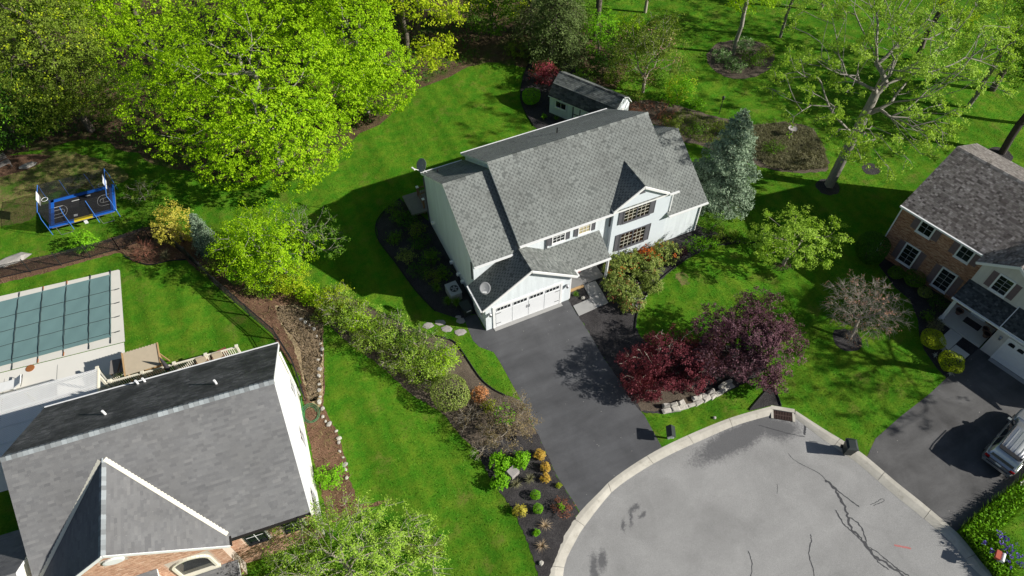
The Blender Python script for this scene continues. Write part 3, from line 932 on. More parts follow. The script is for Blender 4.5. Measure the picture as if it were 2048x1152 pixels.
# rough stone border of the left lawn
sb_ = thing('stone_border', 'broken line of small pale stones bordering the lawn beside the cream house', 'stone border', (0, 0, 0))
L_ = smooth_line([(-11.24, 6.24), (-10.78, 5.33), (-10.60, 3.66), (-11.14, 2.17), (-11.43, 0.63), (-11.72, -0.68), (-11.82, -1.76), (-11.51, -2.92), (-11.50, -3.96), (-11.55, -5.19), (-11.58, -6.21)], 10)
last, k = None, 0
for p in L_:
    if last is None or math.dist(p, last) > random.uniform(0.30, 0.55):
        s_ = random.uniform(0.10, 0.21)
        rock('border_stone', (p[0] + random.uniform(-.12, .12), p[1] + random.uniform(-.12, .12)), s_, s_ * 0.75, s_ * 0.7, 'white_rock' if k % 3 else 'grey_rock', 600 + k, parent=sb_, rz=random.uniform(0, 6))
        last = p
        k += 1
for i, (c, sx, sy, lab) in enumerate((((-3.43, 2.08), .42, .30, 'pale stepping stone farthest left on the lawn'), ((-2.59, 1.96), .42, .27, 'stepping stone second from the left, in the edge of the house shadow'), ((-2.39, 1.27), .42, .28, 'stepping stone third from the left, in the sun'), ((-1.68, 0.66), .45, .30, 'stepping stone nearest the driveway, in the sun'), ((-1.30, 1.50), .30, .28, 'shaded flat stone at the end of the driveway by the side bed'), ((-1.29, 1.87), .22, .13, 'small shaded flat stone behind the stepping stones'))):
    rock('stepping_stone', c, sx, sy, 0.05, 'flagstone', 40 + i, lab, 'stepping stones from the driveway', rz=R(-25), cat='stone')
rock('boulder', (-29.34, 20.59), 1.35, 0.55, 0.25, 'grey_rock', 71, 'wide flat grey boulder at the edge of the lawn behind the pool fence', rz=R(5))
rock('boulder', (-27.80, 31.33), 0.75, 0.28, 0.3, 'grey_rock', 72, 'long pale boulder in the leaf strip beyond the trampoline', rz=R(10))
rock('boulder', (-3.49, -15.42), 0.17, 0.15, 0.16, 'white_rock', 73, 'small pale stone alone at the lower end of the black mulch bed')
rock('boulder', (7.27, -0.35), 0.17, 0.14, 0.18, 'white_rock', 74, 'small white stone beside the tuft in the porch bed')
rock('boulder', (10.20, -12.07), 0.13, 0.1, 0.12, 'grey_rock', 75, 'small grey stone by the kerb below the white stone wall')
rock('boulder', (-3.05, -9.95), 0.13, 0.13, 0.14, 'white_rock', 77, 'small white stone left of the granite block')
# dressed granite block
gb = MB()
gb.ext([(-.30, -.26, 0), (.30, -.24, 0), (.29, .27, 0), (-.28, .25, 0)], (0.0, 0.0, 0.42))
gb = gb.build('granite_block', 'flagstone')
gb.location = (*(-2.71, -10.11), 0)
gb.rotation_euler = (0, 0, R(18))
tag(gb, 'square grey granite block between the lime shrubs and grass tufts', 'stone block')

# ------------------------------------------------------------------ roofing, walls, windows
def clip_poly(sub, clip):
    out = list(sub)
    n = len(clip)
    for i in range(n):
        a, b = clip[i], clip[(i + 1) % n]
        src, out = out, []
        if not src:
            return []
        for k in range(len(src)):
            p, q = src[k], src[(k + 1) % len(src)]
            dp = (b[0] - a[0]) * (p[1] - a[1]) - (b[1] - a[1]) * (p[0] - a[0])
            dq = (b[0] - a[0]) * (q[1] - a[1]) - (b[1] - a[1]) * (q[0] - a[0])
            if dp >= 0:
                out.append(p)
            if (dp >= 0) != (dq >= 0):
                t_ = dp / (dp - dq)
                out.append((p[0] + (q[0] - p[0]) * t_, p[1] + (q[1] - p[1]) * t_))
    return out


def shingles(parent, mat, pts, eave_dir, course=0.15, tab=0.155, mode='check', seed=1, lift=0.012, name='shingles'):
    """cover a convex planar roof polygon (3D points) with single tabs in courses"""
    rr = random.Random(seed)
    P = [Vector(p) for p in pts]
    u = Vector(eave_dir).normalized()
    nrm = Vector((0, 0, 0))
    for i in range(len(P)):
        nrm += P[i].cross(P[(i + 1) % len(P)])
    nrm.normalize()
    if nrm.z < 0:
        nrm = -nrm
    v = nrm.cross(u).normalized()
    if v.z < 0:
        v = -v
        u = -u
    o = P[0]
    uv = [((p - o).dot(u), (p - o).dot(v)) for p in P]
    ar = sum(uv[i][0] * uv[(i + 1) % len(uv)][1] - uv[(i + 1) % len(uv)][0] * uv[i][1] for i in range(len(uv)))
    if ar < 0:
        uv = uv[::-1]
    u0, u1 = min(a for a, b in uv), max(a for a, b in uv)
    v0, v1 = min(b for a, b in uv), max(b for a, b in uv)
    mb = MB()
    j = 0
    b0 = v0
    while b0 < v1 - 1e-4:
        b1 = min(b0 + course, v1)
        a = u0 - (tab * (1 + (j % 2)) + rr.uniform(-.12, .12) * tab if mode == 'check' else rr.random() * tab * 2 + tab)
        i = 0
        rowt = rr.uniform(-.06, .06)
        while a < u1:
            w = tab * (rr.uniform(0.75, 1.25) if mode != 'strip' else rr.uniform(0.6, 1.6))
            if mode == 'check':
                w = tab * (1.25 if i % 2 == 0 else .75)
            rect = [(a, b0), (a + w, b0), (a + w, b1), (a, b1)]
            pl = clip_poly(rect, uv)
            if len(pl) >= 3:
                if mode == 'check':
                    light = ((i % 2) == 0) if rr.random() < 0.9 else rr.random() < 0.6
                    tn = (rr.uniform(.62, .92) if light else rr.uniform(.12, .40)) + rowt
                    up = lift if light else lift * 0.4
                else:
                    tn = min(1, max(0, rr.gauss(.45, .22) + rowt))
                    up = lift * rr.uniform(.8, 1.2)
                def P3(q, h):
                    return o + u * q[0] + v * q[1] + nrm * h
                top = [P3(q, 0.004 + up * (1 - (q[1] - b0) / course)) for q in pl]
                mb.add(top, [list(range(len(top)))], tn)
                low = [q for q in pl if abs(q[1] - b0) < 1e-6]
                if len(low) == 2:
                    mb.add([P3(low[0], 0.004 + up), P3(low[1], 0.004 + up), P3(low[1], 0.0), P3(low[0], 0.0)], [[0, 3, 2, 1]], max(0, tn - .3))
            a += w
            i += 1
        b0 = b1
        j += 1
    ob = mb.build(name, mat, parent)
    ob['kind'] = 'stuff'
    return ob


def roof_plane(parent, mat, pts, eave_dir, thick=0.16, seed=1, edge='white_trim', **k):
    r = MB().ext(pts, (0, 0, -thick)).build('roof', edge, parent)
    shingles(r, mat, pts, eave_dir, seed=seed, **k)
    return r


def ridge_caps(parent, mat, p, q, half, drop, size=0.30, seed=3, side=(0, 1, 0)):
    """overlapping bent ridge tiles, one object each"""
    rr = random.Random(seed)
    p, q = Vector(p), Vector(q)
    L = (q - p).length
    d = (q - p) / L
    s_ = Vector(side)
    n = int(L / size)
    for i in range(n):
        a = p + d * (i * L / n)
        b = p + d * ((i + 1) * L / n + 0.03)
        up0, up1 = 0.035, 0.020
        vs = []
        for (c, h) in ((a, up0), (b, up1)):
            vs += [c + s_ * half + Vector((0, 0, -drop + h)), c + Vector((0, 0, h + .012)), c - s_ * half + Vector((0, 0, -drop + h))]
        mb = MB().add(vs, [[0, 1, 4, 3], [1, 2, 5, 4], [0, 3, 5, 2]], rr.random())
        mb.build('ridge_cap', mat, parent)


def window(parent, x0, x1, z0, z1, y, cols=3, rows=4, glass='glass', frame='white_trim', fw=0.07, sill=True, mullion=0, mun='white_trim', face=None, name='window'):
    """a window in a wall facing local -Y (or the face matrix): casing, pane, glazing bars, sill"""
    T = face or (lambda x, yy, z: (x, yy, z))
    def bx(mb, a0, b0, c0, a1, b1, c1):
        v = [(a0, b0, c0), (a1, b0, c0), (a1, b1, c0), (a0, b1, c0), (a0, b0, c1), (a1, b0, c1), (a1, b1, c1), (a0, b1, c1)]
        f = [(3, 2, 1, 0), (4, 5, 6, 7), (0, 1, 5, 4), (1, 2, 6, 5), (2, 3, 7, 6), (3, 0, 4, 7)]
        mb.add([T(*p) for p in v], f)
    mb = MB()
    bx(mb, x0 - fw, y - .06, z0 - fw, x0, y + .01, z1 + fw)
    bx(mb, x1, y - .06, z0 - fw, x1 + fw, y + .01, z1 + fw)
    bx(mb, x0, y - .06, z1, x1, y + .01, z1 + fw)
    bx(mb, x0, y - .06, z0 - fw, x1, y + .01, z0)
    w = mb.build(name, frame, parent)
    mb = MB()
    bx(mb, x0, y - .018, z0, x1, y + .005, z1)
    mb.build('pane', glass, w)
    mb = MB()
    secs = [(x0, x1)] if not mullion else [(x0 + (x1 - x0) * i / (mullion + 1), x0 + (x1 - x0) * (i + 1) / (mullion + 1)) for i in range(mullion + 1)]
    for (a, b) in secs:
        for i in range(1, cols):
            c = a + (b - a) * i / cols
            bx(mb, c - .013, y - .036, z0, c + .013, y - .02, z1)
        for i in range(1, rows):
            c = z0 + (z1 - z0) * i / rows
            bx(mb, a, y - .034, c - .013, b, y - .021, c + .013)
    mb.build('glazing_bars', mun, w)
    for i in range(1, len(secs)):
        mb = MB()
        bx(mb, secs[i][0] - .05, y - .05, z0, secs[i][0] + .05, y - .019, z1)
        mb.build('mullion', frame, w)
    if sill:
        mb = MB()
        bx(mb, x0 - fw - .03, y - .11, z0 - fw - .05, x1 + fw + .03, y - .061, z0 - fw + .01)
        mb.build('sill', frame, w)
    return w


def shutter(parent, x0, x1, z0, z1, y, mat, face=None):
    T = face or (lambda x, yy, z: (x, yy, z))
    mb = MB()
    def bx(a0, b0, c0, a1, b1, c1):
        v = [(a0, b0, c0), (a1, b0, c0), (a1, b1, c0), (a0, b1, c0), (a0, b0, c1), (a1, b0, c1), (a1, b1, c1), (a0, b1, c1)]
        f = [(3, 2, 1, 0), (4, 5, 6, 7), (0, 1, 5, 4), (1, 2, 6, 5), (2, 3, 7, 6), (3, 0, 4, 7)]
        mb.add([T(*p) for p in v], f)
    bx(x0, y - .022, z0, x1, y + .01, z1)
    for a, b in ((x0, x0 + .045), (x1 - .045, x1)):
        bx(a, y - .045, z0, b, y - .0225, z1)
    for c in (z0, (z0 + z1) / 2 - .03, z1 - .06):
        bx(x0 + .046, y - .045, c, x1 - .046, y - .0225, c + .06)
    n = int((z1 - z0) / .075)
    for i in range(n):
        c = z0 + .06 + (z1 - z0 - .14) * i / n
        bx(x0 + .047, y - .038, c, x1 - .047, y - .0225, c + .032)
    return mb.build('shutter', mat, parent)


def bricks(parent, mat, x0, x1, z0, z1, y, holes=(), bw=0.215, bh=0.070, gap=0.012, depth=0.018, seed=5, test=None, name='brick_courses'):
    rr = random.Random(seed)
    mb = MB()
    z = z0
    j = 0
    while z < z1 - .02:
        zt = min(z + bh, z1)
        x = x0 - (bw / 2 if j % 2 else 0)
        while x < x1:
            a, b = max(x, x0), min(x + bw - gap, x1)
            if b - a > .03 and not any(a < h[1] and b > h[0] and z < h[3] and zt > h[2] for h in holes) and (test is None or (test(a, zt) and test(b, zt))):
                t_ = zt - gap
                d = y - depth * rr.uniform(.6, 1.2)
                mb.add([(a, d, z), (b, d, z), (b, d, t_), (a, d, t_), (a, y, z), (b, y, z), (b, y, t_), (a, y, t_)],
                       [[0, 1, 2, 3], [1, 5, 6, 2], [4, 0, 3, 7], [3, 2, 6, 7], [4, 5, 1, 0]], min(1, max(0, rr.gauss(.5, .25))))
            x += bw
        z += bh
        j += 1
    o = mb.build(name, mat, parent)
    o['kind'] = 'stuff'
    return o


# ------------------------------------------------------------------ the white house
H = thing('white_house', 'white two-storey house with grey-green shingle roof and front garage gable', 'house', (0, 0, 0))
m = 0.628
def solid_x(parent, name, mat, poly, x0, x1):
    return MB().ext([(x0, a, b) for a, b in poly], (x1 - x0, 0, 0)).build(name, mat, parent)
def solid_y(parent, name, mat, poly, y0, y1):
    return MB().ext([(a, y0, b) for a, b in poly], (0, y1 - y0, 0)).build(name, mat, parent)


solid_x(H, 'wall', 'white_siding', [(2.1, -.05), (11.36, -.05), (11.36, 5.35), (6.73, 8.24), (2.1, 5.35)], 3.45, 15.35)
solid_x(H, 'wall', 'white_siding', [(2.104, -.05), (11.16, -.05), (11.16, 4.84), (6.63, 7.68), (2.104, 4.84)], 0.13, 3.5)
solid_x(H, 'wall', 'white_siding', [(1.85, -.05), (11.05, -.05), (11.05, 3.22), (6.45, 6.08), (1.85, 3.22)], 14.98, 18.1)
solid_y(H, 'wall', 'white_stucco', [(10.40, -.05), (15.05, -.05), (15.05, 5.18), (14.58, 5.38), (12.47, 6.76), (10.40, 5.40)], 1.80, 2.5)
solid_y(H, 'wall', 'white_siding', [(0, -.05), (6.32, -.05), (6.32, 2.78), (3.2, 4.83), (0, 2.74)], 0.0, 2.3)
MG = 'grey_green_shingle'
roof_plane(H, MG, [(3.28, 1.73, 5.30), (15.52, 1.73, 5.30), (15.52, 6.73, 8.44), (3.28, 6.73, 8.44)], (1, 0, 0), seed=1)
roof_plane(H, MG, [(3.28, 11.73, 5.30), (15.52, 11.73, 5.30), (15.52, 6.731, 8.44), (3.28, 6.731, 8.44)], (1, 0, 0), seed=2)
roof_plane(H, MG, [(0.05, 1.73, 4.80), (3.44, 1.73, 4.80), (3.44, 6.63, 7.88), (0.05, 6.63, 7.88)], (1, 0, 0), seed=3)
roof_plane(H, MG, [(0.05, 11.53, 4.80), (3.44, 11.53, 4.80), (3.44, 6.631, 7.88), (0.05, 6.631, 7.88)], (1, 0, 0), seed=4)
roof_plane(H, MG, [(14.97, 1.53, 3.20), (18.32, 1.53, 3.20), (18.32, 6.45, 6.29), (14.97, 6.45, 6.29)], (1, 0, 0), seed=5)
roof_plane(H, MG, [(15.4, 11.37, 3.20), (18.32, 11.37, 3.20), (18.32, 6.451, 6.29), (15.4, 6.451, 6.29)], (1, 0, 0), seed=6)
roof_plane(H, MG, [(10.25, 1.66, 5.52), (10.25, 2.10, 5.52), (12.47, 4.40, 6.97), (12.47, 1.66, 6.97)], (0, 1, 0), seed=7)
roof_plane(H, MG, [(14.69, 1.66, 5.52), (14.69, 2.10, 5.52), (12.471, 4.40, 6.97), (12.471, 1.66, 6.97)], (0, 1, 0), seed=8)
roof_plane(H, MG, [(-.32, -.28, 2.72), (-.32, 2.102, 2.72), (3.2, 2.102, 5.05), (3.2, -.28, 5.05)], (0, 1, 0), seed=9)
roof_plane(H, MG, [(6.72, -.28, 2.72), (6.72, 2.09, 2.72), (3.201, 2.09, 5.05), (3.201, -.28, 5.05)], (0, 1, 0), seed=10, tab=0.16, mode='strip')
roof_plane(H, MG, [(5.0, .30, 2.62), (9.57, .30, 2.62), (9.57, 2.095, 3.63), (5.0, 2.095, 3.63)], (1, 0, 0), seed=11)
ridge_caps(H, MG, (3.28, 6.73, 8.44), (15.52, 6.73, 8.44), 0.15, 0.092, seed=5)
ridge_caps(H, MG, (0.05, 6.63, 7.88), (3.28, 6.63, 7.88), 0.15, 0.092, seed=6)
ridge_caps(H, MG, (15.53, 6.45, 6.29), (18.32, 6.45, 6.29), 0.15, 0.092, seed=7)
ridge_caps(H, MG, (3.2, -.28, 5.05), (3.2, 2.1, 5.05), 0.15, 0.097, seed=8, side=(1, 0, 0))
ridge_caps(H, MG, (12.47, 1.66, 6.97), (12.47, 4.35, 6.97), 0.15, 0.097, seed=9, side=(1, 0, 0))
# gutters and downspouts
for a, b in (((3.28, 1.67, 5.24), (10.3, 1.67, 5.24)), ((14.75, 1.67, 5.24), (15.52, 1.67, 5.24)), ((.05, 1.67, 4.74), (2.9, 1.67, 4.74)), ((14.97, 1.47, 3.14), (18.32, 1.47, 3.14)), ((3.28, 11.79, 5.24), (15.52, 11.79, 5.24)), ((.05, 11.59, 4.74), (3.27, 11.59, 4.74)), ((5.9, .24, 2.56), (9.57, .24, 2.56)), ((-.38, -.28, 2.66), (-.38, 2.1, 2.66)), ((6.78, -.28, 2.66), (6.78, .3, 2.66))):
    MB().bar(a, b, .11, .11).build('gutter', 'white_trim', H)
for p in ((10.34, 2.06, 5.2, 3.7), (15.12, 1.78, 5.1, 3.4), (18.03, 1.79, 3.1, 0.1), (.07, 2.3, 4.7, 3.0), (5.45, 2.04, 5.2, 3.7), (6.38, .06, 2.6, .05), (9.46, .32, 2.5, .05), (0.07, 11.1, 4.7, .1)):
    MB().box(p[0] - .04, p[1] - .04, p[3], p[0] + .04, p[1] + .035, p[2]).build('downspout', 'shutter_grey' if p[0] in (10.34, 5.45, .07) else 'white_trim', H)
# front gable trim
for (xa, za, xb, zb, y) in ((-.30, 2.62, 3.2, 4.93, -.295), (6.70, 2.62, 3.2, 4.93, -.295), (10.27, 5.40, 12.47, 6.84, 1.645), (14.67, 5.40, 12.47, 6.84, 1.645)):
    MB().bar((xa, y, za), (xb, y, zb), .03, .17).build('rake_board', 'white_trim', H)
for x, z, y in ((3.2, 4.60, -.02), (12.47, 6.5, 1.78)):
    MB().ext([(x - .22, y, z - .26), (x + .22, y, z - .26), (x, y, z + .05)], (0, -.03, 0)).build('gable_vent', 'shutter_grey', H)
# windows
window(H, 11.27, 13.27, 3.95, 5.22, 1.80, cols=3, rows=4, glass='warm_glass', frame='shutter_grey', mullion=1, mun='cream_vinyl')
window(H, 11.27, 13.27, 1.20, 2.70, 1.80, cols=3, rows=4, glass='warm_glass', frame='shutter_grey', mullion=1, mun='cream_vinyl')
for z0, z1 in ((3.85, 5.28), (1.08, 2.78)):
    shutter(H, 10.82, 11.18, z0, z1, 1.80, 'shutter_grey')
    shutter(H, 13.36, 13.74, z0, z1, 1.80, 'shutter_grey')
window(H, 5.93, 6.80, 3.98, 4.80, 2.10, cols=3, rows=3, glass='glass', frame='white_trim')
window(H, 7.92, 8.77, 3.98, 4.80, 2.10, cols=3, rows=3, glass='blind_glass', frame='white_trim')
for a, b in ((5.55, 5.85), (6.88, 7.22), (7.54, 7.84), (8.85, 9.19)):
    shutter(H, a, b, 3.90, 4.88, 2.10, 'shutter_grey')
# front door under the porch
fd = MB().box(7.3, 2.04, .16, 8.25, 2.099, 2.3).build('door', 'shutter_grey', H)
MB().box(7.2, 2.05, .16, 7.297, 2.098, 2.38).build('door_frame', 'white_trim', fd)
MB().tube([(7.4, 2.0, 1.15), (7.4, 2.04, 1.15)], .04, 8).build('handle', 'steel', fd)
MB().box(6.33, .70, -.02, 9.55, 2.095, .13).build('porch_floor', 'porch_concrete', H)
MB().box(6.33, .50, -.02, 7.82, .697, .10).build('porch_step', 'wood_tan', H)
MB().box(9.40, .36, .0, 9.53, .49, 2.55).build('porch_post', 'white_trim', H)
# walkway slabs
for q in ([(7.86, .69), (8.83, .66), (8.78, -.42), (7.74, -.47)], [(7.73, -.49), (8.77, -.44), (8.69, -1.46), (7.63, -1.51)], [(6.33, -.66), (7.70, -.58), (7.61, -1.515), (6.28, -1.59)]):
    o = MB().ext([(a, b, -.02) for a, b in q], (0, 0, .075)).build('walkway_slab', 'walk_concrete', None)
    tag(o, 'concrete walkway slab ' + {.69: 'at the porch step', -.49: 'in the corner of the front path', -.66: 'beside the driveway below the porch bed'}[q[0][1]], 'paving slab', 'front path slabs')
# garage door and lights
gd = MB().box(.66, -.035, .03, 5.54, .01, 2.17).build('garage_door', 'door_white', H)
for x0, x1, z0, z1 in ((.50, .657, 0, 2.33), (5.543, 5.70, 0, 2.33), (.658, 5.542, 2.172, 2.33)):
    MB().box(x0, -.06, z0, x1, .011, z1).build('door_frame', 'white_trim', gd)
for k in range(4):
    a = .70 + k * 1.21
    MB().box(a + .02, -.055, .08, a + 1.17, -.0355, 1.72).build('door_panel', 'door_white', gd)
    w = MB().box(a + .10, -.052, 1.82, a + 1.10, -.0358, 2.08).build('door_window', 'glass', gd)
    mb = MB()
    for i in range(5):
        c = a + .10 + i * .25
        mb.box(c - .015, -.066, 1.82, c + .015, -.053, 2.08)
    mb.box(a + .08, -.066, 1.795, a + 1.12, -.053, 1.82)
    mb.build('glazing_bars', 'door_white', gd)
for x, s_ in ((.72, 1), (5.48, -1)):
    for z in (.45, 1.55):
        MB().box(x, -.07, z - .02, x + s_ * .35, -.057, z + .02).build('hinge_strap', 'dark_metal', gd)
for x in (3.02, 3.20):
    MB().tube([(x, -.06, 1.02), (x, -.095, 1.07), (x, -.095, 1.25), (x, -.06, 1.30)], .018, 6).build('handle', 'dark_metal', gd)
MB().box(.52, -.32, -.02, 5.68, -.002, .035).build('door_sill', 'walk_concrete', gd)
for x in (.28, 6.02):
    lp = MB().lathe([(.05, 0), (.09, .05), (.075, .24), (.11, .26), (.02, .36)], (x, -.15, 1.62), 8).build('wall_lamp', 'steel', H)
    MB().box(x - .05, -.08, 1.68, x + .05, .0, 1.90).build('bracket', 'steel', lp)
# side of the garage (in shade): a door and a window
FX = lambda x0_: (lambda a, b, c: (x0_ + b, -a, c))
window(H, -1.05, -.45, 1.05, 2.05, 0.0, cols=2, rows=2, face=FX(0.0))
sd = MB().box(-.05, 1.25, .05, .01, 2.02, 2.05).build('door', 'door_white', H)
MB().box(-.07, 1.38, 1.15, -.051, 1.9, 1.9).build('door_window', 'glass', sd)
for y, z in ((9.9, 1.2), (6.3, .5), (5.0, .55), (4.2, .6)):
    MB().box(-.12, y - .1, z - .1, .129, y + .1, z + .1).build('vent_hood', 'white_trim', H)
# roof pipes
MB().tube([(9.6, 8.9, 6.9), (9.6, 8.9, 7.55)], .05, 8).build('vent_pipe', 'dark_metal', H)
MB().tube([(.95, 10.3, 5.5), (.95, 10.3, 5.85)], .045, 8).build('vent_pipe', 'dark_metal', H)
# small rear deck with railing
dk = MB().box(-1.0, 11.9, .45, 3.2, 14.2, .6).build('deck_floor', 'wood_grey', H)
for x, y in ((0.16, 13.69), (0.12, 12.25)):
    ps = MB().box(x - .06, y - .06, 0, x + .06, y + .06, 1.5).build('deck_post', 'wood_brown', H)
    MB().box(x - .1, y - .1, 1.502, x + .1, y + .1, 1.58).build('post_cap', 'white_trim', ps)
(xa, ya), (xb, yb) = (0.16, 13.69), (0.12, 12.25)
for z in (1.4, .75):
    MB().bar((xa, ya, z), (xb, yb, z), .05, .09).build('deck_rail', 'wood_brown', H)
    MB().bar((xa, ya, z), (xa + 3.5, ya + .1, z), .05, .09).build('deck_rail', 'wood_brown', H)
for i in range(1, 22):
    MB().box(xa + i * .15 - .012, ya - .012, .76, xa + i * .15 + .012, ya + .012, 1.39).build('baluster', 'dark_metal', H)


def dish(name, loc, az, tilt, mat, label, arm_len=.75):
    d = thing(name, label, 'satellite dish', loc, az)
    f = Vector((math.cos(tilt), 0, math.sin(tilt)))
    up = Vector((-math.sin(tilt), 0, math.cos(tilt)))
    side = Vector((0, 1, 0))
    c = Vector((0, 0, .72))
    vs, fs = [], []
    n = 20
    rings = ((0.02, 0), (.2, .02), (.36, .06), (.45, .10))
    for back in (0, -.012):
        for r_, h in rings:
            for k in range(n):
                a = 2 * math.pi * k / n
                vs.append(c + f * (h + back) + side * (r_ * math.cos(a)) + up * (r_ * 1.12 * math.sin(a)))
    for i in range(3):
        for k in range(n):
            k2 = (k + 1) % n
            fs.append([i * n + k, i * n + k2, (i + 1) * n + k2, (i + 1) * n + k])
            fs.append([(4 + i) * n + k, (5 + i) * n + k, (5 + i) * n + k2, (4 + i) * n + k2])
    for k in range(n):
        k2 = (k + 1) % n
        fs.append([3 * n + k, 3 * n + k2, 7 * n + k2, 7 * n + k])
    MB().add(vs, fs).build('reflector', mat, d, smooth=True)
    MB().tube([(0, 0, -.25), (-.02, 0, .5), tuple(c - f * .02)], .03, 8).build('mast', 'white_trim', d)
    for s_ in (-1, 1):
        MB().tube([(-.02, 0, .4), (-.25, .3 * s_, -.1)], .018, 6).build('brace', 'white_trim', d)
    e = c + f * arm_len - up * .30
    MB().tube([tuple(c - up * .42), tuple(e)], .022, 6).build('feed_arm', 'white_trim', d)
    MB().bar(tuple(e - side * .16), tuple(e + side * .16), .09, .09).build('receiver', 'white_trim', d)
    return d


dish('satellite_dish', (.15, 11.25, 5.02), R(200), R(35), 'dish_grey', 'dark grey satellite dish on the rear corner of the white house roof')
dish('satellite_dish', (.30, .62, 3.20), R(245), R(48), 'dish_grey', 'pale round satellite dish on the garage roof', .55).scale = (.82, .82, .82)

# flag under the porch
fl = thing('flag', 'small red and white striped flag hanging at the porch', 'flag', (6.95, .62, 2.45))
for k in range(7):
    MB().box(.0, -.012, -.09 * k - .088, .62 - .02 * k, .012, -.09 * k).build('stripe', 'red_paint' if k % 2 == 0 else 'white_paint', fl)
MB().tube([(-.35, 0, -.45), (.02, 0, .05)], .014, 6).build('pole', 'white_trim', fl)

# ------------------------------------------------------------------ garden shed with gambrel roof
SH = thing('garden_shed', 'white garden shed with gambrel shingle roof behind the white house', 'shed', (14.51, 19.41, 0), R(-60))
gam = [(0, 0), (3.2, 0), (3.2, 1.85), (2.55, 2.58), (1.6, 3.12), (.65, 2.58), (0, 1.85)]
MB().ext([(0.08, a, b) for a, b in gam], (6.1, 0, 0)).build('wall', 'white_siding', SH)
gp = [(-.12, 1.80), (.60, 2.66), (1.6, 3.25), (2.6, 2.66), (3.32, 1.80)]
for k in range(4):
    (a0, b0), (a1, b1) = gp[k], gp[k + 1]
    roof_plane(SH, 'dark_shingle' if k == 0 else 'grey_green_shingle', [(-.05, a0, b0), (6.32, a0, b0), (6.32, a1 + .001, b1), (-.05, a1 + .001, b1)], (1, 0, 0), thick=.08, seed=20 + k, mode='random', tab=.28, course=.15)  # steep front slope takes darker tabs: its shade is put into the colour
ridge_caps(SH, 'dark_shingle', (-.05, 1.6, 3.25), (6.32, 1.6, 3.25), .12, .07, seed=12)
window(SH, .75, 1.75, .95, 1.55, 0.0, cols=2, rows=1, sill=True)
sdo = MB().box(2.55, -.04, .08, 3.85, .01, 1.80).build('door', 'white_paint', SH)
for a, b in ((2.45, 2.545), (3.16, 3.24), (3.855, 3.95)):
    MB().box(a, -.065, .08, b, -.0, 1.80).build('door_trim', 'shutter_grey', sdo)
MB().box(2.55, -.062, .9, 3.85, -.041, .98).build('door_trim', 'shutter_grey', sdo)
MB().box(6.182, 1.0, .1, 6.21, 2.2, 1.9).build('door', 'white_paint', SH)

# ------------------------------------------------------------------ brick house on the right
B = thing('brick_house', 'brown brick house with plum shutters and pillared porch at the right edge', 'house', (28.8, -5.75, 0), R(-75.52))
MB().ext([(.1, a, b) for a, b in [(.2, -.05), (9.8, -.05), (9.8, 4.9), (5, 7.22), (.2, 4.9)]], (16, 0, 0)).build('wall', 'mortar', B)
wins = [(1.63, 2.49, 3.72, 4.72), (4.49, 5.29, 3.62, 4.65), (1.58, 2.50, .66, 2.28), (4.38, 5.30, .46, 2.16)]
holes = [(a - .1, b + .1, c - .1, d + .1) for a, b, c, d in wins]
bricks(B, 'brick_brown', .1, 6.3, 0, 4.78, .2, holes)
bricks(B, 'brick_brown', 6.3, 9.4, 0, 2.75, .2, [(7.35, 8.45, 0.0, 2.3)], seed=8)
for a, b, c, d in wins:
    window(B, a, b, c, d, .18, cols=2, rows=4 if d - c > 1.2 else 2, fw=.10, mun='grey_plastic')
    for s0, s1 in ((a - .55, a - .13), (b + .13, b + .55)):
        shutter(B, s0, s1, c - .03, d + .03, .18, 'shutter_plum')
BR = 'brown_grey_shingle'
roof_plane(B, BR, [(-.08, -.05, 4.98), (16.2, -.05, 4.98), (16.2, 5.0, 7.40), (-.08, 5.0, 7.40)], (1, 0, 0), seed=31, mode='random', tab=.17, course=.13)
roof_plane(B, BR, [(-.08, 10.05, 4.98), (16.2, 10.05, 4.98), (16.2, 5.001, 7.40), (-.08, 5.001, 7.40)], (1, 0, 0), seed=32, mode='random', tab=.17, course=.13)
ridge_caps(B, BR, (-.08, 5, 7.40), (9, 5, 7.40), .16, .08, seed=33)
MB().bar((-.08, -.11, 4.92), (5.9, -.11, 4.92), .13, .13).build('gutter', 'white_trim', B)
MB().box(.02, .1, .1, .095, .18, 4.85).build('downspout', 'white_trim', B)
# sided upper storey with its own gable
MB().ext([(a, -.8, b) for a, b in [(6.2, 2.6), (9.8, 2.6), (9.8, 4.95), (7.95, 6.2), (6.2, 5.0)]], (0, 1.2, 0)).build('wall', 'tan_siding', B)
roof_plane(B, BR, [(5.82, -1.0, 5.02), (5.82, .1, 5.02), (7.95, 2.95, 6.42), (7.95, -1.0, 6.42)], (0, 1, 0), seed=34, mode='random', tab=.17, course=.13)
roof_plane(B, BR, [(10.08, -1.0, 5.02), (10.08, .1, 5.02), (7.951, 2.95, 6.42), (7.951, -1.0, 6.42)], (0, 1, 0), seed=35, mode='random', tab=.17, course=.13)
for xa, xb in ((5.84, 7.95), (10.06, 7.95)):
    MB().bar((xa, -1.02, 4.92), (xb, -1.02, 6.31), .03, .18).build('rake_board', 'white_trim', B)
window(B, 7.40, 8.24, 3.72, 5.0, -.8, cols=2, rows=4, fw=.10, mun='grey_plastic')
shutter(B, 6.90, 7.28, 3.70, 5.02, -.8, 'shutter_plum')
shutter(B, 8.36, 8.74, 3.70, 5.02, -.8, 'shutter_plum')
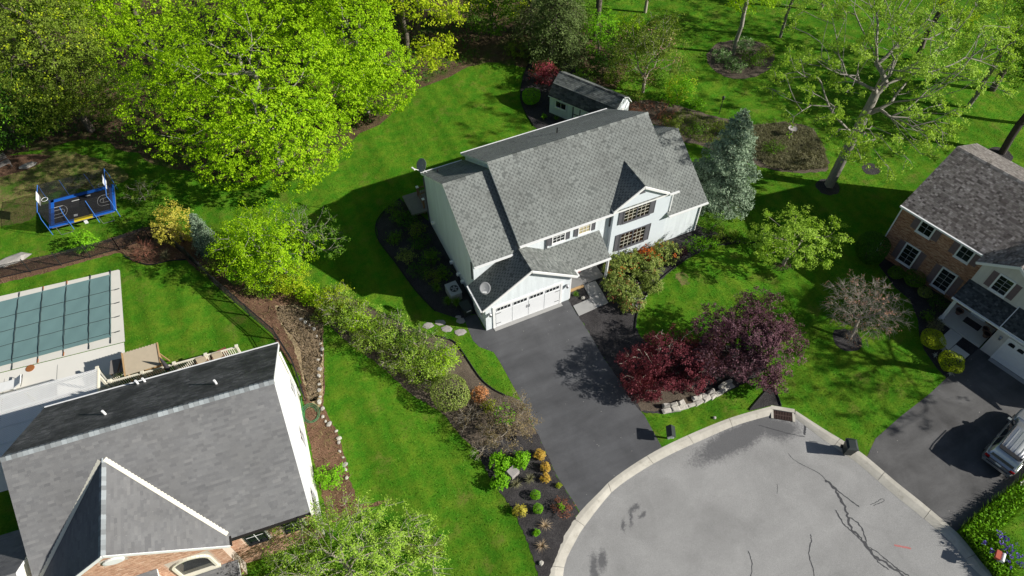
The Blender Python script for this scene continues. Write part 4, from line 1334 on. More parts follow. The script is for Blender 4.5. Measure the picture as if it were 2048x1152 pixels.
# porch
MB().box(6.22, -2.0, -.02, 9.22, .17, .14).build('porch_floor', 'coping_concrete', B)
roof_plane(B, 'dark_shingle', [(6.12, -2.25, 2.72), (9.33, -2.25, 2.72), (9.33, -.795, 3.42), (6.12, -.795, 3.42)], (1, 0, 0), seed=36, mode='random', tab=.17, course=.13)
MB().bar((6.12, -2.31, 2.66), (16, -2.31, 2.66), .12, .12).build('gutter', 'white_trim', B)
po = MB().box(6.27, -1.99, .14, 6.49, -1.77, 2.55).build('porch_post', 'white_paint', B)
MB().box(6.21, -2.05, .141, 6.55, -1.71, .30).build('post_base', 'white_paint', po)
bd = MB().box(7.40, .12, .15, 8.40, .179, 2.25).build('door', 'door_white', B)
MB().box(7.55, .10, .9, 8.25, .119, 2.1).build('door_window', 'glass', bd)
for a, b in ((6.75, 7.2), (8.6, 9.05)):
    MB().box(a, .10, .7, b, .182, 2.2).build('sidelight', 'shutter_plum', B)
# attached garage
MB().ext([(a, -2.05, b) for a, b in [(9.32, -.05), (15.8, -.05), (15.8, 2.62), (9.32, 2.62)]], (0, 2.2, 0)).build('wall', 'tan_siding', B)
roof_plane(B, 'dark_shingle', [(9.34, -2.25, 2.80), (16, -2.25, 2.80), (16, .1, 4.10), (9.34, .1, 4.10)], (1, 0, 0), seed=37, mode='random', tab=.17, course=.13)
MB().bar((9.31, -2.28, 2.76), (9.31, -.3, 3.86), .05, .16).build('rake_board', 'white_trim', B)
bg_ = MB().box(10.2, -2.10, .02, 14.9, -2.04, 2.15).build('garage_door', 'door_white', B)
for x in (10.08, 14.9):
    MB().box(x, -2.13, 0, x + .118, -2.04, 2.28).build('door_frame', 'white_trim', bg_)
MB().box(10.199, -2.13, 2.152, 14.899, -2.04, 2.28).build('door_frame', 'white_trim', bg_)
for k in range(8):
    for r_ in range(4):
        if r_ < 3:
            MB().box(10.26 + k * .58, -2.115, .1 + r_ * .52, 10.72 + k * .58, -2.1005, .5 + r_ * .52).build('door_panel', 'door_white', bg_)
    a = 10.30 + k * .58
    MB().ext([(a, -2.102, 1.70), (a + .38, -2.102, 1.70), (a + .38, -2.102, 1.92), (a + .30, -2.102, 2.0), (a + .08, -2.102, 2.0), (a, -2.102, 1.92)], (0, -.012, 0)).build('door_window', 'glass', bg_)
MB().box(10.1, -2.45, -.02, 15, -2.135, .03).build('door_sill', 'walk_concrete', bg_)
lp = MB().lathe([(.04, 0), (.09, .04), (.08, .22), (.11, .24), (.02, .32)], (9.75, -2.2, 1.75), 8).build('wall_lamp', 'steel', B)
MB().box(9.71, -2.14, 1.8, 9.79, -2.045, 1.95).build('bracket', 'steel', lp)


def Bw(x, y):
    a = R(-75.52)
    return (28.8 + x * math.cos(a) - y * math.sin(a), -5.75 + x * math.sin(a) + y * math.cos(a))


for q, lab in (([(7.22, -2.06), (8.10, -2.04), (8.06, -3.80), (7.18, -3.46)], 'larger pale walkway slab at the brick house porch'), ([(8.12, -2.98), (9.12, -3.02), (9.07, -3.93), (8.08, -3.87)], 'smaller pale walkway slab beside the right driveway')):
    o = MB().ext([(*Bw(a, b), -.02) for a, b in q], (0, 0, .08)).build('walkway_slab', 'coping_concrete', None)
    tag(o, lab, 'paving slab', 'brick house path slabs')
for (x, y, lab) in ((6.85, -.55, 'clay pot near the porch pillar of the brick house'), (8.75, -.55, 'small clay pot beside the porch door of the brick house'), (9.02, -.95, 'dark clay pot by the garage corner on the brick house porch')):
    c = Bw(x, y)
    p_ = thing('flower_pot', lab, 'pot', (c[0], c[1], .14), 0, 'porch flower pots')
    k = .8 if 'small' in lab else 1.0
    MB().lathe([(.15 * k, 0), (.24 * k, .30 * k), (.27 * k, .31 * k), (.27 * k, .36 * k), (.22 * k, .36 * k), (.20 * k, .27 * k)], (0, 0, 0), 14).build('pot', 'terracotta', p_)
    MB().lathe([(.215 * k, .27 * k), (.10, .30 * k), (.01, .31 * k)], (0, 0, 0.002), 12).build('soil', 'black_mulch', p_)
c = Bw(7.95, -.62)
dm = MB().box(-.55, -.30, 0, .55, .30, .02).build('door_mat', 'dark_fabric', None, loc=(c[0], c[1], .142))
dm.rotation_euler = (0, 0, R(-75.5))
tag(dm, 'dark door mat on the brick house porch', 'mat')

# ------------------------------------------------------------------ cream house, lower left
C = thing('cream_house', 'cream-sided house with wide grey shingle roof in the lower left', 'house', (-13.2, -3.85, 0), R(-5.4))
MB().ext([(-.06, a, b) for a, b in [(-5.2, -.05), (4.45, -.05), (4.45, 5.28), (0, 8.40), (-5.2, 4.58)]], (-12.4, 0, 0)).build('wall', 'cream_siding', C)
CS = 'charcoal_shingle'
def zf(y):
    return 8.6 + .736 * y
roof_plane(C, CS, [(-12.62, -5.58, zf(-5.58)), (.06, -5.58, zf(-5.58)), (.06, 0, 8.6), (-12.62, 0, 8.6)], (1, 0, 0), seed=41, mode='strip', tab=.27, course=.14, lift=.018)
roof_plane(C, 'black_rear_shingle', [(-12.62, 4.80, 5.19), (.06, 4.80, 5.19), (.06, .001, 8.6), (-12.62, .001, 8.6)], (1, 0, 0), seed=42, mode='strip', tab=.27, course=.14, lift=.02)
ridge_caps(C, 'ridge_tile', (-12.62, 0, 8.6), (.06, 0, 8.6), .17, .12, size=.24, seed=43)
MB().bar((-12.62, 4.86, 5.12), (.06, 4.86, 5.12), .12, .12).build('gutter', 'white_trim', C)
MB().bar((-3.9, -5.64, 4.42), (.06, -5.64, 4.42), .12, .12).build('gutter', 'copper_gutter', C)
MB().bar((.075, -5.58, zf(-5.58) - .09), (.075, 0, 8.51), .03, .18).build('rake_board', 'white_trim', C)
MB().bar((.075, 4.80, 5.10), (.075, 0, 8.51), .03, .18).build('rake_board', 'white_trim', C)
MB().box(.0, 4.2, .1, .07, 4.32, 5.0).build('downspout', 'white_trim', C)
FR = lambda a, b, c: (-.06 - b, a, c)
window(C, 3.0, 4.0, 1.5, 2.9, 0.0, cols=2, rows=2, face=FR)
window(C, -.3, .7, 1.2, 2.7, 0.0, cols=2, rows=2, face=FR)
window(C, -4.2, -3.2, 1.2, 2.7, 0.0, cols=2, rows=2, face=FR)
# front cross gable
GX, GZ, GF = -8.45, 7.80, -5.97
MB().ext([(a, -5.80, b) for a, b in [(-12.5, 0), (-4.4, 0), (-4.4, 4.78), (GX, 7.58), (-12.5, 4.78)]], (0, 3.0, 0)).build('wall', 'pale_mortar', C)
gtest = lambda x, z: z < 7.55 - .69 * abs(x - GX)
arch = (-6.98, -5.02, 2.45, 4.50)
bricks(C, 'brick_pink', -12.5, -4.4, 0, 7.6, -5.80, [arch, (-8.9, -7.9, 6.35, 7.0)], test=gtest, seed=51)
bricks(C, 'brick_pink', -4.38, -.1, 0, 4.2, -5.20, [(-3.6, -2.5, 2.2, 3.9), (-1.7, -.6, 2.2, 3.9)], seed=52)
vy = lambda z: (z - 8.6) / .736
roof_plane(C, CS, [(-3.93, GF, 4.60), (-3.93, -5.36, 4.60), (GX, vy(GZ), GZ), (GX, GF, GZ)], (0, 1, 0), seed=44, mode='strip', tab=.27, course=.14, lift=.018)
roof_plane(C, CS, [(-12.97, GF, 4.60), (-12.97, -5.36, 4.60), (GX - .001, vy(GZ), GZ), (GX - .001, GF, GZ)], (0, 1, 0), seed=45, mode='strip', tab=.27, course=.14, lift=.018)
ridge_caps(C, 'ridge_tile', (GX, GF, GZ), (GX, vy(GZ), GZ), .16, .115, size=.24, seed=46, side=(1, 0, 0))
for xe in (-3.93, -12.97):
    s_ = 1 if xe > GX else -1
    p, q = Vector((xe, -5.40, 4.62)), Vector((GX + .12 * s_, vy(GZ - .05), GZ - .05))
    MB().bar(p + Vector((0, 0, .062)), q + Vector((0, 0, .062)), .22, .012).build('valley_flashing', 'cream_vinyl', C)
    MB().bar((xe, GF - .02, 4.50), (GX, GF - .02, 7.70), .03, .19).build('rake_board', 'white_trim', C)
MB().bar((-3.87, GF, 4.52), (-3.87, -5.45, 4.52), .10, .10).build('gutter', 'copper_gutter', C)
ov = MB()
ov.lathe([(.42, 0), (.42, .07), (.34, .09)], (0, 0, 0), 20)
ovo = ov.build('oval_vent', 'white_trim', C)
ovo.matrix_local = Matrix.Translation((-8.4, -5.82, 6.68)) @ Matrix.Rotation(R(90), 4, 'X') @ Matrix.Diagonal((1.1, .7, 1, 1))
# arched window
ax0, ax1, az0, azs = -6.85, -5.15, 2.6, 3.75
cx_ = (ax0 + ax1) / 2
arc = [(cx_ + .85 * math.cos(a), azs + .62 * math.sin(a)) for a in np.linspace(0, math.pi, 15)]
gl = [(ax0, az0), (ax1, az0)] + arc
aw = MB().ext([(a, -5.80, b) for a, b in gl], (0, -.012, 0)).build('arched_window', 'glass', C)
ring = [(ax1, az0)] + arc + [(ax0, az0)]
for i in range(len(ring) - 1):
    (a0, b0), (a1, b1) = ring[i], ring[i + 1]
    MB().bar((a0, -5.85, b0), (a1, -5.85, b1), .12, .12, up=(0, 1, 0)).build('casing', 'cream_vinyl', aw)
MB().box(ax0 - .15, -5.98, az0 - .12, ax1 + .15, -5.815, az0 - .002).build('sill', 'cream_vinyl', aw)
for a, b in ((-3.5, -2.6), (-1.6, -.7)):
    window(C, a, b, 2.3, 3.8, -5.2, cols=2, rows=2, frame='dark_metal')
# low roofs at the front and the lower garage roof
roof_plane(C, CS, [(-12.6, -7.6, 3.45), (-7.42, -7.6, 3.45), (-7.42, -5.82, 4.35), (-12.6, -5.82, 4.35)], (1, 0, 0), seed=47, mode='strip', tab=.27, course=.14, lift=.018)
MB().ext([(-12.45, a, b) for a, b in [(-7.4, 0), (-5.83, 0), (-5.83, 4.1), (-7.4, 3.3)]], (4.9, 0, 0)).build('wall', 'pale_mortar', C)
roof_plane(C, CS, [(-6.9, -7.3, 1.9), (-4.2, -7.3, 1.9), (-4.2, -5.83, 2.35), (-6.9, -5.83, 2.35)], (1, 0, 0), seed=53, mode='strip', tab=.27, course=.14, lift=.018)
roof_plane(C, CS, [(-21, -8.2, 3.4), (-12.9, -8.2, 3.4), (-12.9, -4.6, 6.05), (-21, -4.6, 6.05)], (1, 0, 0), seed=48, mode='strip', tab=.27, course=.14, lift=.018)
roof_plane(C, CS, [(-21, -1.0, 3.4), (-12.9, -1.0, 3.4), (-12.9, -4.599, 6.05), (-21, -4.599, 6.05)], (1, 0, 0), seed=49, mode='strip', tab=.27, course=.14, lift=.018)
MB().ext([(-21, a, b) for a, b in [(-7.8, 0), (-1.4, 0), (-1.4, 3.5), (-4.6, 5.8), (-7.8, 3.5)]], (8.0, 0, 0)).build('wall', 'cream_siding', C)
for x, y in ((-8.45, 1.61), (-2.96, 1.49), (-7.64, 4.5), (-7.29, 4.55)):
    z = 8.6 - .711 * y
    MB().tube([(x, y, z - .1), (x, y, z + .38)], .065, 10).build('vent_pipe', 'white_pvc', C)

# ------------------------------------------------------------------ plants
def unit(v):
    return v / (np.linalg.norm(v, axis=-1, keepdims=True) + 1e-9)


def leaf_mesh(name, C, N, size, tint, rng, aspect=0.62, T=None, fold=0.0):
    """one rhombic leaf blade for each centre C with normal N"""
    n = len(C)
    N = unit(N)
    if T is None:
        T = unit(np.cross(N, rng.normal(size=(n, 3))))
    else:
        T = unit(T)
    Bv = np.cross(N, T)
    s = np.asarray(size)[:, None] if np.ndim(size) else np.full((n, 1), size)
    V = np.empty((n, 4, 3))
    V[:, 0] = C - T * s * 0.5
    V[:, 1] = C + Bv * s * 0.5 * aspect + N * s * fold
    V[:, 2] = C + T * s * 0.55
    V[:, 3] = C - Bv * s * 0.5 * aspect + N * s * fold
    return raw_mesh(name, V.reshape(-1, 3), np.full(n, 4), np.arange(4 * n), tint)


def sample_crown(rng, lobes, n, shell=0.25):
    L = np.array(lobes, float)
    w = (L[:, 3] * L[:, 4] + L[:, 4] * L[:, 5] + L[:, 3] * L[:, 5])
    k = rng.choice(len(L), n, p=w / w.sum())
    d = unit(rng.normal(size=(n, 3)))
    r = 1 - np.abs(rng.normal(0, shell, n))
    r = np.clip(r, 0.12, 1.0)
    P = L[k, :3] + d * r[:, None] * L[k, 3:6]
    return P, d


def skeleton(rng, trunk, targets, r_base, r_tip=0.012, bend=0.12, sag=0.0):
    """grow limbs from the trunk to every target; returns segments (p0, p1, r0, r1)"""
    nodes = [np.array(p, float) for p in trunk]
    par = list(range(-1, len(trunk) - 1))
    plen = [0.0]
    for i in range(1, len(nodes)):
        plen.append(plen[-1] + np.linalg.norm(nodes[i] - nodes[i - 1]) * 0.4)
    first = max(1, len(trunk) // 3)
    ntr = len(trunk)
    order = np.argsort(np.linalg.norm(targets - nodes[-1], axis=1))
    for t in targets[order]:
        A = np.array(nodes[first:])
        d = np.linalg.norm(A - t, axis=1)
        up = np.maximum(0, A[:, 2] - t[2]) * 0.6
        dirs = np.array([nodes[i] - nodes[max(par[i], 0)] for i in range(first, len(nodes))])
        cs = np.sum(unit(dirs) * unit(t - A), axis=1)
        c = d * (1 + .55 * (1 - cs)) + 0.22 * np.array(plen[first:]) + up
        j = int(np.argmin(c)) + first
        p = nodes[j]
        D = np.linalg.norm(t - p)
        m = max(1, min(4, int(D / 0.9)))
        last = j
        for k in range(1, m + 1):
            f = k / m
            q = p + (t - p) * f
            if k < m:
                q = q + rng.normal(0, bend * D / m, 3) + np.array([0, 0, sag * D * f * (1 - f)])
            nodes.append(q)
            par.append(last)
            plen.append(plen[last] + np.linalg.norm(q - nodes[last]))
            last = len(nodes) - 1
    N = len(nodes)
    cnt = np.zeros(N)
    ch = [[] for _ in range(N)]
    for i in range(N):
        if par[i] >= 0:
            ch[par[i]].append(i)
    for i in range(N - 1, -1, -1):
        pass
    order = sorted(range(N), key=lambda i: -i)
    for i in order:
        if not ch[i]:
            cnt[i] = 1
        if par[i] >= 0:
            cnt[par[i]] += cnt[i]
    for _ in range(2):
        for i in range(ntr, N):
            if len(ch[i]) >= 1 and par[i] >= 0:
                nodes[i] = nodes[i] * .5 + nodes[par[i]] * .25 + nodes[ch[i][0]] * .25
    rad = r_tip * cnt ** 0.6
    k = r_base / max(rad[0], 1e-6)
    rad = r_tip + (rad - r_tip) * (r_base - r_tip) / max(rad[0] - r_tip, 1e-6)
    segs = []
    for i in range(N):
        if par[i] >= 0:
            r0 = rad[par[i]] if (i < ntr) else min(rad[par[i]], rad[i] * 1.25)
            segs.append((nodes[par[i]], nodes[i], r0, rad[i]))
    return segs, nodes, ch


def seg_mesh(name, segs, n=5, min_r=0.0):
    S = [s for s in segs if max(s[2], s[3]) >= min_r]
    P0 = np.array([s[0] for s in S])
    P1 = np.array([s[1] for s in S])
    R0 = np.array([s[2] for s in S])
    R1 = np.array([s[3] for s in S])
    d = unit(P1 - P0)
    ref = np.tile(np.array([0.31, 0.17, 0.93]), (len(S), 1))
    a = unit(np.cross(d, ref))
    b = np.cross(d, a)
    P1 = P1 + d * R1[:, None] * 0.4
    V = np.empty((len(S), 2 * n, 3))
    for k in range(n):
        t = 2 * math.pi * k / n
        o = a * math.cos(t) + b * math.sin(t)
        V[:, k] = P0 + o * R0[:, None]
        V[:, n + k] = P1 + o * R1[:, None]
    F = []
    for k in range(n):
        k2 = (k + 1) % n
        F.append([k, n + k, n + k2, k2])
    F = np.array(F)
    idx = (F[None] + (np.arange(len(S)) * 2 * n)[:, None, None]).reshape(-1)
    return raw_mesh(name, V.reshape(-1, 3), np.full(len(S) * n, 4), idx, np.full(len(S) * n, .5), smooth=True)


def twigs_for(rng, tips, origin, n_per, length, spread=0.7, r=0.006, droop=0.0):
    segs = []
    ends = []
    for p in tips:
        out = unit((p - origin)[None])[0]
        for _ in range(n_per):
            d = unit((out + rng.normal(0, spread, 3))[None])[0]
            d[2] -= droop
            L = length * rng.uniform(.5, 1.2)
            m = p + d * L * .5 + rng.normal(0, .04 * length, 3)
            e = p + d * L + np.array([0, 0, -droop * L * .4])
            segs.append((p, m, r * 1.5, r))
            segs.append((m, e, r, r * .55))
            ends.append(m)
            ends.append(e)
    return segs, np.array(ends)


def tree(label, base, lobes, trunk, r_base, leaf, n_clump, per, leaf_size, clump_r, seed, bark='bark', shell=0.22, n_limb=70, twigs=0, twig_len=.8, group='trees', name='tree', cat='tree',
         tip_only=0.0, flat=0.6, face_up=0.55, droop=0.0, extra=None, bend=.12, r_tip=.012, sag=0.0, sides=5, twig_r=.006):
    """trunk with limbs, and a crown of small leaf blades gathered in clumps. Coordinates are relative to the base, z up"""
    rng = np.random.default_rng(seed)
    T = thing(name, label, cat, (base[0], base[1], 0), 0, group)
    ctr = np.mean(np.array(lobes)[:, :3], axis=0)
    tg, _ = sample_crown(rng, lobes, n_limb, shell + .12)
    segs, nodes, ch = skeleton(rng, trunk, tg, r_base, r_tip, bend=bend, sag=sag)
    tips = np.array([nodes[i] for i in range(len(nodes)) if not ch[i]])
    ends = tips
    if twigs:
        ts, ends = twigs_for(rng, tips, ctr * .7, twigs, twig_len, r=twig_r, droop=droop)
        segs = segs + ts
    link('trunk', seg_mesh('trunk', segs, sides), bark, T)
    if n_clump:
        P, d = sample_crown(rng, lobes, n_clump, shell)
        k = rng.random(n_clump) < tip_only
        e = ends[rng.integers(0, len(ends), n_clump)]
        P[k] = e[k] + rng.normal(0, clump_r * .35, (k.sum(), 3))
        L = np.array(lobes)
        nrm = unit(P - ctr)
        cl = np.repeat(np.arange(n_clump), per)
        off = rng.normal(0, 1, (len(cl), 3))
        off = unit(off) * (rng.random((len(cl), 1)) ** .5)
        csz = clump_r * rng.uniform(.6, 1.35, n_clump)
        off[:, 2] *= flat
        Cc = P[cl] + off * csz[cl][:, None]
        N = nrm[cl] * .8 + np.array([0, 0, face_up]) + rng.normal(0, .55, (len(cl), 3))
        ctint = rng.normal(.5, .17, n_clump)
        tint = np.clip(ctint[cl] + rng.normal(0, .14, len(cl)) + .1 * off[:, 2], 0, 1)
        size = leaf_size * rng.uniform(.65, 1.3, len(cl))
        keep = Cc[:, 2] > .03
        link('crown', leaf_mesh('crown', Cc[keep], N[keep], size[keep], tint[keep], rng, fold=.08), leaf, T)
    if extra:
        for (mat, n2, per2, sz2, cr2, lob2, nm2) in extra:
            P, d = sample_crown(rng, lob2, n2, .12)
            cl = np.repeat(np.arange(n2), per2)
            Cc = P[cl] + rng.normal(0, cr2 * .5, (len(cl), 3))
            N = unit(P[cl] - ctr) + np.array([0, 0, .6]) + rng.normal(0, .5, (len(cl), 3))
            link(nm2, leaf_mesh(nm2, Cc, N, sz2 * rng.uniform(.7, 1.3, len(cl)), np.clip(rng.normal(.5, .22, len(cl)), 0, 1), rng), mat, T)
    return T


def lumpy(lobes, n, r0, r1, seed):
    """break a crown up into many small boughs sitting on the big lobes"""
    rng = np.random.default_rng(seed)
    P, d = sample_crown(rng, lobes, n, .10)
    P = P[P[:, 2] > .5]
    out = []
    for p in P:
        r_ = rng.uniform(r0, r1)
        out.append((p[0], p[1], p[2], r_ * rng.uniform(.9, 1.3), r_ * rng.uniform(.9, 1.3), r_ * rng.uniform(.6, .85)))
    return out


def trunk_line(h, lean=(0, 0), n=5, wob=.08, seed=0):
    r_ = random.Random(seed)
    return [(lean[0] * (i / n) + (r_.uniform(-wob, wob) if 0 < i else 0), lean[1] * (i / n) + (r_.uniform(-wob, wob) if 0 < i else 0), h * i / n) for i in range(n + 1)]


def shrub(label, base, rx, ry, h, leaf, seed, n=None, leaf_size=.09, per=10, clump_r=.16, group='shrubs', shell=.16, bark='bark', cat='shrub', name='shrub', stems=True, z0=0.0, twigs=0, twig_len=.35, tip_only=0.0, extra=None, rz=0.0, lumps=5, face_up=.55, n_limb=16, shape='dome', twig_r=.005):
    rng = np.random.default_rng(seed)
    lobes = [(0, 0, z0 + h * .48, rx * .92, ry * .92, h * .5)]
    for k in range(lumps):
        a = 2 * math.pi * (k + rng.random()) / max(lumps, 1)
        q = rng.uniform(.35, .62)
        lobes.append((rx * q * math.cos(a), ry * q * math.sin(a), z0 + h * rng.uniform(.42, .62), rx * rng.uniform(.40, .55), ry * rng.uniform(.40, .55), h * rng.uniform(.34, .44)))
    area = 3.0 * (rx * ry + (rx + ry) * h * .7)
    if n is None:
        n = int(area / (clump_r ** 2) * .55) + 12
    trunk = [(0, 0, 0), (0.02, 0, h * .12), (0, .02, h * .25)]
    T = tree(label, base, lobes, trunk, .03 + .02 * h, leaf, n, per, leaf_size, clump_r, seed, bark=bark, shell=shell, n_limb=n_limb, twigs=twigs, twig_len=twig_len, group=group, name=name, cat=cat, tip_only=tip_only, extra=extra, face_up=face_up, flat=.8, r_tip=.008, sides=4, twig_r=twig_r)
    T.rotation_euler = (0, 0, rz)
    return T


def globe(label, base, r, h, leaf, seed, leaf_size=.05, group='clipped shrubs', jit=.05, name='shrub', cat='shrub', density=1.0):
    """clipped round bush: dense small leaves on a slightly lumpy ball, over short stems"""
    rng = np.random.default_rng(seed)
    T = thing(name, label, cat, (base[0], base[1], 0), 0, group)
    area = 4 * math.pi * r * (h / 2)
    n = int(area / (leaf_size ** 2) * 2.4 * density)
    d = unit(rng.normal(size=(n, 3)))
    lump = 1 + jit * (np.sin(5 * d[:, 0] + seed) + np.sin(6 * d[:, 1] + 2 * seed) + np.sin(5 * d[:, 2] + 3 * seed)) * .6
    q = (1 - np.abs(rng.normal(0, .06, n))) * lump
    Cc = np.stack([d[:, 0] * r * q, d[:, 1] * r * q, h * .52 + d[:, 2] * h * .48 * q], 1)
    N = d + rng.normal(0, .45, (n, 3)) + np.array([0, 0, .2])
    tint = np.clip(rng.normal(.5, .22, n), 0, 1)
    keep = Cc[:, 2] > .02
    link('foliage', leaf_mesh('foliage', Cc[keep], N[keep], leaf_size * rng.uniform(.7, 1.35, n)[keep], tint[keep], rng, fold=.06), leaf, T)
    segs = []
    for k in range(9):
        e = unit(rng.normal(size=(1, 3)))[0] * np.array([r * .75, r * .75, h * .35]) + np.array([0, 0, h * .55])
        segs.append((np.zeros(3), e * .5 + np.array([0, 0, .02]), .03, .02))
        segs.append((e * .5, e, .02, .008))
    link('stem', seg_mesh('stem', segs, 4), 'bark', T)
    return T


def conifer(label, base, h, r, leaf, seed, n_whorl=26, per=11, needle=.13, group='conifers', droop=.25, bark='bark', base_h=.25, power=.9, twist=.25, dens=1.0, name='conifer', cat='tree', wide=.20):
    rng = np.random.default_rng(seed)
    T = thing(name, label, cat, (base[0], base[1], 0), 0, group)
    segs = [(np.array([0, 0, 0]), np.array([.03, 0, h * .5]), .05 + .013 * h, .03 + .006 * h), (np.array([.03, 0, h * .5]), np.array([0, 0, h]), .03 + .006 * h, .012)]
    C, N, S, TN = [], [], [], []
    for w in range(n_whorl):
        f = w / (n_whorl - 1)
        z = base_h + (h - base_h) * f
        L0 = r * (1 - f) ** power + .12
        k = max(4, int(per * (1 - f * .5)))
        a0 = rng.uniform(0, 6.28)
        for i in range(k):
            a = a0 + 2 * math.pi * i / k + rng.normal(0, twist)
            L = L0 * rng.uniform(.66, 1.14)
            d = np.array([math.cos(a), math.sin(a), 0])
            p0 = np.array([0, 0, z])
            mid = p0 + d * L * .55 + np.array([0, 0, .02 - droop * L * .18])
            end = p0 + d * L + np.array([0, 0, .06 * L - droop * L * .62])
            segs.append((p0, mid, .012 + .012 * L, .010 + .004 * L))
            segs.append((mid, end, .010 + .004 * L, .006))
            m = int((10 + 30 * L) * dens)
            t = rng.random(m) ** .62
            pos = np.where(t[:, None] < .55, p0 + (mid - p0) * (t[:, None] / .55), mid + (end - mid) * ((t[:, None] - .55) / .45))
            side = np.array([-d[1], d[0], 0])
            sp = wide * (.35 + L * .26) * (1.15 - t * .55)
            off = side * (rng.normal(0, 1, m) * sp)[:, None] + np.array([0, 0, 1]) * (rng.normal(0, .45, m) * sp * .7)[:, None]
            C.append(pos + off)
            N.append(np.array([0, 0, .9]) + d * .35 + rng.normal(0, .5, (m, 3)))
            S.append(needle * rng.uniform(.7, 1.3, m))
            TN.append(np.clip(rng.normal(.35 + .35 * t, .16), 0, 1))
    C, N, S, TN = map(np.concatenate, (C, N, S, TN))
    link('trunk', seg_mesh('trunk', segs, 5), bark, T)
    keep = C[:, 2] > .03
    link('crown', leaf_mesh('crown', C[keep], N[keep], S[keep], TN[keep], rng, aspect=.42, fold=.05), leaf, T)
    return T


def tuft(label, base, r, h, leaf, seed, n=60, w=.02, group='grass tufts', name='grass_tuft', cat='plant', spread=.8, curl=.5):
    """arching blades from one crown"""
    rng = np.random.default_rng(seed)
    a = rng.uniform(0, 6.28, n)
    L = r * rng.uniform(.4, 1.1, n) * spread
    hh = h * rng.uniform(.6, 1.15, n)
    d = np.stack([np.cos(a), np.sin(a), 0 * a], 1)
    s = np.stack([-np.sin(a), np.cos(a), 0 * a], 1) * (w / 2)
    z = np.array([0, 0, 1.0])
    b0 = d * .05 * r
    p1 = d * (L * .45)[:, None] + z * (hh * .8)[:, None]
    p2 = d * L[:, None] + z * (hh * (1 - curl * rng.random(n)))[:, None]
    V = np.stack([b0 - s, b0 + s, p1 + s, p1 - s, p2], 1).reshape(-1, 3)
    idx, cnt = [], []
    for i in range(n):
        o = 5 * i
        idx += [o, o + 1, o + 2, o + 3, o + 3, o + 2, o + 4]
        cnt += [4, 3]
    me = raw_mesh('blades', V, cnt, idx, np.repeat(np.clip(rng.normal(.5, .25, n), 0, 1), 2))
    o = link(name, me, leaf, None)
    o.location = (base[0], base[1], 0.01)
    tag(o, label, cat, group)
    return o

# ---- woodland edge, upper left
tree('big bright green maple with a very wide crown at the back of the lawn', (-8.83, 22.63), [(0, 0, 9.5, 6.6, 6.2, 5.6), (-4.8, .5, 7.4, 4.8, 4.6, 4.4), (3.8, -.6, 6.8, 4.6, 4.4, 4.0), (0, -3.6, 5.6, 4.6, 3.6, 3.4), (-.5, 4, 8.2, 4.6, 4, 4.5), (-3, -3, 4.6, 3.2, 3, 2.6), (1.2, -4.6, 3.8, 3.4, 2.6, 2.2), (3.2, -3.4, 4.0, 2.8, 2.4, 2.4), (-5.5, 3, 10, 4, 4, 4)],
     trunk_line(8.5, (.4, .3), 6, .15, 1), .42, 'leaf_maple', 4700, 15, .165, .34, 11, n_limb=190, shell=.2, bark='pale_bark', group='woodland trees', tip_only=.15, flat=.5)
tree('bright maple second from the left along the lawn, full down to the ground', (-0.13, 26.21), [(0, 0, 7.0, 3.9, 3.9, 5.0), (1.6, -1.6, 4.4, 3.1, 3.0, 3.4), (-2, -1.4, 4.6, 3.0, 3, 3.4), (.4, 1.6, 8.0, 3.0, 3, 4.0)],
     trunk_line(7, (.2, .1), 5, .12, 2), .26, 'leaf_maple', 2600, 14, .165, .33, 12, n_limb=90, shell=.16, bark='pale_bark', group='woodland trees')
tree('yellow-green tree with a bare dark trunk beside the bright maples', (5.03, 29.12), [(.6, 0, 9.5, 4.0, 3.6, 2.6), (2.6, -1, 6.8, 2.8, 2.4, 1.8), (-1.4, .3, 11.5, 3.2, 3, 2.2), (1.8, -1.6, 3.6, 2.4, 2.0, 1.5), (3.6, .6, 9.4, 2.4, 2.4, 1.7)],
     trunk_line(11, (.2, .2), 7, .10, 3), .27, 'leaf_yellowgreen', 1000, 14, .20, .46, 13, n_limb=70, shell=.3, bark='bark', group='woodland trees', tip_only=.35)
tree('tall dark olive tree in the upper left behind the trampoline', (-22.62, 33.96), [(0, 0, 8.5, 4.6, 4.4, 6.0), (-2.4, -1, 5.8, 3.2, 3.2, 4.2), (2, -1, 5.4, 2.8, 2.8, 4.0), (0, 1, 12.5, 3.4, 3.4, 3.6)],
     trunk_line(11, (0, 0), 6, .15, 4), .33, 'leaf_olive', 2700, 13, .16, .38, 14, n_limb=90, shell=.18, group='woodland trees', extra=[('leaf_yellowgreen', 230, 10, .15, .36, [(0, 0, 8.7, 4.7, 4.5, 6.0), (-1, 0, 12, 3.6, 3.6, 3.4)], 'painted_lit_sprays')])  # extra sprays in a brighter leaf colour, painted to look sunlit
tree('dense dark green tree at the left edge beyond the leaf strip', (-28.22, 34.39), [(0, 0, 4.2, 3.8, 3.4, 3.8), (-3, 1, 5.0, 3.2, 3.2, 4.2), (2.4, .4, 3.4, 2.4, 2.4, 3.0), (-1, 2, 7.4, 3.0, 3, 3)],
     trunk_line(6, (0, 0), 5, .15, 5), .24, 'leaf_dark', 1900, 13, .17, .42, 15, n_limb=70, shell=.15, group='woodland trees', extra=[('leaf_bright', 90, 9, .15, .4, [(0, -1, 4.2, 3.6, 3.2, 3.4)], 'painted_lit_sprays')])  # brighter leaves on the near side, sunlight put into their colour
tree('pale yellow-green tree in the top left corner', (-31.56, 42.60), [(0, 0, 12, 4.6, 4.2, 3.4), (-2, 1.5, 10, 4, 4, 3)],
     trunk_line(10, (0, 0), 6, .15, 6), .3, 'leaf_spring', 700, 14, .2, .5, 16, n_limb=50, shell=.25, group='woodland trees')
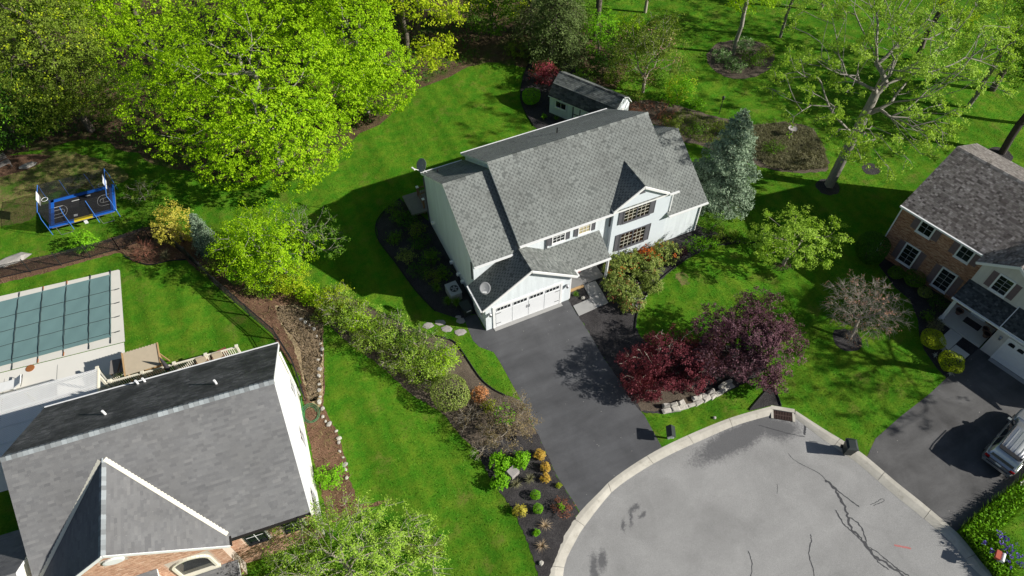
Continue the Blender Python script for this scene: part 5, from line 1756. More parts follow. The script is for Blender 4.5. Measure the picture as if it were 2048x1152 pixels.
tree('bright green tree at the top edge behind the big maple', (-1.60, 34.89), [(0, 0, 9, 4.6, 4.2, 5.5), (-3.4, 1, 8, 4, 4, 5), (3, 2, 8.5, 3.6, 3.6, 5)],
     trunk_line(9, (0, 0), 6, .15, 7), .32, 'leaf_maple', 2000, 13, .21, .48, 17, n_limb=70, shell=.17, group='woodland trees')
tree('yellowish tree at the top edge above the bare dark trunk', (7.94, 34.59), [(0, 0, 9.5, 4.4, 4, 4.2), (3, 0, 8, 3.2, 3, 3.2), (-3, 1, 8.5, 3.4, 3.4, 4)],
     trunk_line(9, (.3, 0), 6, .15, 8), .3, 'leaf_yellowgreen', 1300, 13, .21, .48, 18, n_limb=60, shell=.24, group='woodland trees', tip_only=.2)
tree('green tree at the top edge left of the dark drooping conifer', (14.96, 32.74), [(0, 0, 6.5, 3.8, 3.6, 4.0), (-1, -1.6, 4, 2.6, 2.4, 2.6), (2, 1, 7, 2.6, 2.6, 3)],
     trunk_line(7, (0, 0), 5, .15, 9), .24, 'leaf_mid', 1100, 12, .19, .46, 19, n_limb=55, shell=.22, group='woodland trees', extra=[('leaf_yellowgreen', 150, 10, .17, .4, [(0, -1.0, 6, 3.8, 3.4, 3.6)], 'painted_lit_sprays')])  # yellow-green sprays: the lit look is in the leaf colour
conifer('dark drooping hemlock at the top behind the shed', (18.81, 26.36), 12.0, 3.5, 'leaf_hemlock', 21, n_whorl=30, per=11, needle=.20, droop=.75, dens=1.5, base_h=.6, wide=.42, power=.75)
conifer('smaller shaded hemlock left of the drooping hemlock', (18.44, 31.10), 9.0, 2.6, 'leaf_hemlock', 22, n_whorl=22, per=9, needle=.19, droop=.7, dens=1.1, base_h=.6, wide=.42, power=.8)
tree('leafless-limbed tree with ivy-green base right of the hemlock', (23.78, 27.79), [(.4, 0, 9.5, 3.0, 3, 2.6), (1.4, -1, 7.0, 2.2, 2, 1.6)],
     trunk_line(10, (.3, 0), 7, .12, 10), .30, 'leaf_maple', 170, 9, .17, .4, 23, n_limb=46, shell=.3, bark='bark', group='woodland trees', twigs=3, twig_len=.9, tip_only=.8)
shrub('tall dark green shrub thicket right of the hemlock', (22.71, 25.07), 2.0, 1.9, 5.0, 'leaf_bright', 24, leaf_size=.17, clump_r=.34, per=10, group='woodland shrubs')
shrub('dark shrub below the hemlock beside the shed', (21.58, 22.19), 1.5, 1.3, 2.6, 'leaf_dark', 25, leaf_size=.14, clump_r=.28, per=10, group='woodland shrubs')
tree('pinkish twiggy budding tree behind the shed', (23.56, 18.28), [(0, 0, 3.6, 3.6, 3.3, 2.5), (-1, .6, 4.6, 2.4, 2.4, 1.8), (1.4, 1.4, 4.4, 2.4, 2.4, 1.8)],
     [(0, 0, 0), (0, 0, .5), (.1, .1, 1.0), (0, .2, 1.6)], .17, 'leaf_olive', 1100, 8, .14, .34, 26, n_limb=150, shell=.3, bark='grey_twig', group='back garden trees', twigs=4, twig_len=.8, tip_only=.8, extra=[('leaf_pink', 170, 6, .11, .35, [(0, .4, 3.8, 3.4, 3.1, 2.3)], 'buds')])
shrub('bright lime-green bush on the lawn right of the twiggy tree', (25.52, 15.65), 1.6, 1.4, 2.9, 'leaf_bright', 27, leaf_size=.15, clump_r=.3, per=11, group='back garden shrubs', extra=[('leaf_lime', 60, 9, .14, .3, [(0, -.2, 1.8, 1.4, 1.2, 1.2)], 'painted_lit_sprays')])  # lime sprays carry painted sunlight in their colour
shrub('low reddish-brown twiggy bush behind the roof ridge', (22.75, 14.44), 1.7, 1.1, 1.5, 'leaf_rust', 28, n=60, leaf_size=.08, clump_r=.22, per=6, group='back garden shrubs', bark='red_twig', n_limb=60, twigs=5, twig_len=.6, tip_only=.9)
shrub('sparse reddish twig bush beside the shed end wall', (21.64, 15.73), 1.2, .9, 1.1, 'leaf_rust', 29, n=40, leaf_size=.08, clump_r=.2, per=6, group='back garden shrubs', bark='red_twig', n_limb=50, twigs=5, twig_len=.5, tip_only=.9)
tree('shaded olive tree at the top edge between the corner trees', (-25.85, 43.24), [(0, 0, 9.5, 4.8, 4.6, 5.5), (2.5, 1.5, 8.5, 4.2, 4.2, 5)],
     trunk_line(9, (0, 0), 6, .15, 43), .3, 'leaf_mid', 2000, 12, .17, .4, 46, n_limb=60, shell=.18, group='woodland trees')
tree('bright tree at the top edge left of the big maple', (-15.72, 39.77), [(0, 0, 9.5, 4.8, 4.6, 5.5), (-3, 1.5, 8.5, 4.2, 4.2, 5)],
     trunk_line(9, (0, 0), 6, .15, 44), .3, 'leaf_maple', 1700, 12, .20, .5, 47, n_limb=60, shell=.18, group='woodland trees')
tree('mid-green tree deep in the wood at the top edge', (5.64, 40.18), [(0, 0, 9, 4.8, 4.6, 5.0), (3.2, 1.5, 8, 4.2, 4.2, 4.6)],
     trunk_line(9, (0, 0), 6, .15, 45), .3, 'leaf_mid', 1400, 12, .20, .5, 48, n_limb=60, shell=.2, group='woodland trees')
tree('olive tree deep in the wood above the lawn end', (14.73, 38.00), [(0, 0, 7.5, 4.4, 4.2, 4.4), (3, .5, 6, 3, 3, 3)],
     trunk_line(8, (0, 0), 6, .15, 46), .3, 'leaf_olive', 1200, 12, .20, .5, 49, n_limb=60, shell=.22, group='woodland trees')
for k, (c, r_, h, lf, lab) in enumerate((((19.33, 21.96), 1.3, 1.4, 'leaf_mid', 'green bush just left of the shed gable top'), ((22.06, 20.67), 1.5, 1.8, 'leaf_olive', 'olive bush behind the shed roof'), ((25.62, 19.42), 1.4, 1.3, 'leaf_mid', 'green bush behind the pinkish twiggy tree'), ((29.58, 23.90), 1.7, 1.9, 'leaf_olive', 'pale bush on the lawn left of the island bed'), ((27.15, 26.99), 1.8, 2.2, 'leaf_maple', 'yellow-green bush on the lawn edge above the pinkish tree'), ((26.86, 14.30), .9, .8, 'leaf_bright', 'small bright bush beside the lamp post'))):
    shrub(lab, c, r_, r_ * .9, h, lf, 280 + k, leaf_size=.14, clump_r=.28, per=9, group='back garden shrubs', shell=.24)
shrub('broad green thicket behind the hemlock on the right', (23.29, 29.80), 2.2, 1.8, 3.4, 'leaf_mid', 332, leaf_size=.15, clump_r=.3, per=10, group='woodland shrubs')
shrub('yellow-green thicket left of the hemlock foot', (15.97, 28.44), 1.6, 1.3, 1.6, 'leaf_olive', 333, leaf_size=.14, clump_r=.3, per=9, group='woodland shrubs')
# ---- island and right-hand trees
tree('young bright tree growing from the round island bed', (34.69, 19.79), [(0, 0, 6.6, 2.6, 2.5, 2.2), (1.6, .4, 5.4, 2.2, 2.0, 1.6), (-1.0, .6, 8.4, 2.2, 2.2, 1.6), (2.8, 1, 6.8, 1.9, 1.9, 1.3)],
     trunk_line(8.5, (.2, .2), 6, .1, 12), .20, 'leaf_maple', 300, 11, .17, .42, 31, n_limb=60, shell=.35, bark='pale_bark', group='right garden trees', twigs=2, twig_len=.7, tip_only=.75)
for k, (px_, rx, h, lab, lf) in enumerate((((32.97, 19.50), 1.1, 1.1, 'variegated bush at the left end of the island bed', 'leaf_variegated'), ((33.39, 17.68), 1.2, 1.0, 'variegated bush at the front of the island bed', 'leaf_variegated'), ((35.38, 17.64), 1.3, 1.4, 'green bush at the right of the island bed', 'leaf_mid'), ((35.58, 19.65), 1.2, 1.7, 'tallest grey-green bush in the middle of the island bed', 'leaf_variegated'), ((37.27, 18.20), 1.0, 1.1, 'small green bush at the far right of the island bed', 'leaf_olive'))):
    shrub(lab, px_, rx, rx * .9, h, lf, 40 + k, leaf_size=.11, clump_r=.2, per=9, group='island shrubs')
tree('very large sparse spreading tree left of the brick house', (30.69, 1.36), [(1.6, .6, 12.0, 6.4, 6.0, 3.8), (5.6, -.8, 9.6, 5.0, 4.4, 3.2), (-3.6, 1.8, 10.2, 4.6, 4.4, 3.0), (2.4, 4.2, 13, 5.6, 5.2, 3.0), (1.2, -2.6, 7.4, 4.4, 3.0, 2.4), (8.6, 2, 11, 4.4, 4.2, 3.2), (-1.4, -1.2, 6.2, 3.0, 2.2, 1.7), (4.4, -2.6, 5.6, 2.6, 1.8, 1.8)],
     [(0, 0, 0), (.1, 0, 1.0), (.22, .05, 2.4), (.36, .1, 3.8), (.5, .15, 5.0), (.8, .3, 6.6), (1.1, .5, 8.2)], .40, 'leaf_spring', 4200, 8, .145, .25, 32, n_limb=380, shell=.40, bark='pale_bark', group='right garden trees', twigs=3, twig_len=1.1, tip_only=.95, droop=.12, r_tip=.021, twig_r=.013, bend=.13)
tree('thin-leaved young tree right of the island bed', (40.60, 20.15), [(0, 0, 5.0, 2.6, 2.4, 2.2), (1.4, .6, 6.4, 2.2, 2.2, 1.8)],
     trunk_line(5.5, (.2, .1), 5, .1, 51), .15, 'leaf_spring', 420, 9, .16, .38, 250, n_limb=70, shell=.36, bark='grey_bark', group='right garden trees', twigs=3, twig_len=.8, tip_only=.8)
shrub('green thicket at the top edge between the hemlock and the far lawn', (24.73, 23.38), 1.8, 1.6, 2.6, 'leaf_mid', 253, leaf_size=.15, clump_r=.3, per=10, group='woodland shrubs')
shrub('yellow-green bush in front of the pinkish twiggy tree', (22.04, 17.77), 1.3, 1.0, 1.2, 'leaf_olive', 254, leaf_size=.13, clump_r=.28, per=8, group='woodland shrubs')
tree('broad sparse tree at the right edge above the brick house', (48.63, 4.05), [(0, 0, 7.0, 4.6, 4.2, 3.4), (3, -1, 6.0, 3.6, 3.4, 2.8)],
     trunk_line(7, (.3, .1), 5, .1, 54), .2, 'leaf_spring', 900, 9, .17, .42, 255, n_limb=120, shell=.36, bark='grey_bark', group='right garden trees', twigs=3, twig_len=.9, tip_only=.85)
tree('sparse tree beyond the large spreading tree at the top right', (49.82, 11.55), [(0, 0, 7.5, 4.2, 4.0, 3.4), (2.6, 1, 9, 3.6, 3.6, 3.0)],
     trunk_line(7, (.3, .2), 6, .12, 41), .24, 'leaf_yellowgreen', 700, 9, .18, .42, 44, n_limb=90, shell=.36, bark='bark', group='right garden trees', twigs=3, twig_len=.9, tip_only=.8)
tree('green tree at the right edge behind the brick house', (52.21, -0.33), [(0, 0, 7.5, 4.4, 4.2, 3.6), (-2.4, 1.4, 8.6, 3.6, 3.6, 3.0)],
     trunk_line(7, (.3, .2), 6, .12, 42), .24, 'leaf_mid', 800, 10, .19, .44, 45, n_limb=80, shell=.32, bark='dark_bark', group='right garden trees', twigs=2, twig_len=.9, tip_only=.6)
tree('sparse green tree in the top right corner', (52.71, 4.97), [(0, 0, 9, 4.6, 4.6, 4), (3.4, -1, 8, 4, 4, 4), (-3, 1, 10.5, 3.6, 3.6, 3)],
     trunk_line(9, (.3, 0), 6, .15, 13), .30, 'leaf_spring', 900, 11, .19, .5, 33, n_limb=100, shell=.34, bark='bark', group='right garden trees', twigs=2, twig_len=.9, tip_only=.6)
tree('dark-trunked tree behind the brick house roof', (46.44, -1.68), [(1.2, .6, 8, 3.8, 3.8, 3.2), (3.2, 0, 6.5, 3, 3, 2.6)],
     trunk_line(8, (1.4, .8), 6, .12, 14), .30, 'leaf_mid', 420, 10, .18, .45, 34, n_limb=70, shell=.35, bark='dark_bark', group='right garden trees', twigs=2, twig_len=.9, tip_only=.7)
tree('pale sparse tree on the far lawn at the top edge', (47.56, 22.47), [(0, 0, 6, 3.2, 3.2, 2.6), (2.2, .5, 7.5, 2.6, 2.6, 2)],
     trunk_line(7, (.2, 0), 5, .1, 15), .2, 'leaf_spring', 280, 10, .18, .45, 35, n_limb=60, shell=.35, bark='pale_bark', group='right garden trees', twigs=2, twig_len=.8, tip_only=.7)
tree('pink-tinged twiggy tree at the top edge beside the far lawn', (30.92, 29.81), [(0, 0, 5, 3.4, 3.2, 2.6)],
     trunk_line(5, (.1, 0), 5, .1, 16), .18, 'leaf_olive', 160, 8, .15, .4, 36, n_limb=90, shell=.35, bark='grey_twig', group='right garden trees', twigs=4, twig_len=.9, tip_only=.85, extra=[('leaf_pink', 220, 7, .13, .4, [(0, 0, 5.2, 3.3, 3.1, 2.4)], 'buds')])
conifer('tall blue-grey spruce standing right of the white house', (21.80, 3.96), 8.4, 3.0, 'leaf_blue', 37, n_whorl=21, per=12, needle=.17, droop=.36, dens=3.0, base_h=.25, wide=.40, power=.62)
tree('light green dogwood spreading over the front lawn', (22.00, -3.83), [(-.4, .2, 3.0, 2.4, 2.1, 1.1), (-1.9, .2, 2.8, 1.5, 1.4, .9), (2.7, -.7, 2.3, 1.3, 1.2, .7), (1.7, -.3, 2.5, 1.9, 1.7, .9), (-1.0, .5, 3.6, 1.8, 1.6, .9), (.8, -1.4, 2.0, 1.9, 1.3, .7), (1.0, .9, 3.3, 1.8, 1.6, .9)],
     [(0, 0, 0), (0, 0, .6), (.1, 0, 1.2), (.1, .1, 1.9)], .14, 'leaf_spring', 820, 11, .14, .26, 38, n_limb=80, shell=.32, bark='grey_twig', group='front garden trees', twigs=2, twig_len=.6, tip_only=.55, flat=.45)
tree('bare twiggy weeping maple with few red buds in a mulch ring', (21.91, -11.00), [(.9, .9, 2.5, 2.1, 2.0, 1.3), (1.6, .2, 2.0, 1.9, 1.8, 1.2), (0, 1.3, 2.6, 1.7, 1.6, 1.1), (.5, 0, 1.7, 1.7, 1.5, .9)],
     [(0, 0, 0), (.1, .1, .4), (.25, .25, .9), (.5, .5, 1.6)], .11, 'leaf_pink', 190, 7, .085, .22, 39, n_limb=430, shell=.3, bark='grey_twig', group='front garden trees', twigs=9, twig_len=.65, tip_only=1.0, droop=.25, r_tip=.006, twig_r=.006)
tree('burgundy-leaved japanese maple beside the driveway', (9.30, -8.30), lumpy([(0, 0, 1.7, 2.1, 1.8, .9), (-1.9, .7, 1.6, 1.5, 1.4, .8), (1.7, -.3, 1.5, 1.5, 1.3, .8), (.4, -1.3, 1.2, 1.5, 1.0, .7), (.2, 1.1, 2.0, 1.5, 1.1, .8), (-1.5, -.8, 1.1, 1.4, 1.1, .7), (-2.4, 0, 1.1, .9, .9, .6)], 100, .36, .62, 5),
     [(0, 0, 0), (0, .1, .4), (.1, .1, .8)], .14, 'leaf_red', 2500, 13, .095, .18, 40, n_limb=120, shell=.22, bark='grey_twig', group='front garden trees', twigs=3, twig_len=.3, flat=.6, twig_r=.010)
tree('large dark purple-leaved plum tree on the front lawn', (13.56, -9.58), lumpy([(0, .4, 3.2, 2.0, 2.0, 1.3), (1.5, .8, 3.0, 1.8, 1.7, 1.2), (-1.4, 1.0, 2.8, 1.7, 1.6, 1.1), (1.5, -1.0, 2.3, 1.7, 1.4, 1.0), (.3, 1.9, 3.1, 1.9, 1.4, 1.1), (3.1, -.1, 2.4, 1.4, 1.4, .9), (-.4, -1.2, 1.9, 1.4, 1.0, .8), (.9, -2.0, 1.4, 1.1, .8, .5), (2.3, 1.6, 2.9, 1.4, 1.3, .9), (-2.0, .2, 2.4, 1.1, 1.1, .8)], 96, .42, .75, 6),
     [(0, 0, 0), (0, 0, .5), (.1, 0, 1.0), (.1, .1, 1.8)], .17, 'leaf_purple', 3300, 13, .105, .19, 41, n_limb=120, shell=.22, bark='dark_bark', group='front garden trees', flat=.7)
# ---- left side trees and shrubs
tree('feathery yellow-green tree with bare grey limbs by the hedge', (-11.16, 10.91), [(-1.2, .6, 3.3, 2.6, 2.4, 2.0), (.6, -.3, 2.7, 2.2, 2.0, 1.8), (-2.4, .9, 2.4, 1.9, 1.9, 1.6), (-.3, 1.6, 3.6, 2.2, 2.0, 1.7), (-.9, -1.0, 1.8, 2.0, 1.5, 1.4)],
     [(0, 0, 0), (-.1, .1, .5), (-.1, .2, 1.1), (-.2, .3, 1.9)], .17, 'leaf_maple', 1500, 11, .12, .30, 51, n_limb=130, shell=.3, bark='pale_bark', group='left garden trees', twigs=3, twig_len=.8, tip_only=.5)
tree('thin-leaved branching tree leaning right over the shaded lawn', (-10.25, 11.01), [(1.6, .3, 3.3, 1.8, 1.6, 1.2), (2.4, -.6, 2.6, 1.5, 1.4, 1.1), (.8, .9, 3.6, 1.4, 1.3, 1.0)],
     [(0, 0, 0), (.2, .05, .6), (.6, .1, 1.4), (1.1, .2, 2.3)], .13, 'leaf_mid', 260, 9, .11, .26, 52, n_limb=90, shell=.4, bark='pale_bark', group='left garden trees', twigs=4, twig_len=.6, tip_only=.9)
shrub('golden feathery cypress behind the pool fence corner', (-17.48, 17.28), 1.5, 1.4, 3.7, 'leaf_gold', 53, leaf_size=.12, clump_r=.24, per=13, group='conifers', lumps=8, cat='tree', name='cypress', shell=.14)
conifer('slim blue-grey spruce beside the golden cypress', (-15.79, 15.49), 3.7, .95, 'leaf_blue', 54, n_whorl=24, per=11, needle=.11, droop=.25, dens=2.0, base_h=.1, wide=.45, power=.7)
shrub('dark green bush left of the golden cypress', (-18.70, 19.40), 1.3, 1.2, 2.6, 'leaf_mid', 55, leaf_size=.12, clump_r=.24, per=10, group='left garden shrubs')
shrub('twiggy brown bush at the fence left of the dark green bush', (-19.54, 23.10), 1.4, 1.2, 1.6, 'leaf_olive', 56, n=90, leaf_size=.1, clump_r=.26, per=7, group='left garden shrubs', bark='grey_twig', n_limb=50, twigs=4, twig_len=.5, tip_only=.8)
shrub('light green shrub at the pool fence in front of the trampoline', (-24.04, 19.52), 1.05, .95, 1.7, 'leaf_bright', 57, leaf_size=.13, clump_r=.22, per=10, group='left garden shrubs')
shrub('rusty red-brown twig shrub inside the corner bed', (-20.17, 16.72), .75, .7, 1.5, 'leaf_rust', 58, n=26, leaf_size=.06, clump_r=.15, per=5, group='left garden shrubs', bark='red_twig', n_limb=60, twigs=6, twig_len=.5, tip_only=.9)
tuft('spiky pale yucca in the corner bed', (-18.87, 16.00), .75, .55, 'leaf_grey', 59, 46, .05)
shrub('yellow flowering bush below the feathery tree', (-11.23, 9.40), 1.5, 1.2, 2.1, 'leaf_lime', 60, leaf_size=.10, clump_r=.22, per=10, group='left garden shrubs')
shrub('deep green bush at the fence below the slim spruce', (-14.11, 11.51), 1.0, .9, 1.7, 'leaf_bright', 61, leaf_size=.12, clump_r=.24, per=10, group='left garden shrubs')
shrub('dark shaded bush between the slim spruce and the feathery tree', (-14.79, 13.93), 1.2, 1.1, 2.4, 'leaf_mid', 62, leaf_size=.12, clump_r=.25, per=10, group='left garden shrubs')
shrub('light green bush at the top end of the hedge bed', (-10.14, 7.74), 1.1, .9, 1.3, 'leaf_maple', 63, leaf_size=.11, clump_r=.22, per=9, group='left garden shrubs')
for k, (c, r_, h, lf, lab) in enumerate((((-10.66, 8.38), 1.1, 1.3, 'leaf_yellowgreen', 'pale green bush at the end of the feathery tree by the straw bank'), ((-12.47, 9.48), 1.0, 1.3, 'leaf_mid', 'dark green bush at the top of the straw bank'), ((-13.54, 9.98), .9, 1.1, 'leaf_olive', 'olive bush between the fence and the feathery tree'), ((-9.49, 7.10), 1.0, 1.2, 'leaf_maple', 'light bush where the straw bank meets the hedge'), ((-15.85, 13.10), 1.0, 1.3, 'leaf_olive', 'brownish bush against the fence below the slim spruce'), ((-9.96, 5.64), .8, .9, 'leaf_olive', 'low twiggy bush at the lower side of the hedge start'))):
    shrub(lab, c, r_, r_ * .85, h, lf, 260 + k, leaf_size=.10, clump_r=.22, per=9, group='left garden shrubs', shell=.25)
# long loose hedge: separate bushes
HED = [((-8.84, 6.45), 1.4, 1.5, 'leaf_yellowgreen', 'loose green bush first in the long hedge from the top'), ((-8.42, 4.92), 1.5, 1.6, 'leaf_olive', 'twiggy olive bush second in the long hedge from the top'), ((-7.45, 3.91), 1.6, 1.7, 'leaf_maple', 'bright twiggy bush third in the long hedge from the top'), ((-7.12, 2.30), 1.6, 1.6, 'leaf_olive', 'grey-green twiggy bush fourth in the long hedge, on its lawn side'), ((-5.90, 1.91), 1.7, 1.7, 'leaf_mid', 'bare-stemmed bush in the middle of the long hedge'), ((-5.91, 0.07), 1.6, 1.6, 'leaf_olive', 'reddish twiggy bush on the lawn side of the long hedge'), ((-4.58, -0.12), 1.5, 1.8, 'leaf_mid', 'leafy bush near the lower end of the long hedge'), ((-4.91, -1.67), 1.3, 1.4, 'leaf_olive', 'low grey bush at the lower lawn side of the long hedge'), ((-3.79, -1.48), 1.1, 1.4, 'leaf_maple', 'bright green bush last in the long hedge above the round box bush')]
for k, (c, r_, h, lf, lab) in enumerate(HED):
    shrub(lab, c, r_, r_ * .85, h, lf, 70 + k, n=int(240 + 70 * r_), extra=[('leaf_spring', 110, 8, .10, .24, [(0, 0, h * .6, r_ * .95, r_ * .8, h * .42)], 'young_leaves')], twig_r=.011, leaf_size=.088, clump_r=.24, per=8, group='long hedge bushes', bark='grey_twig', n_limb=55, twigs=4, twig_len=.5, tip_only=.65, shell=.3)
globe('large round dark green box bush below the long hedge', (-4.15, -3.97), 1.25, 1.75, 'leaf_rhodo', 81, .10, density=.9)
shrub('orange flowering azalea beside the round box bush', (-2.47, -4.64), .62, .58, 1.0, 'leaf_peach', 82, leaf_size=.09, clump_r=.15, per=10, group='lower bed shrubs')
shrub('small yellow-green bush right of the orange azalea', (-2.20, -5.59), .6, .5, .8, 'leaf_lime', 83, n=60, leaf_size=.08, clump_r=.16, per=9, group='lower bed shrubs')
shrub('big grey-brown twiggy bush at the driveway edge', (-1.78, -7.46), 1.9, 1.7, 2.2, 'leaf_brown', 84, n=420, leaf_size=.09, clump_r=.22, per=8, group='lower bed shrubs', bark='grey_twig', n_limb=130, twigs=5, twig_len=.5, tip_only=.85, shell=.25, extra=[('leaf_bright', 26, 8, .11, .18, [(-.1, .3, 1.7, .6, .7, .45)], 'green_shoots')])
shrub('low grey twig bush left of the big twiggy bush', (-3.84, -5.86), .9, .8, .9, 'leaf_brown', 85, n=90, leaf_size=.07, clump_r=.18, per=6, group='lower bed shrubs', bark='grey_twig', n_limb=60, twigs=5, twig_len=.4, tip_only=.9)
shrub('dead brown sprawling bush below the twiggy bushes', (-3.73, -7.95), .8, .6, .5, 'leaf_brown', 86, n=50, leaf_size=.06, clump_r=.16, per=6, group='lower bed shrubs', bark='grey_twig', n_limb=50, twigs=5, twig_len=.35, tip_only=.9)
for k, (c, r_, lab) in enumerate((((-3.14, -9.28), .68, 'light green leafy hydrangea, upper left of the three by the granite block'), ((-2.04, -9.66), .60, 'light green leafy hydrangea, upper right of the three by the granite block'), ((-3.66, -10.28), .58, 'light green leafy hydrangea, lowest of the three by the granite block'))):
    shrub(lab, c, r_, r_, .85, 'leaf_bright', 90 + k, leaf_size=.13, clump_r=.15, per=10, group='hydrangeas', face_up=.9)
for k, (c, r_, lab) in enumerate((((-0.80, -9.78), .36, 'golden amber shrub nearest the twiggy bush in the drive-side row'), ((-0.83, -10.64), .32, 'golden amber shrub in the middle of the drive-side row'), ((-1.12, -11.22), .30, 'golden amber shrub lowest in the drive-side row'))):
    shrub(lab, c, r_, r_, .55, 'leaf_amber', 95 + k, leaf_size=.07, clump_r=.09, per=9, group='golden dwarf shrubs', n_limb=8)
shrub('tiny lime shrub by the driveway edge', (-0.63, -11.93), .18, .16, .28, 'leaf_lime', 98, leaf_size=.06, clump_r=.07, per=7, group='lower bed shrubs', n_limb=6)
globe('small green globe bush, upper of two in the black mulch', (-2.11, -11.90), .30, .52, 'leaf_bright', 101, .05)
globe('small green globe bush, lower of two in the black mulch', (-2.34, -12.70), .31, .54, 'leaf_bright', 102, .05)
shrub('lemon yellow shrub at the lawn edge of the black mulch bed', (-3.32, -12.38), .42, .40, .7, 'leaf_gold', 103, leaf_size=.08, clump_r=.11, per=9, group='lower bed shrubs', n_limb=8)
tuft('grass tuft left of the pair beside the granite block', (-2.86, -10.85), .55, .5, 'leaf_grey', 104, 90, .022)
tuft('grass tuft right of the pair beside the granite block', (-1.99, -10.92), .50, .5, 'leaf_grey', 105, 90, .022)
shrub('red-brown shrub with a green heart near the kerb', (-1.11, -13.18), .62, .58, .5, 'leaf_rust', 106, n=80, leaf_size=.06, clump_r=.14, per=6, group='lower bed shrubs', bark='red_twig', n_limb=40, twigs=4, twig_len=.3, tip_only=.8, extra=[('leaf_bright', 8, 9, .09, .12, [(0, 0, .4, .18, .18, .12)], 'green_shoots')])
tuft('dry straw-coloured tuft, upper of two in the lower mulch bed', (-2.39, -13.69), .5, .32, 'straw', 107, 60, .014, 'dry tufts', spread=1.0, curl=.8)
tuft('dry straw-coloured tuft, lower of two in the lower mulch bed', (-3.06, -14.61), .5, .32, 'straw', 108, 60, .014, 'dry tufts', spread=1.0, curl=.8)
shrub('tiny green sprout in the lower mulch bed', (-3.01, -13.81), .22, .2, .3, 'leaf_bright', 109, leaf_size=.08, clump_r=.08, per=7, group='lower bed shrubs', n_limb=6)
# weeping tree at the bottom
tree('weeping pale-twigged tree at the bottom of the lawn', (-13.10, -12.04), [(-.6, 1.0, 3.2, 2.9, 2.4, 1.7), (1.6, .6, 2.8, 2.3, 2.2, 1.5), (-2.6, .4, 2.4, 2.0, 1.9, 1.3), (.5, -.8, 2.6, 2.8, 1.8, 1.4), (3.4, -.3, 1.7, 1.6, 2.0, 1.2), (-.3, 2.4, 2.2, 1.8, 1.4, 1.2)],
     [(0, 0, 0), (0, 0, .7), (.1, .1, 1.5), (.1, .2, 2.4)], .2, 'leaf_spring', 2000, 9, .10, .26, 111, n_limb=240, shell=.34, bark='grey_twig', group='left garden trees', twigs=6, twig_len=.9, tip_only=.8, droop=.35, r_tip=.008, twig_r=.008)
shrub('bright green bush against the cream house wall', (-12.54, -6.00), .95, .85, 1.5, 'leaf_bright', 112, leaf_size=.11, clump_r=.2, per=10, group='left garden shrubs')
# ---- shrubs round the white house
RH = [((10.73, 0.40), 1.5, 1.3, 1.8, 'tall rhododendron at the porch corner'), ((12.41, -0.29), 1.35, 1.2, 1.6, 'rhododendron in the middle of the front group'), ((14.37, 0.38), 1.35, 1.15, 1.5, 'rhododendron under the lower front window'), ((9.85, -1.31), 1.45, 1.2, 1.5, 'broad rhododendron lowest of the front group by the walkway'), ((9.95, -2.43), 1.15, .95, 1.2, 'low rhododendron at the front lawn edge')]
for k, (c, rx, ry, h, lab) in enumerate(RH):
    ex = [('leaf_orange' if k in (0, 2) else 'leaf_rust', 16, 7, .09, .2, [(-.2, -.1, h * .72, rx * .8, ry * .8, h * .28)], 'blossom')]
    if k in (3, 4):
        ex.append(('petal_white', 22, 4, .06, .22, [(.4, -.1, h * .6, rx * .6, ry * .7, h * .3)], 'blossom'))
    shrub(lab, c, rx, ry, h, 'leaf_rhodo', 120 + k, leaf_size=.12, clump_r=.17, per=11, group='front rhododendrons', extra=ex, face_up=.8)
shrub('bright orange azalea between the rhododendrons below the window', (12.97, 0.77), .75, .6, 1.75, 'leaf_orange', 126, n=85, leaf_size=.10, clump_r=.16, per=8, group='front azaleas', bark='grey_twig')
shrub('dark purple barberry at the right of the rhododendrons', (15.49, -0.03), .62, .55, 1.2, 'leaf_barberry', 127, leaf_size=.06, clump_r=.12, per=11, group='front azaleas')
for k, (c, rx, h, lf, lab) in enumerate((((17.30, 0.43), 1.1, .5, 'leaf_bright', 'low bright groundcover under the wing wall'), ((18.49, 0.20), .9, .45, 'leaf_bright', 'low bright groundcover at the corner of the wing'), ((19.27, 1.20), 1.1, 1.6, 'leaf_mid', 'dark bush at the corner of the wing by the spruce'), ((19.61, 0.13), 1.0, 1.1, 'leaf_olive', 'olive bush in front of the spruce'), ((20.51, -0.52), 1.0, .8, 'leaf_mid', 'low green bush at the foot of the spruce'), ((21.72, -2.08), .9, .6, 'leaf_maple', 'low light-green bush left of the dogwood trunk'))):
    shrub(lab, c, rx, rx * .8, h, lf, 130 + k, leaf_size=.10, clump_r=.2, per=9, group='wing corner shrubs')
shrub('low mauve flowering ground plant under the dogwood', (21.74, -3.92), .9, .5, .35, 'leaf_purple', 137, n=60, leaf_size=.06, clump_r=.16, per=7, group='wing corner shrubs')
tuft('green tuft in the small porch bed', (6.90, 0.07), .42, .38, 'leaf_mid', 138, 70, .02)
for k, (c, r_, h, lf, lab) in enumerate((((11.89, 0.80), .9, 1.5, 'leaf_rhodo', 'rhododendron behind the bright orange azalea by the gable wall'), ((9.63, -0.21), .9, 1.2, 'leaf_rhodo', 'rhododendron nearest the walkway corner'), ((12.07, -1.65), .9, 1.1, 'leaf_rhodo', 'small rhododendron at the straw edge of the front group'))):
    shrub(lab, c, r_, r_ * .9, h, lf, 300 + k, leaf_size=.12, clump_r=.17, per=11, group='front rhododendrons', face_up=.8)
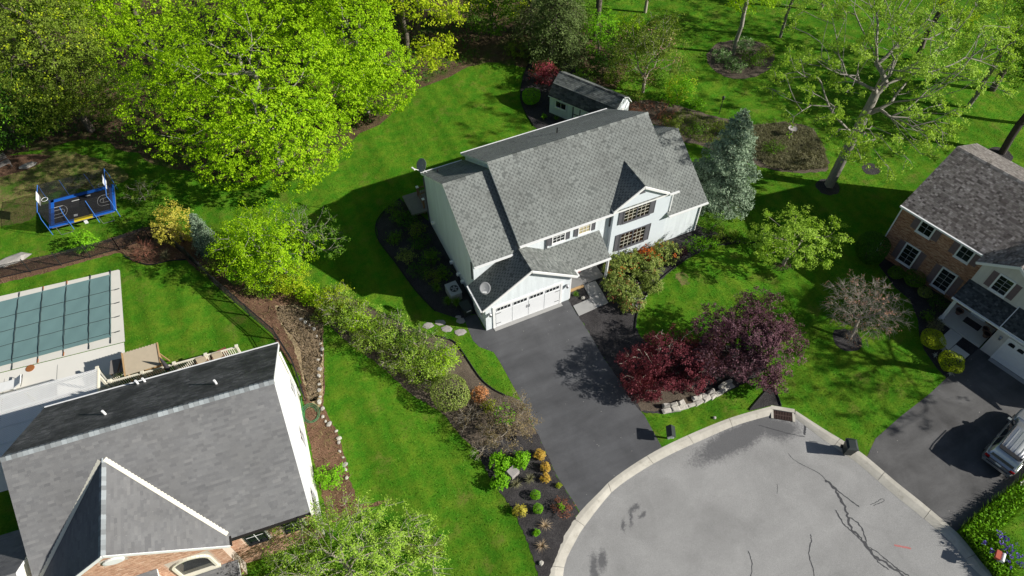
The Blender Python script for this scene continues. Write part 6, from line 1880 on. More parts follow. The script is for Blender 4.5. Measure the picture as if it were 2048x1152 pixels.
for k, (c, r_, h, lf, lab) in enumerate((((-1.89, 12.40), .8, .9, 'leaf_mid', 'green bush behind the edging at the top bend of the side bed'), ((-2.92, 10.57), .8, .8, 'leaf_mid', 'green bush at the left bend of the side bed'), ((-2.74, 8.29), .9, .9, 'leaf_rhodo', 'light green bush halfway down the side bed'), ((-1.20, 7.46), .8, 1.1, 'leaf_mid', 'green bush against the shaded house wall'), ((-0.86, 5.72), .7, .8, 'leaf_mid', 'small green bush between the wall and the air conditioner'), ((-1.17, 10.43), .8, .9, 'leaf_olive', 'olive bush below the deck in the side bed'))):
    shrub(lab, c, r_, r_ * .9, h, lf, 310 + k, leaf_size=.10, clump_r=.2, per=9, group='side bed shrubs', shell=.22)
for k, (c, r_, h, lf, lab) in enumerate((((23.64, 13.41), 1.1, .7, 'leaf_olive', 'low olive bush at the left end of the back bed'), ((24.88, 11.62), 1.2, .7, 'leaf_mid', 'low green bush in the back bed behind the wing roof'), ((26.76, 10.74), 1.1, .6, 'leaf_olive', 'low olive bush in the back bed left of the spruce top'), ((29.30, 6.79), 1.2, .6, 'leaf_mid', 'low green juniper at the left of the ground cover'), ((30.85, 4.81), 1.2, .5, 'leaf_grey', 'low grey juniper at the right of the ground cover'))):
    shrub(lab, c, r_, r_ * .8, h, lf, 320 + k, leaf_size=.10, clump_r=.22, per=9, group='back bed shrubs', shell=.22)
# shaded bed left of the white house
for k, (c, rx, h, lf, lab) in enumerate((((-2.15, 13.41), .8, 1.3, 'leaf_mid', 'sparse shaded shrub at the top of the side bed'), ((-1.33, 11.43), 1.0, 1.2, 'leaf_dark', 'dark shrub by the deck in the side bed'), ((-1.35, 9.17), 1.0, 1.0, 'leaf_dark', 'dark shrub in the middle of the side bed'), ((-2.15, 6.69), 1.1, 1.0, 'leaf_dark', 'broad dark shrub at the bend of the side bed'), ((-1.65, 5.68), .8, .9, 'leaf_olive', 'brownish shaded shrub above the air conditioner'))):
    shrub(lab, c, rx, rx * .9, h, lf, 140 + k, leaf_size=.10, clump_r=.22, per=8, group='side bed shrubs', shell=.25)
for k, (c, lab) in enumerate((((-1.80, 4.58), 'dark grass clump left of the air conditioner'), ((-1.53, 3.13), 'dark grass clump below the air conditioner'), ((-1.06, 2.81), 'dark grass clump beside the black box'))):
    tuft(lab, c, .6, .75, 'leaf_mid', 150 + k, 130, .025, 'side bed grasses')
# shed bed
shrub('crimson-leaved maple shrub beside the shed', (15.99, 23.28), 1.5, 1.3, 2.4, 'leaf_crimson', 160, leaf_size=.13, clump_r=.24, per=9, group='shed bed shrubs', shell=.3, n_limb=30)
globe('round green bush in front of the shed', (13.66, 21.23), .85, 1.45, 'leaf_bright', 161, .08)
tuft('leafy clump between the shed and the house roof', (13.70, 18.69), .5, .5, 'leaf_bright', 162, 60, .03, 'shed bed plants')
tuft('leafy clump nearest the shed door', (14.60, 18.12), .45, .45, 'leaf_mid', 163, 60, .03, 'shed bed plants')
# right-hand bed
globe('yellow-green globe bush left of the brick house walkway', (26.41, -13.55), .78, 1.15, 'leaf_lime', 170, .055)
globe('light green globe bush beside the right driveway', (26.20, -15.40), .82, 1.1, 'leaf_lime', 171, .065, jit=.09)
shrub('grey-green bush above the yellow globe bush', (27.71, -12.67), .6, .55, .8, 'leaf_grey', 172, leaf_size=.07, clump_r=.13, per=9, group='brick house shrubs')
shrub('dark grey bush nearest the porch pillar', (27.78, -11.87), .55, .5, .7, 'leaf_mid', 173, leaf_size=.07, clump_r=.14, per=8, group='brick house shrubs')
globe('green dome bush under the lower brick wall window', (29.23, -9.08), .75, 1.0, 'leaf_mid', 174, .07)
globe('small green bush against the brick wall, next left of the dome bush', (28.57, -8.06), .55, .8, 'leaf_mid', 175, .07)
globe('light small bush in the brick house bed', (29.16, -10.25), .5, .65, 'leaf_rhodo', 176, .06)
shrub('dark shaded shrub under the brick house window', (29.25, -11.37), .8, .7, .9, 'leaf_dark', 177, leaf_size=.08, clump_r=.18, per=8, group='brick house shrubs')
globe('tall dark clipped bush at the corner of the brick house', (27.75, -5.99), 1.15, 2.6, 'leaf_dark', 178, .09)
for k, c in enumerate(((26.05, -14.43), (26.89, -14.30), (25.85, -15.87))):
    tuft(('white flowering plant between the globe bushes', 'white flowering plant beside the walkway slab', 'white flowering plant under the lower globe bush')[k], c, .35, .18, 'petal_white', 180 + k, 24, .03, 'white flowers', curl=.9)

# tree standing outside the frame to the right: its bare crown throws the streaks of shade on the driveway and lawn
tree('bare-branched tree beyond the right driveway', (34.8, -22.0), [(0, 0, 9.5, 5.0, 5.0, 3.6), (-2, 2, 8, 3.6, 3.6, 2.6), (2.5, 2.5, 10, 3.6, 3.6, 2.8)],
     trunk_line(8, (.2, .1), 6, .12, 61), .32, 'leaf_spring', 900, 7, .15, .3, 270, n_limb=190, shell=.4, bark='bark', group='right garden trees', twigs=2, twig_len=.9, tip_only=.9, r_tip=.02, twig_r=.012)

# ------------------------------------------------------------------ pool, patio
PO = (-22.795, 16.042)
pr = R(-5.2)
def pw(x, y):
    return (PO[0] + x * math.cos(pr) - y * math.sin(pr), PO[1] + x * math.sin(pr) + y * math.cos(pr))


sheet('patio', [pw(.86, -6.55), pw(.92, -7.6), pw(.5, -8.2), (-24.4, 5.2), (-24.8, .9), (-40, 2.5), pw(-16, -6.1)], 0.030, 'pool_concrete')
for x in (-3.3, -6.5, -9.7):
    a, b = pw(x, -6.9), pw(x, -11.5)
    strip('joint', [a, ((a[0] + b[0]) / 2, (a[1] + b[1]) / 2), b], .025, .034, 'strap', 'thin joint line across the pool patio, %s' % {-3.3: 'nearest the deck steps', -6.5: 'in the middle', -9.7: 'at the left edge'}[x], 'joint', jit=.05)
sheet('pool_surround', [pw(.55, .36), pw(.66, .25), pw(.92, -6.5), pw(-16, -6.05), pw(-16, .9)], 0.035, 'coping_concrete')
pool = thing('swimming_pool', 'rectangular swimming pool under a green winter cover', 'pool', (*PO, 0), pr)
x0, x1, y0, y1 = -15.0, 0.08, -5.85, 0.0
nx_, ny_ = 60, 24
vs, fs = [], []
for i in range(nx_ + 1):
    for j in range(ny_ + 1):
        u_, v_ = i / nx_, j / ny_
        x = x0 + (x1 - x0) * u_
        y = y0 + (y1 - y0) * v_
        sag = -.05 * min(1, 6 * min(u_, 1 - u_)) * min(1, 5 * min(v_, 1 - v_)) + .012 * math.sin(x * 4.1) * math.sin(y * 3.3)
        vs.append((x, y, .115 + sag))
for i in range(nx_):
    for j in range(ny_):
        a = i * (ny_ + 1) + j
        fs.append([a, a + ny_ + 1, a + ny_ + 2, a + 1])
MB().add(vs, fs).build('cover', 'pool_green', pool, smooth=True)
sx = [-1.35 - 1.58 * k for k in range(9)] + [0.02]
sy = [-1.58, -2.87, -4.15, -5.5]
for x in sx:
    P = [(x + .015 * math.sin(k * 1.7 + x), .30 - k * (6.45 / 24), .135 if 1 < k < 23 else .08) for k in range(25)]
    MB().tube(P, .022, 4).build('strap', 'strap', pool)
    for y in (.34, -6.18):
        MB().tube([(x, y - .16, .07), (x, y + .16, .06)], .035, 6).build('spring', 'rust' if abs(x * 7) % 3 > 1.2 else 'strap', pool)
for y in sy:
    P = [(.30 - k * (15.2 / 30), y + .012 * math.sin(k * 2.1), .133 if k else .08) for k in range(31)]
    MB().tube(P, .020, 4).build('strap', 'strap', pool)
    MB().tube([(.30, y, .07), (.62, y + .03, .06)], .032, 6).build('spring', 'strap', pool)
dl = MB().lathe([(.28, 0), (.28, .02), (.2, .03)], (0, 0, 0), 14).build('drain_cover', 'rust', None, loc=(*(-28.35, 9.91), .031))
tag(dl, 'round rusty drain cover on the pool patio', 'drain cover')
# white lounger half under the lattice
lg = thing('pool_lounger', 'white pool lounger at the left edge beside the lattice roof', 'lounger', (*(-29.65, 8.82), .03), pr)
MB().box(-1.0, -.34, .28, .5, .34, .36).build('seat', 'white_paint', lg)
MB().ext([(.5, -.34, .28), (.5, .34, .28), (1.05, .34, .62), (1.05, -.34, .62)], (-.03, 0, .07)).build('backrest', 'white_paint', lg)
for x in (-.9, .45):
    for y in (-.3, .3):
        MB().box(x - .03, y - .03, 0, x + .03, y + .03, .279).build('leg', 'white_paint', lg)
MB().tube([(.9, -.36, .35), (1.12, -.3, .66), (1.12, .3, .66), (.9, .36, .35)], .02, 6).build('frame', 'dark_metal', lg)


# ---- deck, lattice and furniture behind the cream house (positions in its own frame)
def Cw(x, y):
    a = R(-5.4)
    return (-13.2 + x * math.cos(a) - y * math.sin(a), -3.85 + x * math.sin(a) + y * math.cos(a))


DK = thing('deck', 'cream vinyl deck railing and steps behind the cream house', 'deck', (-13.2, -3.85, 0), R(-5.4))
MB().box(-11.0, 4.46, .05, -3.0, 8.62, .22).build('deck_floor', 'wood_grey', DK)
for k in range(5):
    x = -10.95 + k * 1.95
    p_ = MB().box(x - .065, 8.48, .2, x + .065, 8.61, 1.22).build('rail_post', 'cream_vinyl', DK)
    MB().box(x - .1, 8.445, 1.222, x + .1, 8.645, 1.29).build('post_cap', 'cream_vinyl', p_)
MB().box(-10.95, 8.50, 1.10, -3.1, 8.59, 1.18).build('top_rail', 'cream_vinyl', DK)
MB().box(-10.95, 8.515, .30, -3.1, 8.575, .36).build('bottom_rail', 'cream_vinyl', DK)
mbal = MB().box(-.022, -.022, .361, .022, .022, 1.099)
first = None
for i in range(60):
    x = -10.82 + i * .13
    if first is None:
        first = mbal.build('baluster', 'cream_vinyl', DK)
        first.location = (x, 8.545, 0)
    else:
        o = first.copy()
        COL.objects.link(o)
        o.parent = DK
        o.location = (x, 8.545, 0)
for k in range(3):
    MB().box(-12.1 + .04 * k, 9.0 + k * .33, .02, -11.0, 9.32 + k * .33, .30 - k * .09).build('step', 'cream_vinyl', DK)
for (a, b) in (((-11.05, 8.55, 1.15), (-11.75, 9.95, .95)), ((-10.9, 8.6, 1.15), (-10.45, 9.7, 1.0))):
    MB().bar(a, b, .09, .10).build('stair_rail', 'cream_vinyl', DK)
    MB().bar((a[0], a[1], .35), (b[0], b[1], .22), .06, .06).build('stair_rail', 'cream_vinyl', DK)
    q = MB().box(b[0] - .06, b[1] - .06, .02, b[0] + .06, b[1] + .06, 1.08).build('rail_post', 'cream_vinyl', DK)
    MB().box(b[0] - .1, b[1] - .1, 1.082, b[0] + .1, b[1] + .1, 1.15).build('post_cap', 'cream_vinyl', q)
    for i in range(1, 9):
        f = i / 9
        x, y = a[0] + (b[0] - a[0]) * f, a[1] + (b[1] - a[1]) * f
        z0, z1 = .35 - .13 * f + .03, 1.10 - .18 * f
        MB().box(x - .02, y - .02, z0, x + .02, y + .02, z1).build('baluster', 'cream_vinyl', DK)
LT = thing('lattice_roof', 'white diagonal lattice roof over the patio beside the cream house', 'pergola', (-13.2, -3.85, 0), R(-5.4))
LX0, LX1, LY0, LY1, LZ = -19.5, -11.05, 4.0, 8.62, 2.62
mb = MB()
def lat(sgn, z):
    k = LX0 - (LY1 - LY0)
    while k < LX1 + (LY1 - LY0):
        pts = []
        for y in (LY0, LY1):
            x = k + (y - LY0) if sgn > 0 else k + (LY1 - y)
            pts.append([x, y])
        (xa, ya), (xb, yb) = pts
        def cut(xl, p, q):
            f = (xl - p[0]) / (q[0] - p[0])
            return [xl, p[1] + (q[1] - p[1]) * f]
        p, q = pts
        if (p[0] < LX0 and q[0] < LX0) or (p[0] > LX1 and q[0] > LX1):
            k += .15
            continue
        P2 = [p, q]
        for i, (c, o_) in enumerate(((p, q), (q, p))):
            if c[0] < LX0:
                P2[i] = cut(LX0, c, o_)
            elif c[0] > LX1:
                P2[i] = cut(LX1, c, o_)
        p, q = P2
        if math.dist(p, q) > .1:
            mb.bar((p[0], p[1], z), (q[0], q[1], z), .046, .012)
        k += .15
lat(1, LZ)
lat(-1, LZ + .013)
lo = mb.build('lattice', 'white_paint', LT)
lo['kind'] = 'stuff'
for i in range(5):
    y = LY0 + .1 + i * (LY1 - LY0 - .2) / 4
    MB().box(LX0, y - .04, LZ - .20, LX1, y + .04, LZ - .012).build('beam', 'white_paint', LT)
MB().box(LX1 + .001, LY0, LZ - .22, LX1 + .08, LY1, LZ + .03).build('edge_beam', 'cream_vinyl', LT)
for x in (-11.2, -15.2, -19.2):
    MB().box(x - .07, LY1 - .2, .03, x + .07, LY1 - .06, LZ - .202).build('post', 'cream_vinyl', LT)
# canopy swing with scalloped awning
c = Cw(-8.75, 9.0)
SWG = thing('canopy_swing', 'wooden garden swing with scalloped tan canopy behind the deck railing', 'swing', (c[0], c[1], 0), R(-3))
ca, cb = 1.02, .78
def canz(y):
    return 1.95 - .28 * (y + cb) / (2 * cb) * -1 - .05
top = [(-ca, -cb, 1.78), (ca, -cb, 1.78)]
n = 11
edge = []
for i in range(n):
    x0_ = ca - 2 * ca * i / n
    x1_ = ca - 2 * ca * (i + 1) / n
    edge += [(x0_, cb, 2.02), (x0_ * .7 + x1_ * .3, cb + .06, 2.03), (x0_ * .3 + x1_ * .7, cb + .06, 2.03)]
edge.append((-ca, cb, 2.02))
MB().ext(top + edge, (0, 0, .03)).build('canopy', 'tan_fabric', SWG)
for s_ in (-1, 1):
    MB().bar((s_ * (ca + .05), -cb - .05, 1.80), (s_ * (ca + .05), cb + .05, 2.06), .07, .10).build('canopy_beam', 'wood_tan', SWG)
    MB().bar((s_ * (ca + .05), -.75, 0), (s_ * (ca + .05), -.05, 1.9), .07, .07).build('leg', 'wood_tan', SWG)
    MB().bar((s_ * (ca + .05), .75, 0), (s_ * (ca + .05), .05, 1.9), .07, .07).build('leg', 'wood_tan', SWG)
for k in range(5):
    MB().box(-.85, -.30 + k * .12, .45, .85, -.20 + k * .12, .48).build('seat_slat', 'wood_tan', SWG)
for k in range(4):
    MB().box(-.85, .34 + k * .03, .55 + k * .13, .85, .36 + k * .03, .65 + k * .13).build('back_slat', 'wood_tan', SWG)
c = Cw(-10.3, 9.35)
BT = thing('side_awning', 'small grey-tan awning at the left end of the canopy swing', 'awning', (c[0], c[1], 0), R(-10))
MB().ext([(-.55, -.45, 1.35), (.55, -.45, 1.35), (.6, .5, 1.5), (-.5, .5, 1.5)], (0, 0, .03)).build('cloth', 'wood_grey', BT)
for x in (-.48, .48):
    for y in (-.4, .42):
        MB().box(x - .03, y - .03, 0, x + .03, y + .03, 1.36).build('leg', 'wood_brown', BT)
MB().bar((-.05, -.40, 1.40), (.12, .35, 1.52), .05, .05).build('brace', 'wood_brown', BT)
c = Cw(-7.38, 8.1)
UM = thing('patio_umbrella', 'closed dark patio umbrella standing on the deck', 'umbrella', (c[0], c[1], .22))
MB().tube([(0, 0, 0), (0, 0, 2.5)], .025, 8).build('pole', 'dark_metal', UM)
MB().lathe([(.09, 1.15), (.15, 1.2), (.13, 1.7), (.08, 2.2), (.02, 2.55)], (0, 0, 0), 9, jit=.12).build('canopy', 'dark_fabric', UM)
MB().lathe([(.28, 0), (.28, .05), (.06, .12)], (0, 0, 0), 12).build('base', 'dark_metal', UM)
for i, (x, y, lab) in enumerate(((-5.45, 8.05, 'tan cushioned deck chair, left one of the pair at the railing'), (-4.45, 8.05, 'tan cushioned deck chair, right one of the pair at the railing'))):
    c = Cw(x, y)
    ch = thing('deck_chair', lab, 'chair', (c[0], c[1], .22), R(-5 + 180), 'deck chairs')
    MB().box(-.30, -.30, .36, .30, .28, .46).build('seat', 'tan_fabric', ch)
    MB().ext([(-.30, -.42, .42), (.30, -.42, .42), (.30, -.50, .98), (-.30, -.50, .98)], (0, .12, .02)).build('backrest', 'tan_fabric', ch)
    for s_ in (-1, 1):
        MB().bar((s_ * .34, -.42, .62), (s_ * .34, .32, .60), .06, .04).build('armrest', 'wood_brown', ch)
        for y_ in (-.36, .26):
            MB().box(s_ * .34 - .025, y_ - .025, 0, s_ * .34 + .025, y_ + .025, .58).build('leg', 'wood_brown', ch)
c = Cw(-4.95, 8.0)
tb = thing('deck_table', 'small brown table between the two deck chairs', 'table', (c[0], c[1], .22))
MB().box(-.2, -.25, .42, .2, .25, .46).build('top', 'wood_brown', tb)
for x in (-.15, .15):
    for y in (-.2, .2):
        MB().box(x - .02, y - .02, 0, x + .02, y + .02, .419).build('leg', 'wood_brown', tb)

# ------------------------------------------------------------------ black pool fence
def fence(pts, label, gate_post=None):
    F = thing('pool_fence', label, 'fence', (pts[0][0], pts[0][1], 0), 0, 'black pool fences')
    o0 = Vector((pts[0][0], pts[0][1], 0))
    pk = MB().box(-.010, -.010, .08, .010, .010, 1.32)
    me = None
    for a, b in zip(pts[:-1], pts[1:]):
        A, Bq = Vector((*a, 0)) - o0, Vector((*b, 0)) - o0
        L = (Bq - A).length
        nseg = max(1, round(L / 2.2))
        for k in range(nseg):
            p, q = A.lerp(Bq, k / nseg), A.lerp(Bq, (k + 1) / nseg)
            MB().box(p.x - .03, p.y - .03, 0, p.x + .03, p.y + .03, 1.42).build('post', 'dark_metal', F)
            for z in (.16, 1.12, 1.26):
                MB().bar(p + Vector((0, 0, z)), q + Vector((0, 0, z)), .028, .032).build('rail', 'dark_metal', F)
            m_ = int((q - p).length / .105)
            for i in range(1, m_):
                w = p.lerp(q, i / m_)
                if me is None:
                    o = pk.build('picket', 'dark_metal', F)
                    me = o
                else:
                    o = me.copy()
                    COL.objects.link(o)
                    o.parent = F
                o.location = w
    MB().box(Bq.x - .03, Bq.y - .03, 0, Bq.x + .03, Bq.y + .03, 1.42).build('post', 'dark_metal', F)


fence([(-33.5, 19.6), (-30.10, 19.10), (-25.97, 18.58), (-21.91, 18.35)], 'black metal picket fence between the pool lawn and the trampoline lawn')
fence([(-21.91, 18.35), (-19.72, 18.56), (-18.69, 18.08)], 'black metal picket fence round the rusty shrub bed')
fence([(-18.69, 18.08), (-17.31, 15.11), (-15.82, 11.30), (-14.36, 8.08), (-13.07, 5.26), (-12.58, 2.84), (-12.53, 0.94), (-12.54, -0.13)], 'black metal picket fence running down to the cream house')

# ------------------------------------------------------------------ trampoline
TR = thing('trampoline', 'rectangular blue-padded trampoline with black net and two basketball hoops', 'trampoline', (-23.80, 23.42, 0), R(-2.2))
hx, hy, hz = 2.38, 1.60, .86
MB().box(-hx + .34, -hy + .30, hz - .03, hx - .34, hy - .30, hz).build('jump_mat', 'mat_black', TR)
def pad(x0, y0, x1, y1, mat):
    MB().box(x0, y0, hz - .02, x1, y1, hz + .05).build('pad', mat, TR)
pad(-hx + .12, hy - .34, hx - .12, hy, 'pad_blue')
pad(-hx, -hy + .02, -hx + .36, hy - .02, 'pad_blue')
pad(hx - .36, -hy + .02, hx, hy - .02, 'pad_blue')
pad(-hx + .361, -hy, -.62, -hy + .32, 'pad_blue')
pad(-.618, -hy, .72, -hy + .32, 'pad_yellow')
pad(.722, -hy, hx - .361, -hy + .32, 'pad_blue')
MB().tube([(-hx, -hy + .2, hz - .05), (-hx + .2, -hy, hz - .05), (hx - .2, -hy, hz - .05), (hx, -hy + .2, hz - .05), (hx, hy - .2, hz - .05), (hx - .2, hy, hz - .05), (-hx + .2, hy, hz - .05), (-hx, hy - .2, hz - .05), (-hx, -hy + .2, hz - .05)], .03, 8).build('frame', 'steel', TR)
for x in (-1.5, 1.5):
    for y in (-hy, hy):
        MB().tube([(x - .45, y, hz - .06), (x - .42, y * 1.02, .03), (x + .42, y * 1.02, .03), (x + .45, y, hz - .06)], .025, 6).build('leg', 'steel', TR)
# court lines printed on the mat
def line(pts):
    P = [(a, b, hz + .006) for a, b in pts]
    MB().tube(P, .014, 4).build('court_line', 'line_white', TR)
for s_ in (-1, 1):
    ex = s_ * (hx - .36)
    arc = [(ex - s_ * (.55 + .38 * math.cos(t_)), .62 * math.sin(t_)) for t_ in np.linspace(-math.pi / 2, math.pi / 2, 13)]
    line([(ex, -.62), (ex - s_ * .55, -.62)] + arc[1:-1] + [(ex - s_ * .55, .62), (ex, .62)])
    key = [(ex - s_ * (.5 + .24 * math.cos(t_)), .24 * math.sin(t_)) for t_ in np.linspace(-math.pi / 2, math.pi / 2, 9)]
    line([(ex, -.24), (ex - s_ * .5, -.24)] + key[1:-1] + [(ex - s_ * .5, .24), (ex, .24)])
    line([(ex - s_ * .5, -.24), (ex - s_ * .5, .24)])
MB().box(-.75, .82, hz + .001, -.18, .88, hz + .012).build('mat_print', 'line_white', TR)
MB().box(.30, .98, hz + .001, .62, 1.05, hz + .04).build('mat_print', 'line_white', TR)
MB().box(-.62, -.98, hz + .001, -.36, -.80, hz + .05).build('mat_print', 'board_white', TR)
# net poles leaning out, net walls between
tops = []
for (x, y) in ((-hx, -hy), (-.9, -hy - .02), (.9, -hy - .02), (hx, -hy), (hx, hy), (.9, hy + .02), (-.9, hy + .02), (-hx, hy)):
    k = 1.0
    tp = (x * .985, y * .98, 2.5)
    MB().tube([(x * 1.02, y * 1.03, .25), (x * 1.02, y * 1.03, 1.9), tp], .024, 7).build('pole', 'pole_blue', TR)
    tops.append(tp)
for i in range(8):
    a, b = tops[i], tops[(i + 1) % 8]
    vs = [(a[0] * .95, a[1] * .95, hz + .06), (b[0] * .95, b[1] * .95, hz + .06), (b[0] * .99, b[1] * .99, 2.55), (a[0] * .99, a[1] * .99, 2.55)]
    MB().add(vs, [[0, 1, 2, 3]]).build('net_panel', 'net_mesh', TR)
    MB().tube([vs[3], vs[2]], .010, 4).build('net_cord', 'mat_black', TR)
for s_ in (-1, 1):
    x = s_ * (hx - .05)
    bdp = MB().box(x - .015, -.48, 2.2, x + .015, .48, 2.85).build('backboard', 'board_white', TR)
    MB().tube([(x - s_ * .02, 0, 2.32), (x - s_ * .12, 0, 2.32)] , .02, 6).build('hoop_bracket', 'steel', bdp)
    rg = [(x - s_ * (.34 + .22 * math.cos(t_)), .22 * math.sin(t_), 2.32) for t_ in np.linspace(0, 2 * math.pi, 17)]
    MB().tube(rg, .014, 5, cap=False).build('hoop', 'board_white', bdp)
    MB().tube([(x + s_ * .06, -hy * .98, 2.55), (x + s_ * .06, -.4, 2.6), (x + s_ * .06, .4, 2.6), (x + s_ * .06, hy * .98, 2.55)], .026, 6).build('cross_bar', 'pole_blue', TR)
MB().box(.0, -hy - .12, hz - .35, .22, -hy - .02, hz - .1).build('ladder_hook', 'board_white', TR)

# grey slide-like bench at the left edge
bn = thing('garden_bench', 'weathered grey wooden bench in the leaf strip at the left edge', 'bench', (*(-29.80, 31.94), 0), R(20))
for k in range(5):
    MB().box(-.8, -.3 + k * .13, .40, .8, -.19 + k * .13, .44).build('seat_slat', 'wood_grey', bn)
for k in range(4):
    MB().box(-.8, .36 + k * .03, .52 + k * .13, .8, .39 + k * .03, .62 + k * .13).build('back_slat', 'wood_grey', bn)
for x in (-.7, .7):
    for y in (-.25, .32):
        MB().box(x - .04, y - .04, 0, x + .04, y + .04, .399).build('leg', 'wood_grey', bn)

# ------------------------------------------------------------------ things round the white house
ac = thing('air_conditioner', 'grey air conditioning unit with round fan in the side bed', 'air conditioner', (-.87, 3.75, 0), R(2))
MB().box(-.40, -.56, .02, .40, .56, .78).build('casing', 'grey_plastic', ac)
MB().box(-.42, -.58, .781, .42, .58, .83).build('top', 'grey_plastic', ac)
MB().lathe([(.30, 0), (.30, .012), (.02, .012)], (0.05, -.06, .831), 20).build('fan_well', 'dark_metal', ac)
for k in range(5):
    a = 2 * math.pi * k / 5
    MB().bar((.05 + .04 * math.cos(a), -.06 + .04 * math.sin(a), .852), (.05 + .25 * math.cos(a), -.06 + .25 * math.sin(a), .852), .10, .008).build('fan_blade', 'grey_plastic', ac)
for r_ in (.12, .20, .29):
    MB().tube([(.05 + r_ * math.cos(t_), -.06 + r_ * math.sin(t_), .87) for t_ in np.linspace(0, 2 * math.pi, 19)], .007, 4, cap=False).build('fan_guard', 'dark_metal', ac)
for k in range(9):
    MB().box(-.405, -.562, .1 + k * .07, .405, -.5605, .135 + k * .07).build('louvre', 'dish_grey', ac)
bx_ = thing('storage_box', 'black lidded storage box between the garage and the air conditioner', 'box', (-.62, 2.1, 0), R(4))
MB().box(-.30, -.42, 0, .30, .42, .60).build('body', 'dark_plastic', bx_)
MB().box(-.33, -.45, .601, .33, .45, .68).build('lid', 'dark_plastic', bx_)
MB().bar((-.16, -.47, .55), (.16, -.47, .55), .03, .07).build('handle', 'board_white', bx_)

# mailbox by the driveway
mbx = thing('mailbox', 'white mailbox with black pitched roof between driveway and kerb', 'mailbox', (*(6.85, -12.04), 0), R(-28))
MB().box(-.06, -.06, 0, .06, .06, .62).build('post', 'white_paint', mbx)
MB().ext([(-.19, -.30, .60), (.19, -.30, .60), (.19, -.30, .88), (0, -.30, 1.04), (-.19, -.30, .88)], (0, .62, 0)).build('box', 'white_paint', mbx)
for s_ in (-1, 1):
    MB().ext([(0, -.36, 1.10), (s_ * .27, -.36, .86), (s_ * .27, .38, .86), (0, .38, 1.10)], (0, 0, -.035)).build('roof_panel', 'dark_plastic', mbx)
MB().box(-.12, -.318, .64, .12, -.301, .86).build('door', 'white_paint', mbx)
# second mailbox, among the irises
mb2 = thing('mailbox', 'white mailbox with red newspaper box among the irises', 'mailbox', (*(18.71, -25.78), 0), R(-60))
MB().box(-.05, -.05, 0, .05, .05, .95).build('post', 'white_paint', mb2)
n = 8
ar_ = [(-.10, .95), (.10, .95)] + [(.10 * math.cos(t_), 1.06 + .10 * math.sin(t_)) for t_ in np.linspace(0, math.pi, n)]
MB().ext([(a, -.25, b) for a, b in ar_], (0, .5, 0)).build('box', 'white_paint', mb2)
MB().box(-.36, -.24, .95, -.13, .26, 1.14).build('newspaper_box', 'red_box', mb2)
MB().bar((-.36, 0, .92), (.12, 0, .92), .08, .05).build('bracket', 'white_paint', mb2)

# wheelie bin
bin_ = thing('trash_can', 'dark green wheeled trash can standing on the kerb', 'trash can', (*(16.03, -17.30), 0), R(-32))
def frus(mb, z0, a0, b0, z1, a1, b1):
    v = [(-a0, -b0, z0), (a0, -b0, z0), (a0, b0, z0), (-a0, b0, z0), (-a1, -b1, z1), (a1, -b1, z1), (a1, b1, z1), (-a1, b1, z1)]
    return mb.add(v, [(3, 2, 1, 0), (4, 5, 6, 7), (0, 1, 5, 4), (1, 2, 6, 5), (2, 3, 7, 6), (3, 0, 4, 7)])
frus(MB(), .05, .22, .24, .96, .30, .34).build('body', 'dark_plastic', bin_)
mbl = MB()
frus(mbl, .962, .33, .37, 1.0, .33, .37)
frus(mbl, 1.0, .32, .36, 1.07, .20, .25)
mbl.build('lid', 'dark_plastic', bin_)
MB().tube([(-.22, .42, .93), (.22, .42, .93)], .022, 6).build('handle', 'dark_plastic', bin_)
for s_ in (-1, 1):
    w = MB().tube([(s_ * .20, .28, .12), (s_ * .28, .28, .12)], .12, 14).build('wheel', 'black_rubber', bin_)
frus(MB(), .55, .262, .30, .60, .268, .305).build('rib', 'dark_plastic', bin_)

# lamp post on the back lawn
lpst = thing('lamp_post', 'thin black post on the back lawn beyond the shed', 'post', (*(28.05, 12.71), 0))
MB().tube([(0, 0, 0), (0, 0, 1.5)], .035, 8).build('pole', 'dark_metal', lpst)
MB().lathe([(.05, 1.5), (.11, 1.56), (.09, 1.78), (.14, 1.80), (.02, 1.92)], (0, 0, 0), 8).build('lantern', 'dark_metal', lpst)
bh_ = thing('bird_bath', 'grey stone bird bath in the groundcover bed beside the spruce', 'bird bath', (*(31.81, 7.63), 0))
MB().lathe([(.20, 0), (.10, .08), (.08, .60), (.14, .68), (.36, .76), (.38, .84), (.30, .80), (.05, .76)], (0, 0, 0), 14).build('basin', 'flagstone', bh_)
# garden hose
L_ = []
hc = (-12.50, -1.17)
for k in range(60):
    t_ = k / 59
    a = t_ * 2 * math.pi * 2.6
    L_.append((hc[0] + (.35 + .28 * t_) * math.cos(a), hc[1] + (.5 + .25 * t_) * math.sin(a), .05 + .05 * t_))
L_ += [((-12.72, -0.05)[0], (-12.72, -0.05)[1], .5)]
ho = MB().tube(L_, .018, 5).build('garden_hose', 'hose_green')
tag(ho, 'green garden hose coiled on the mulch beside the cream house', 'hose')

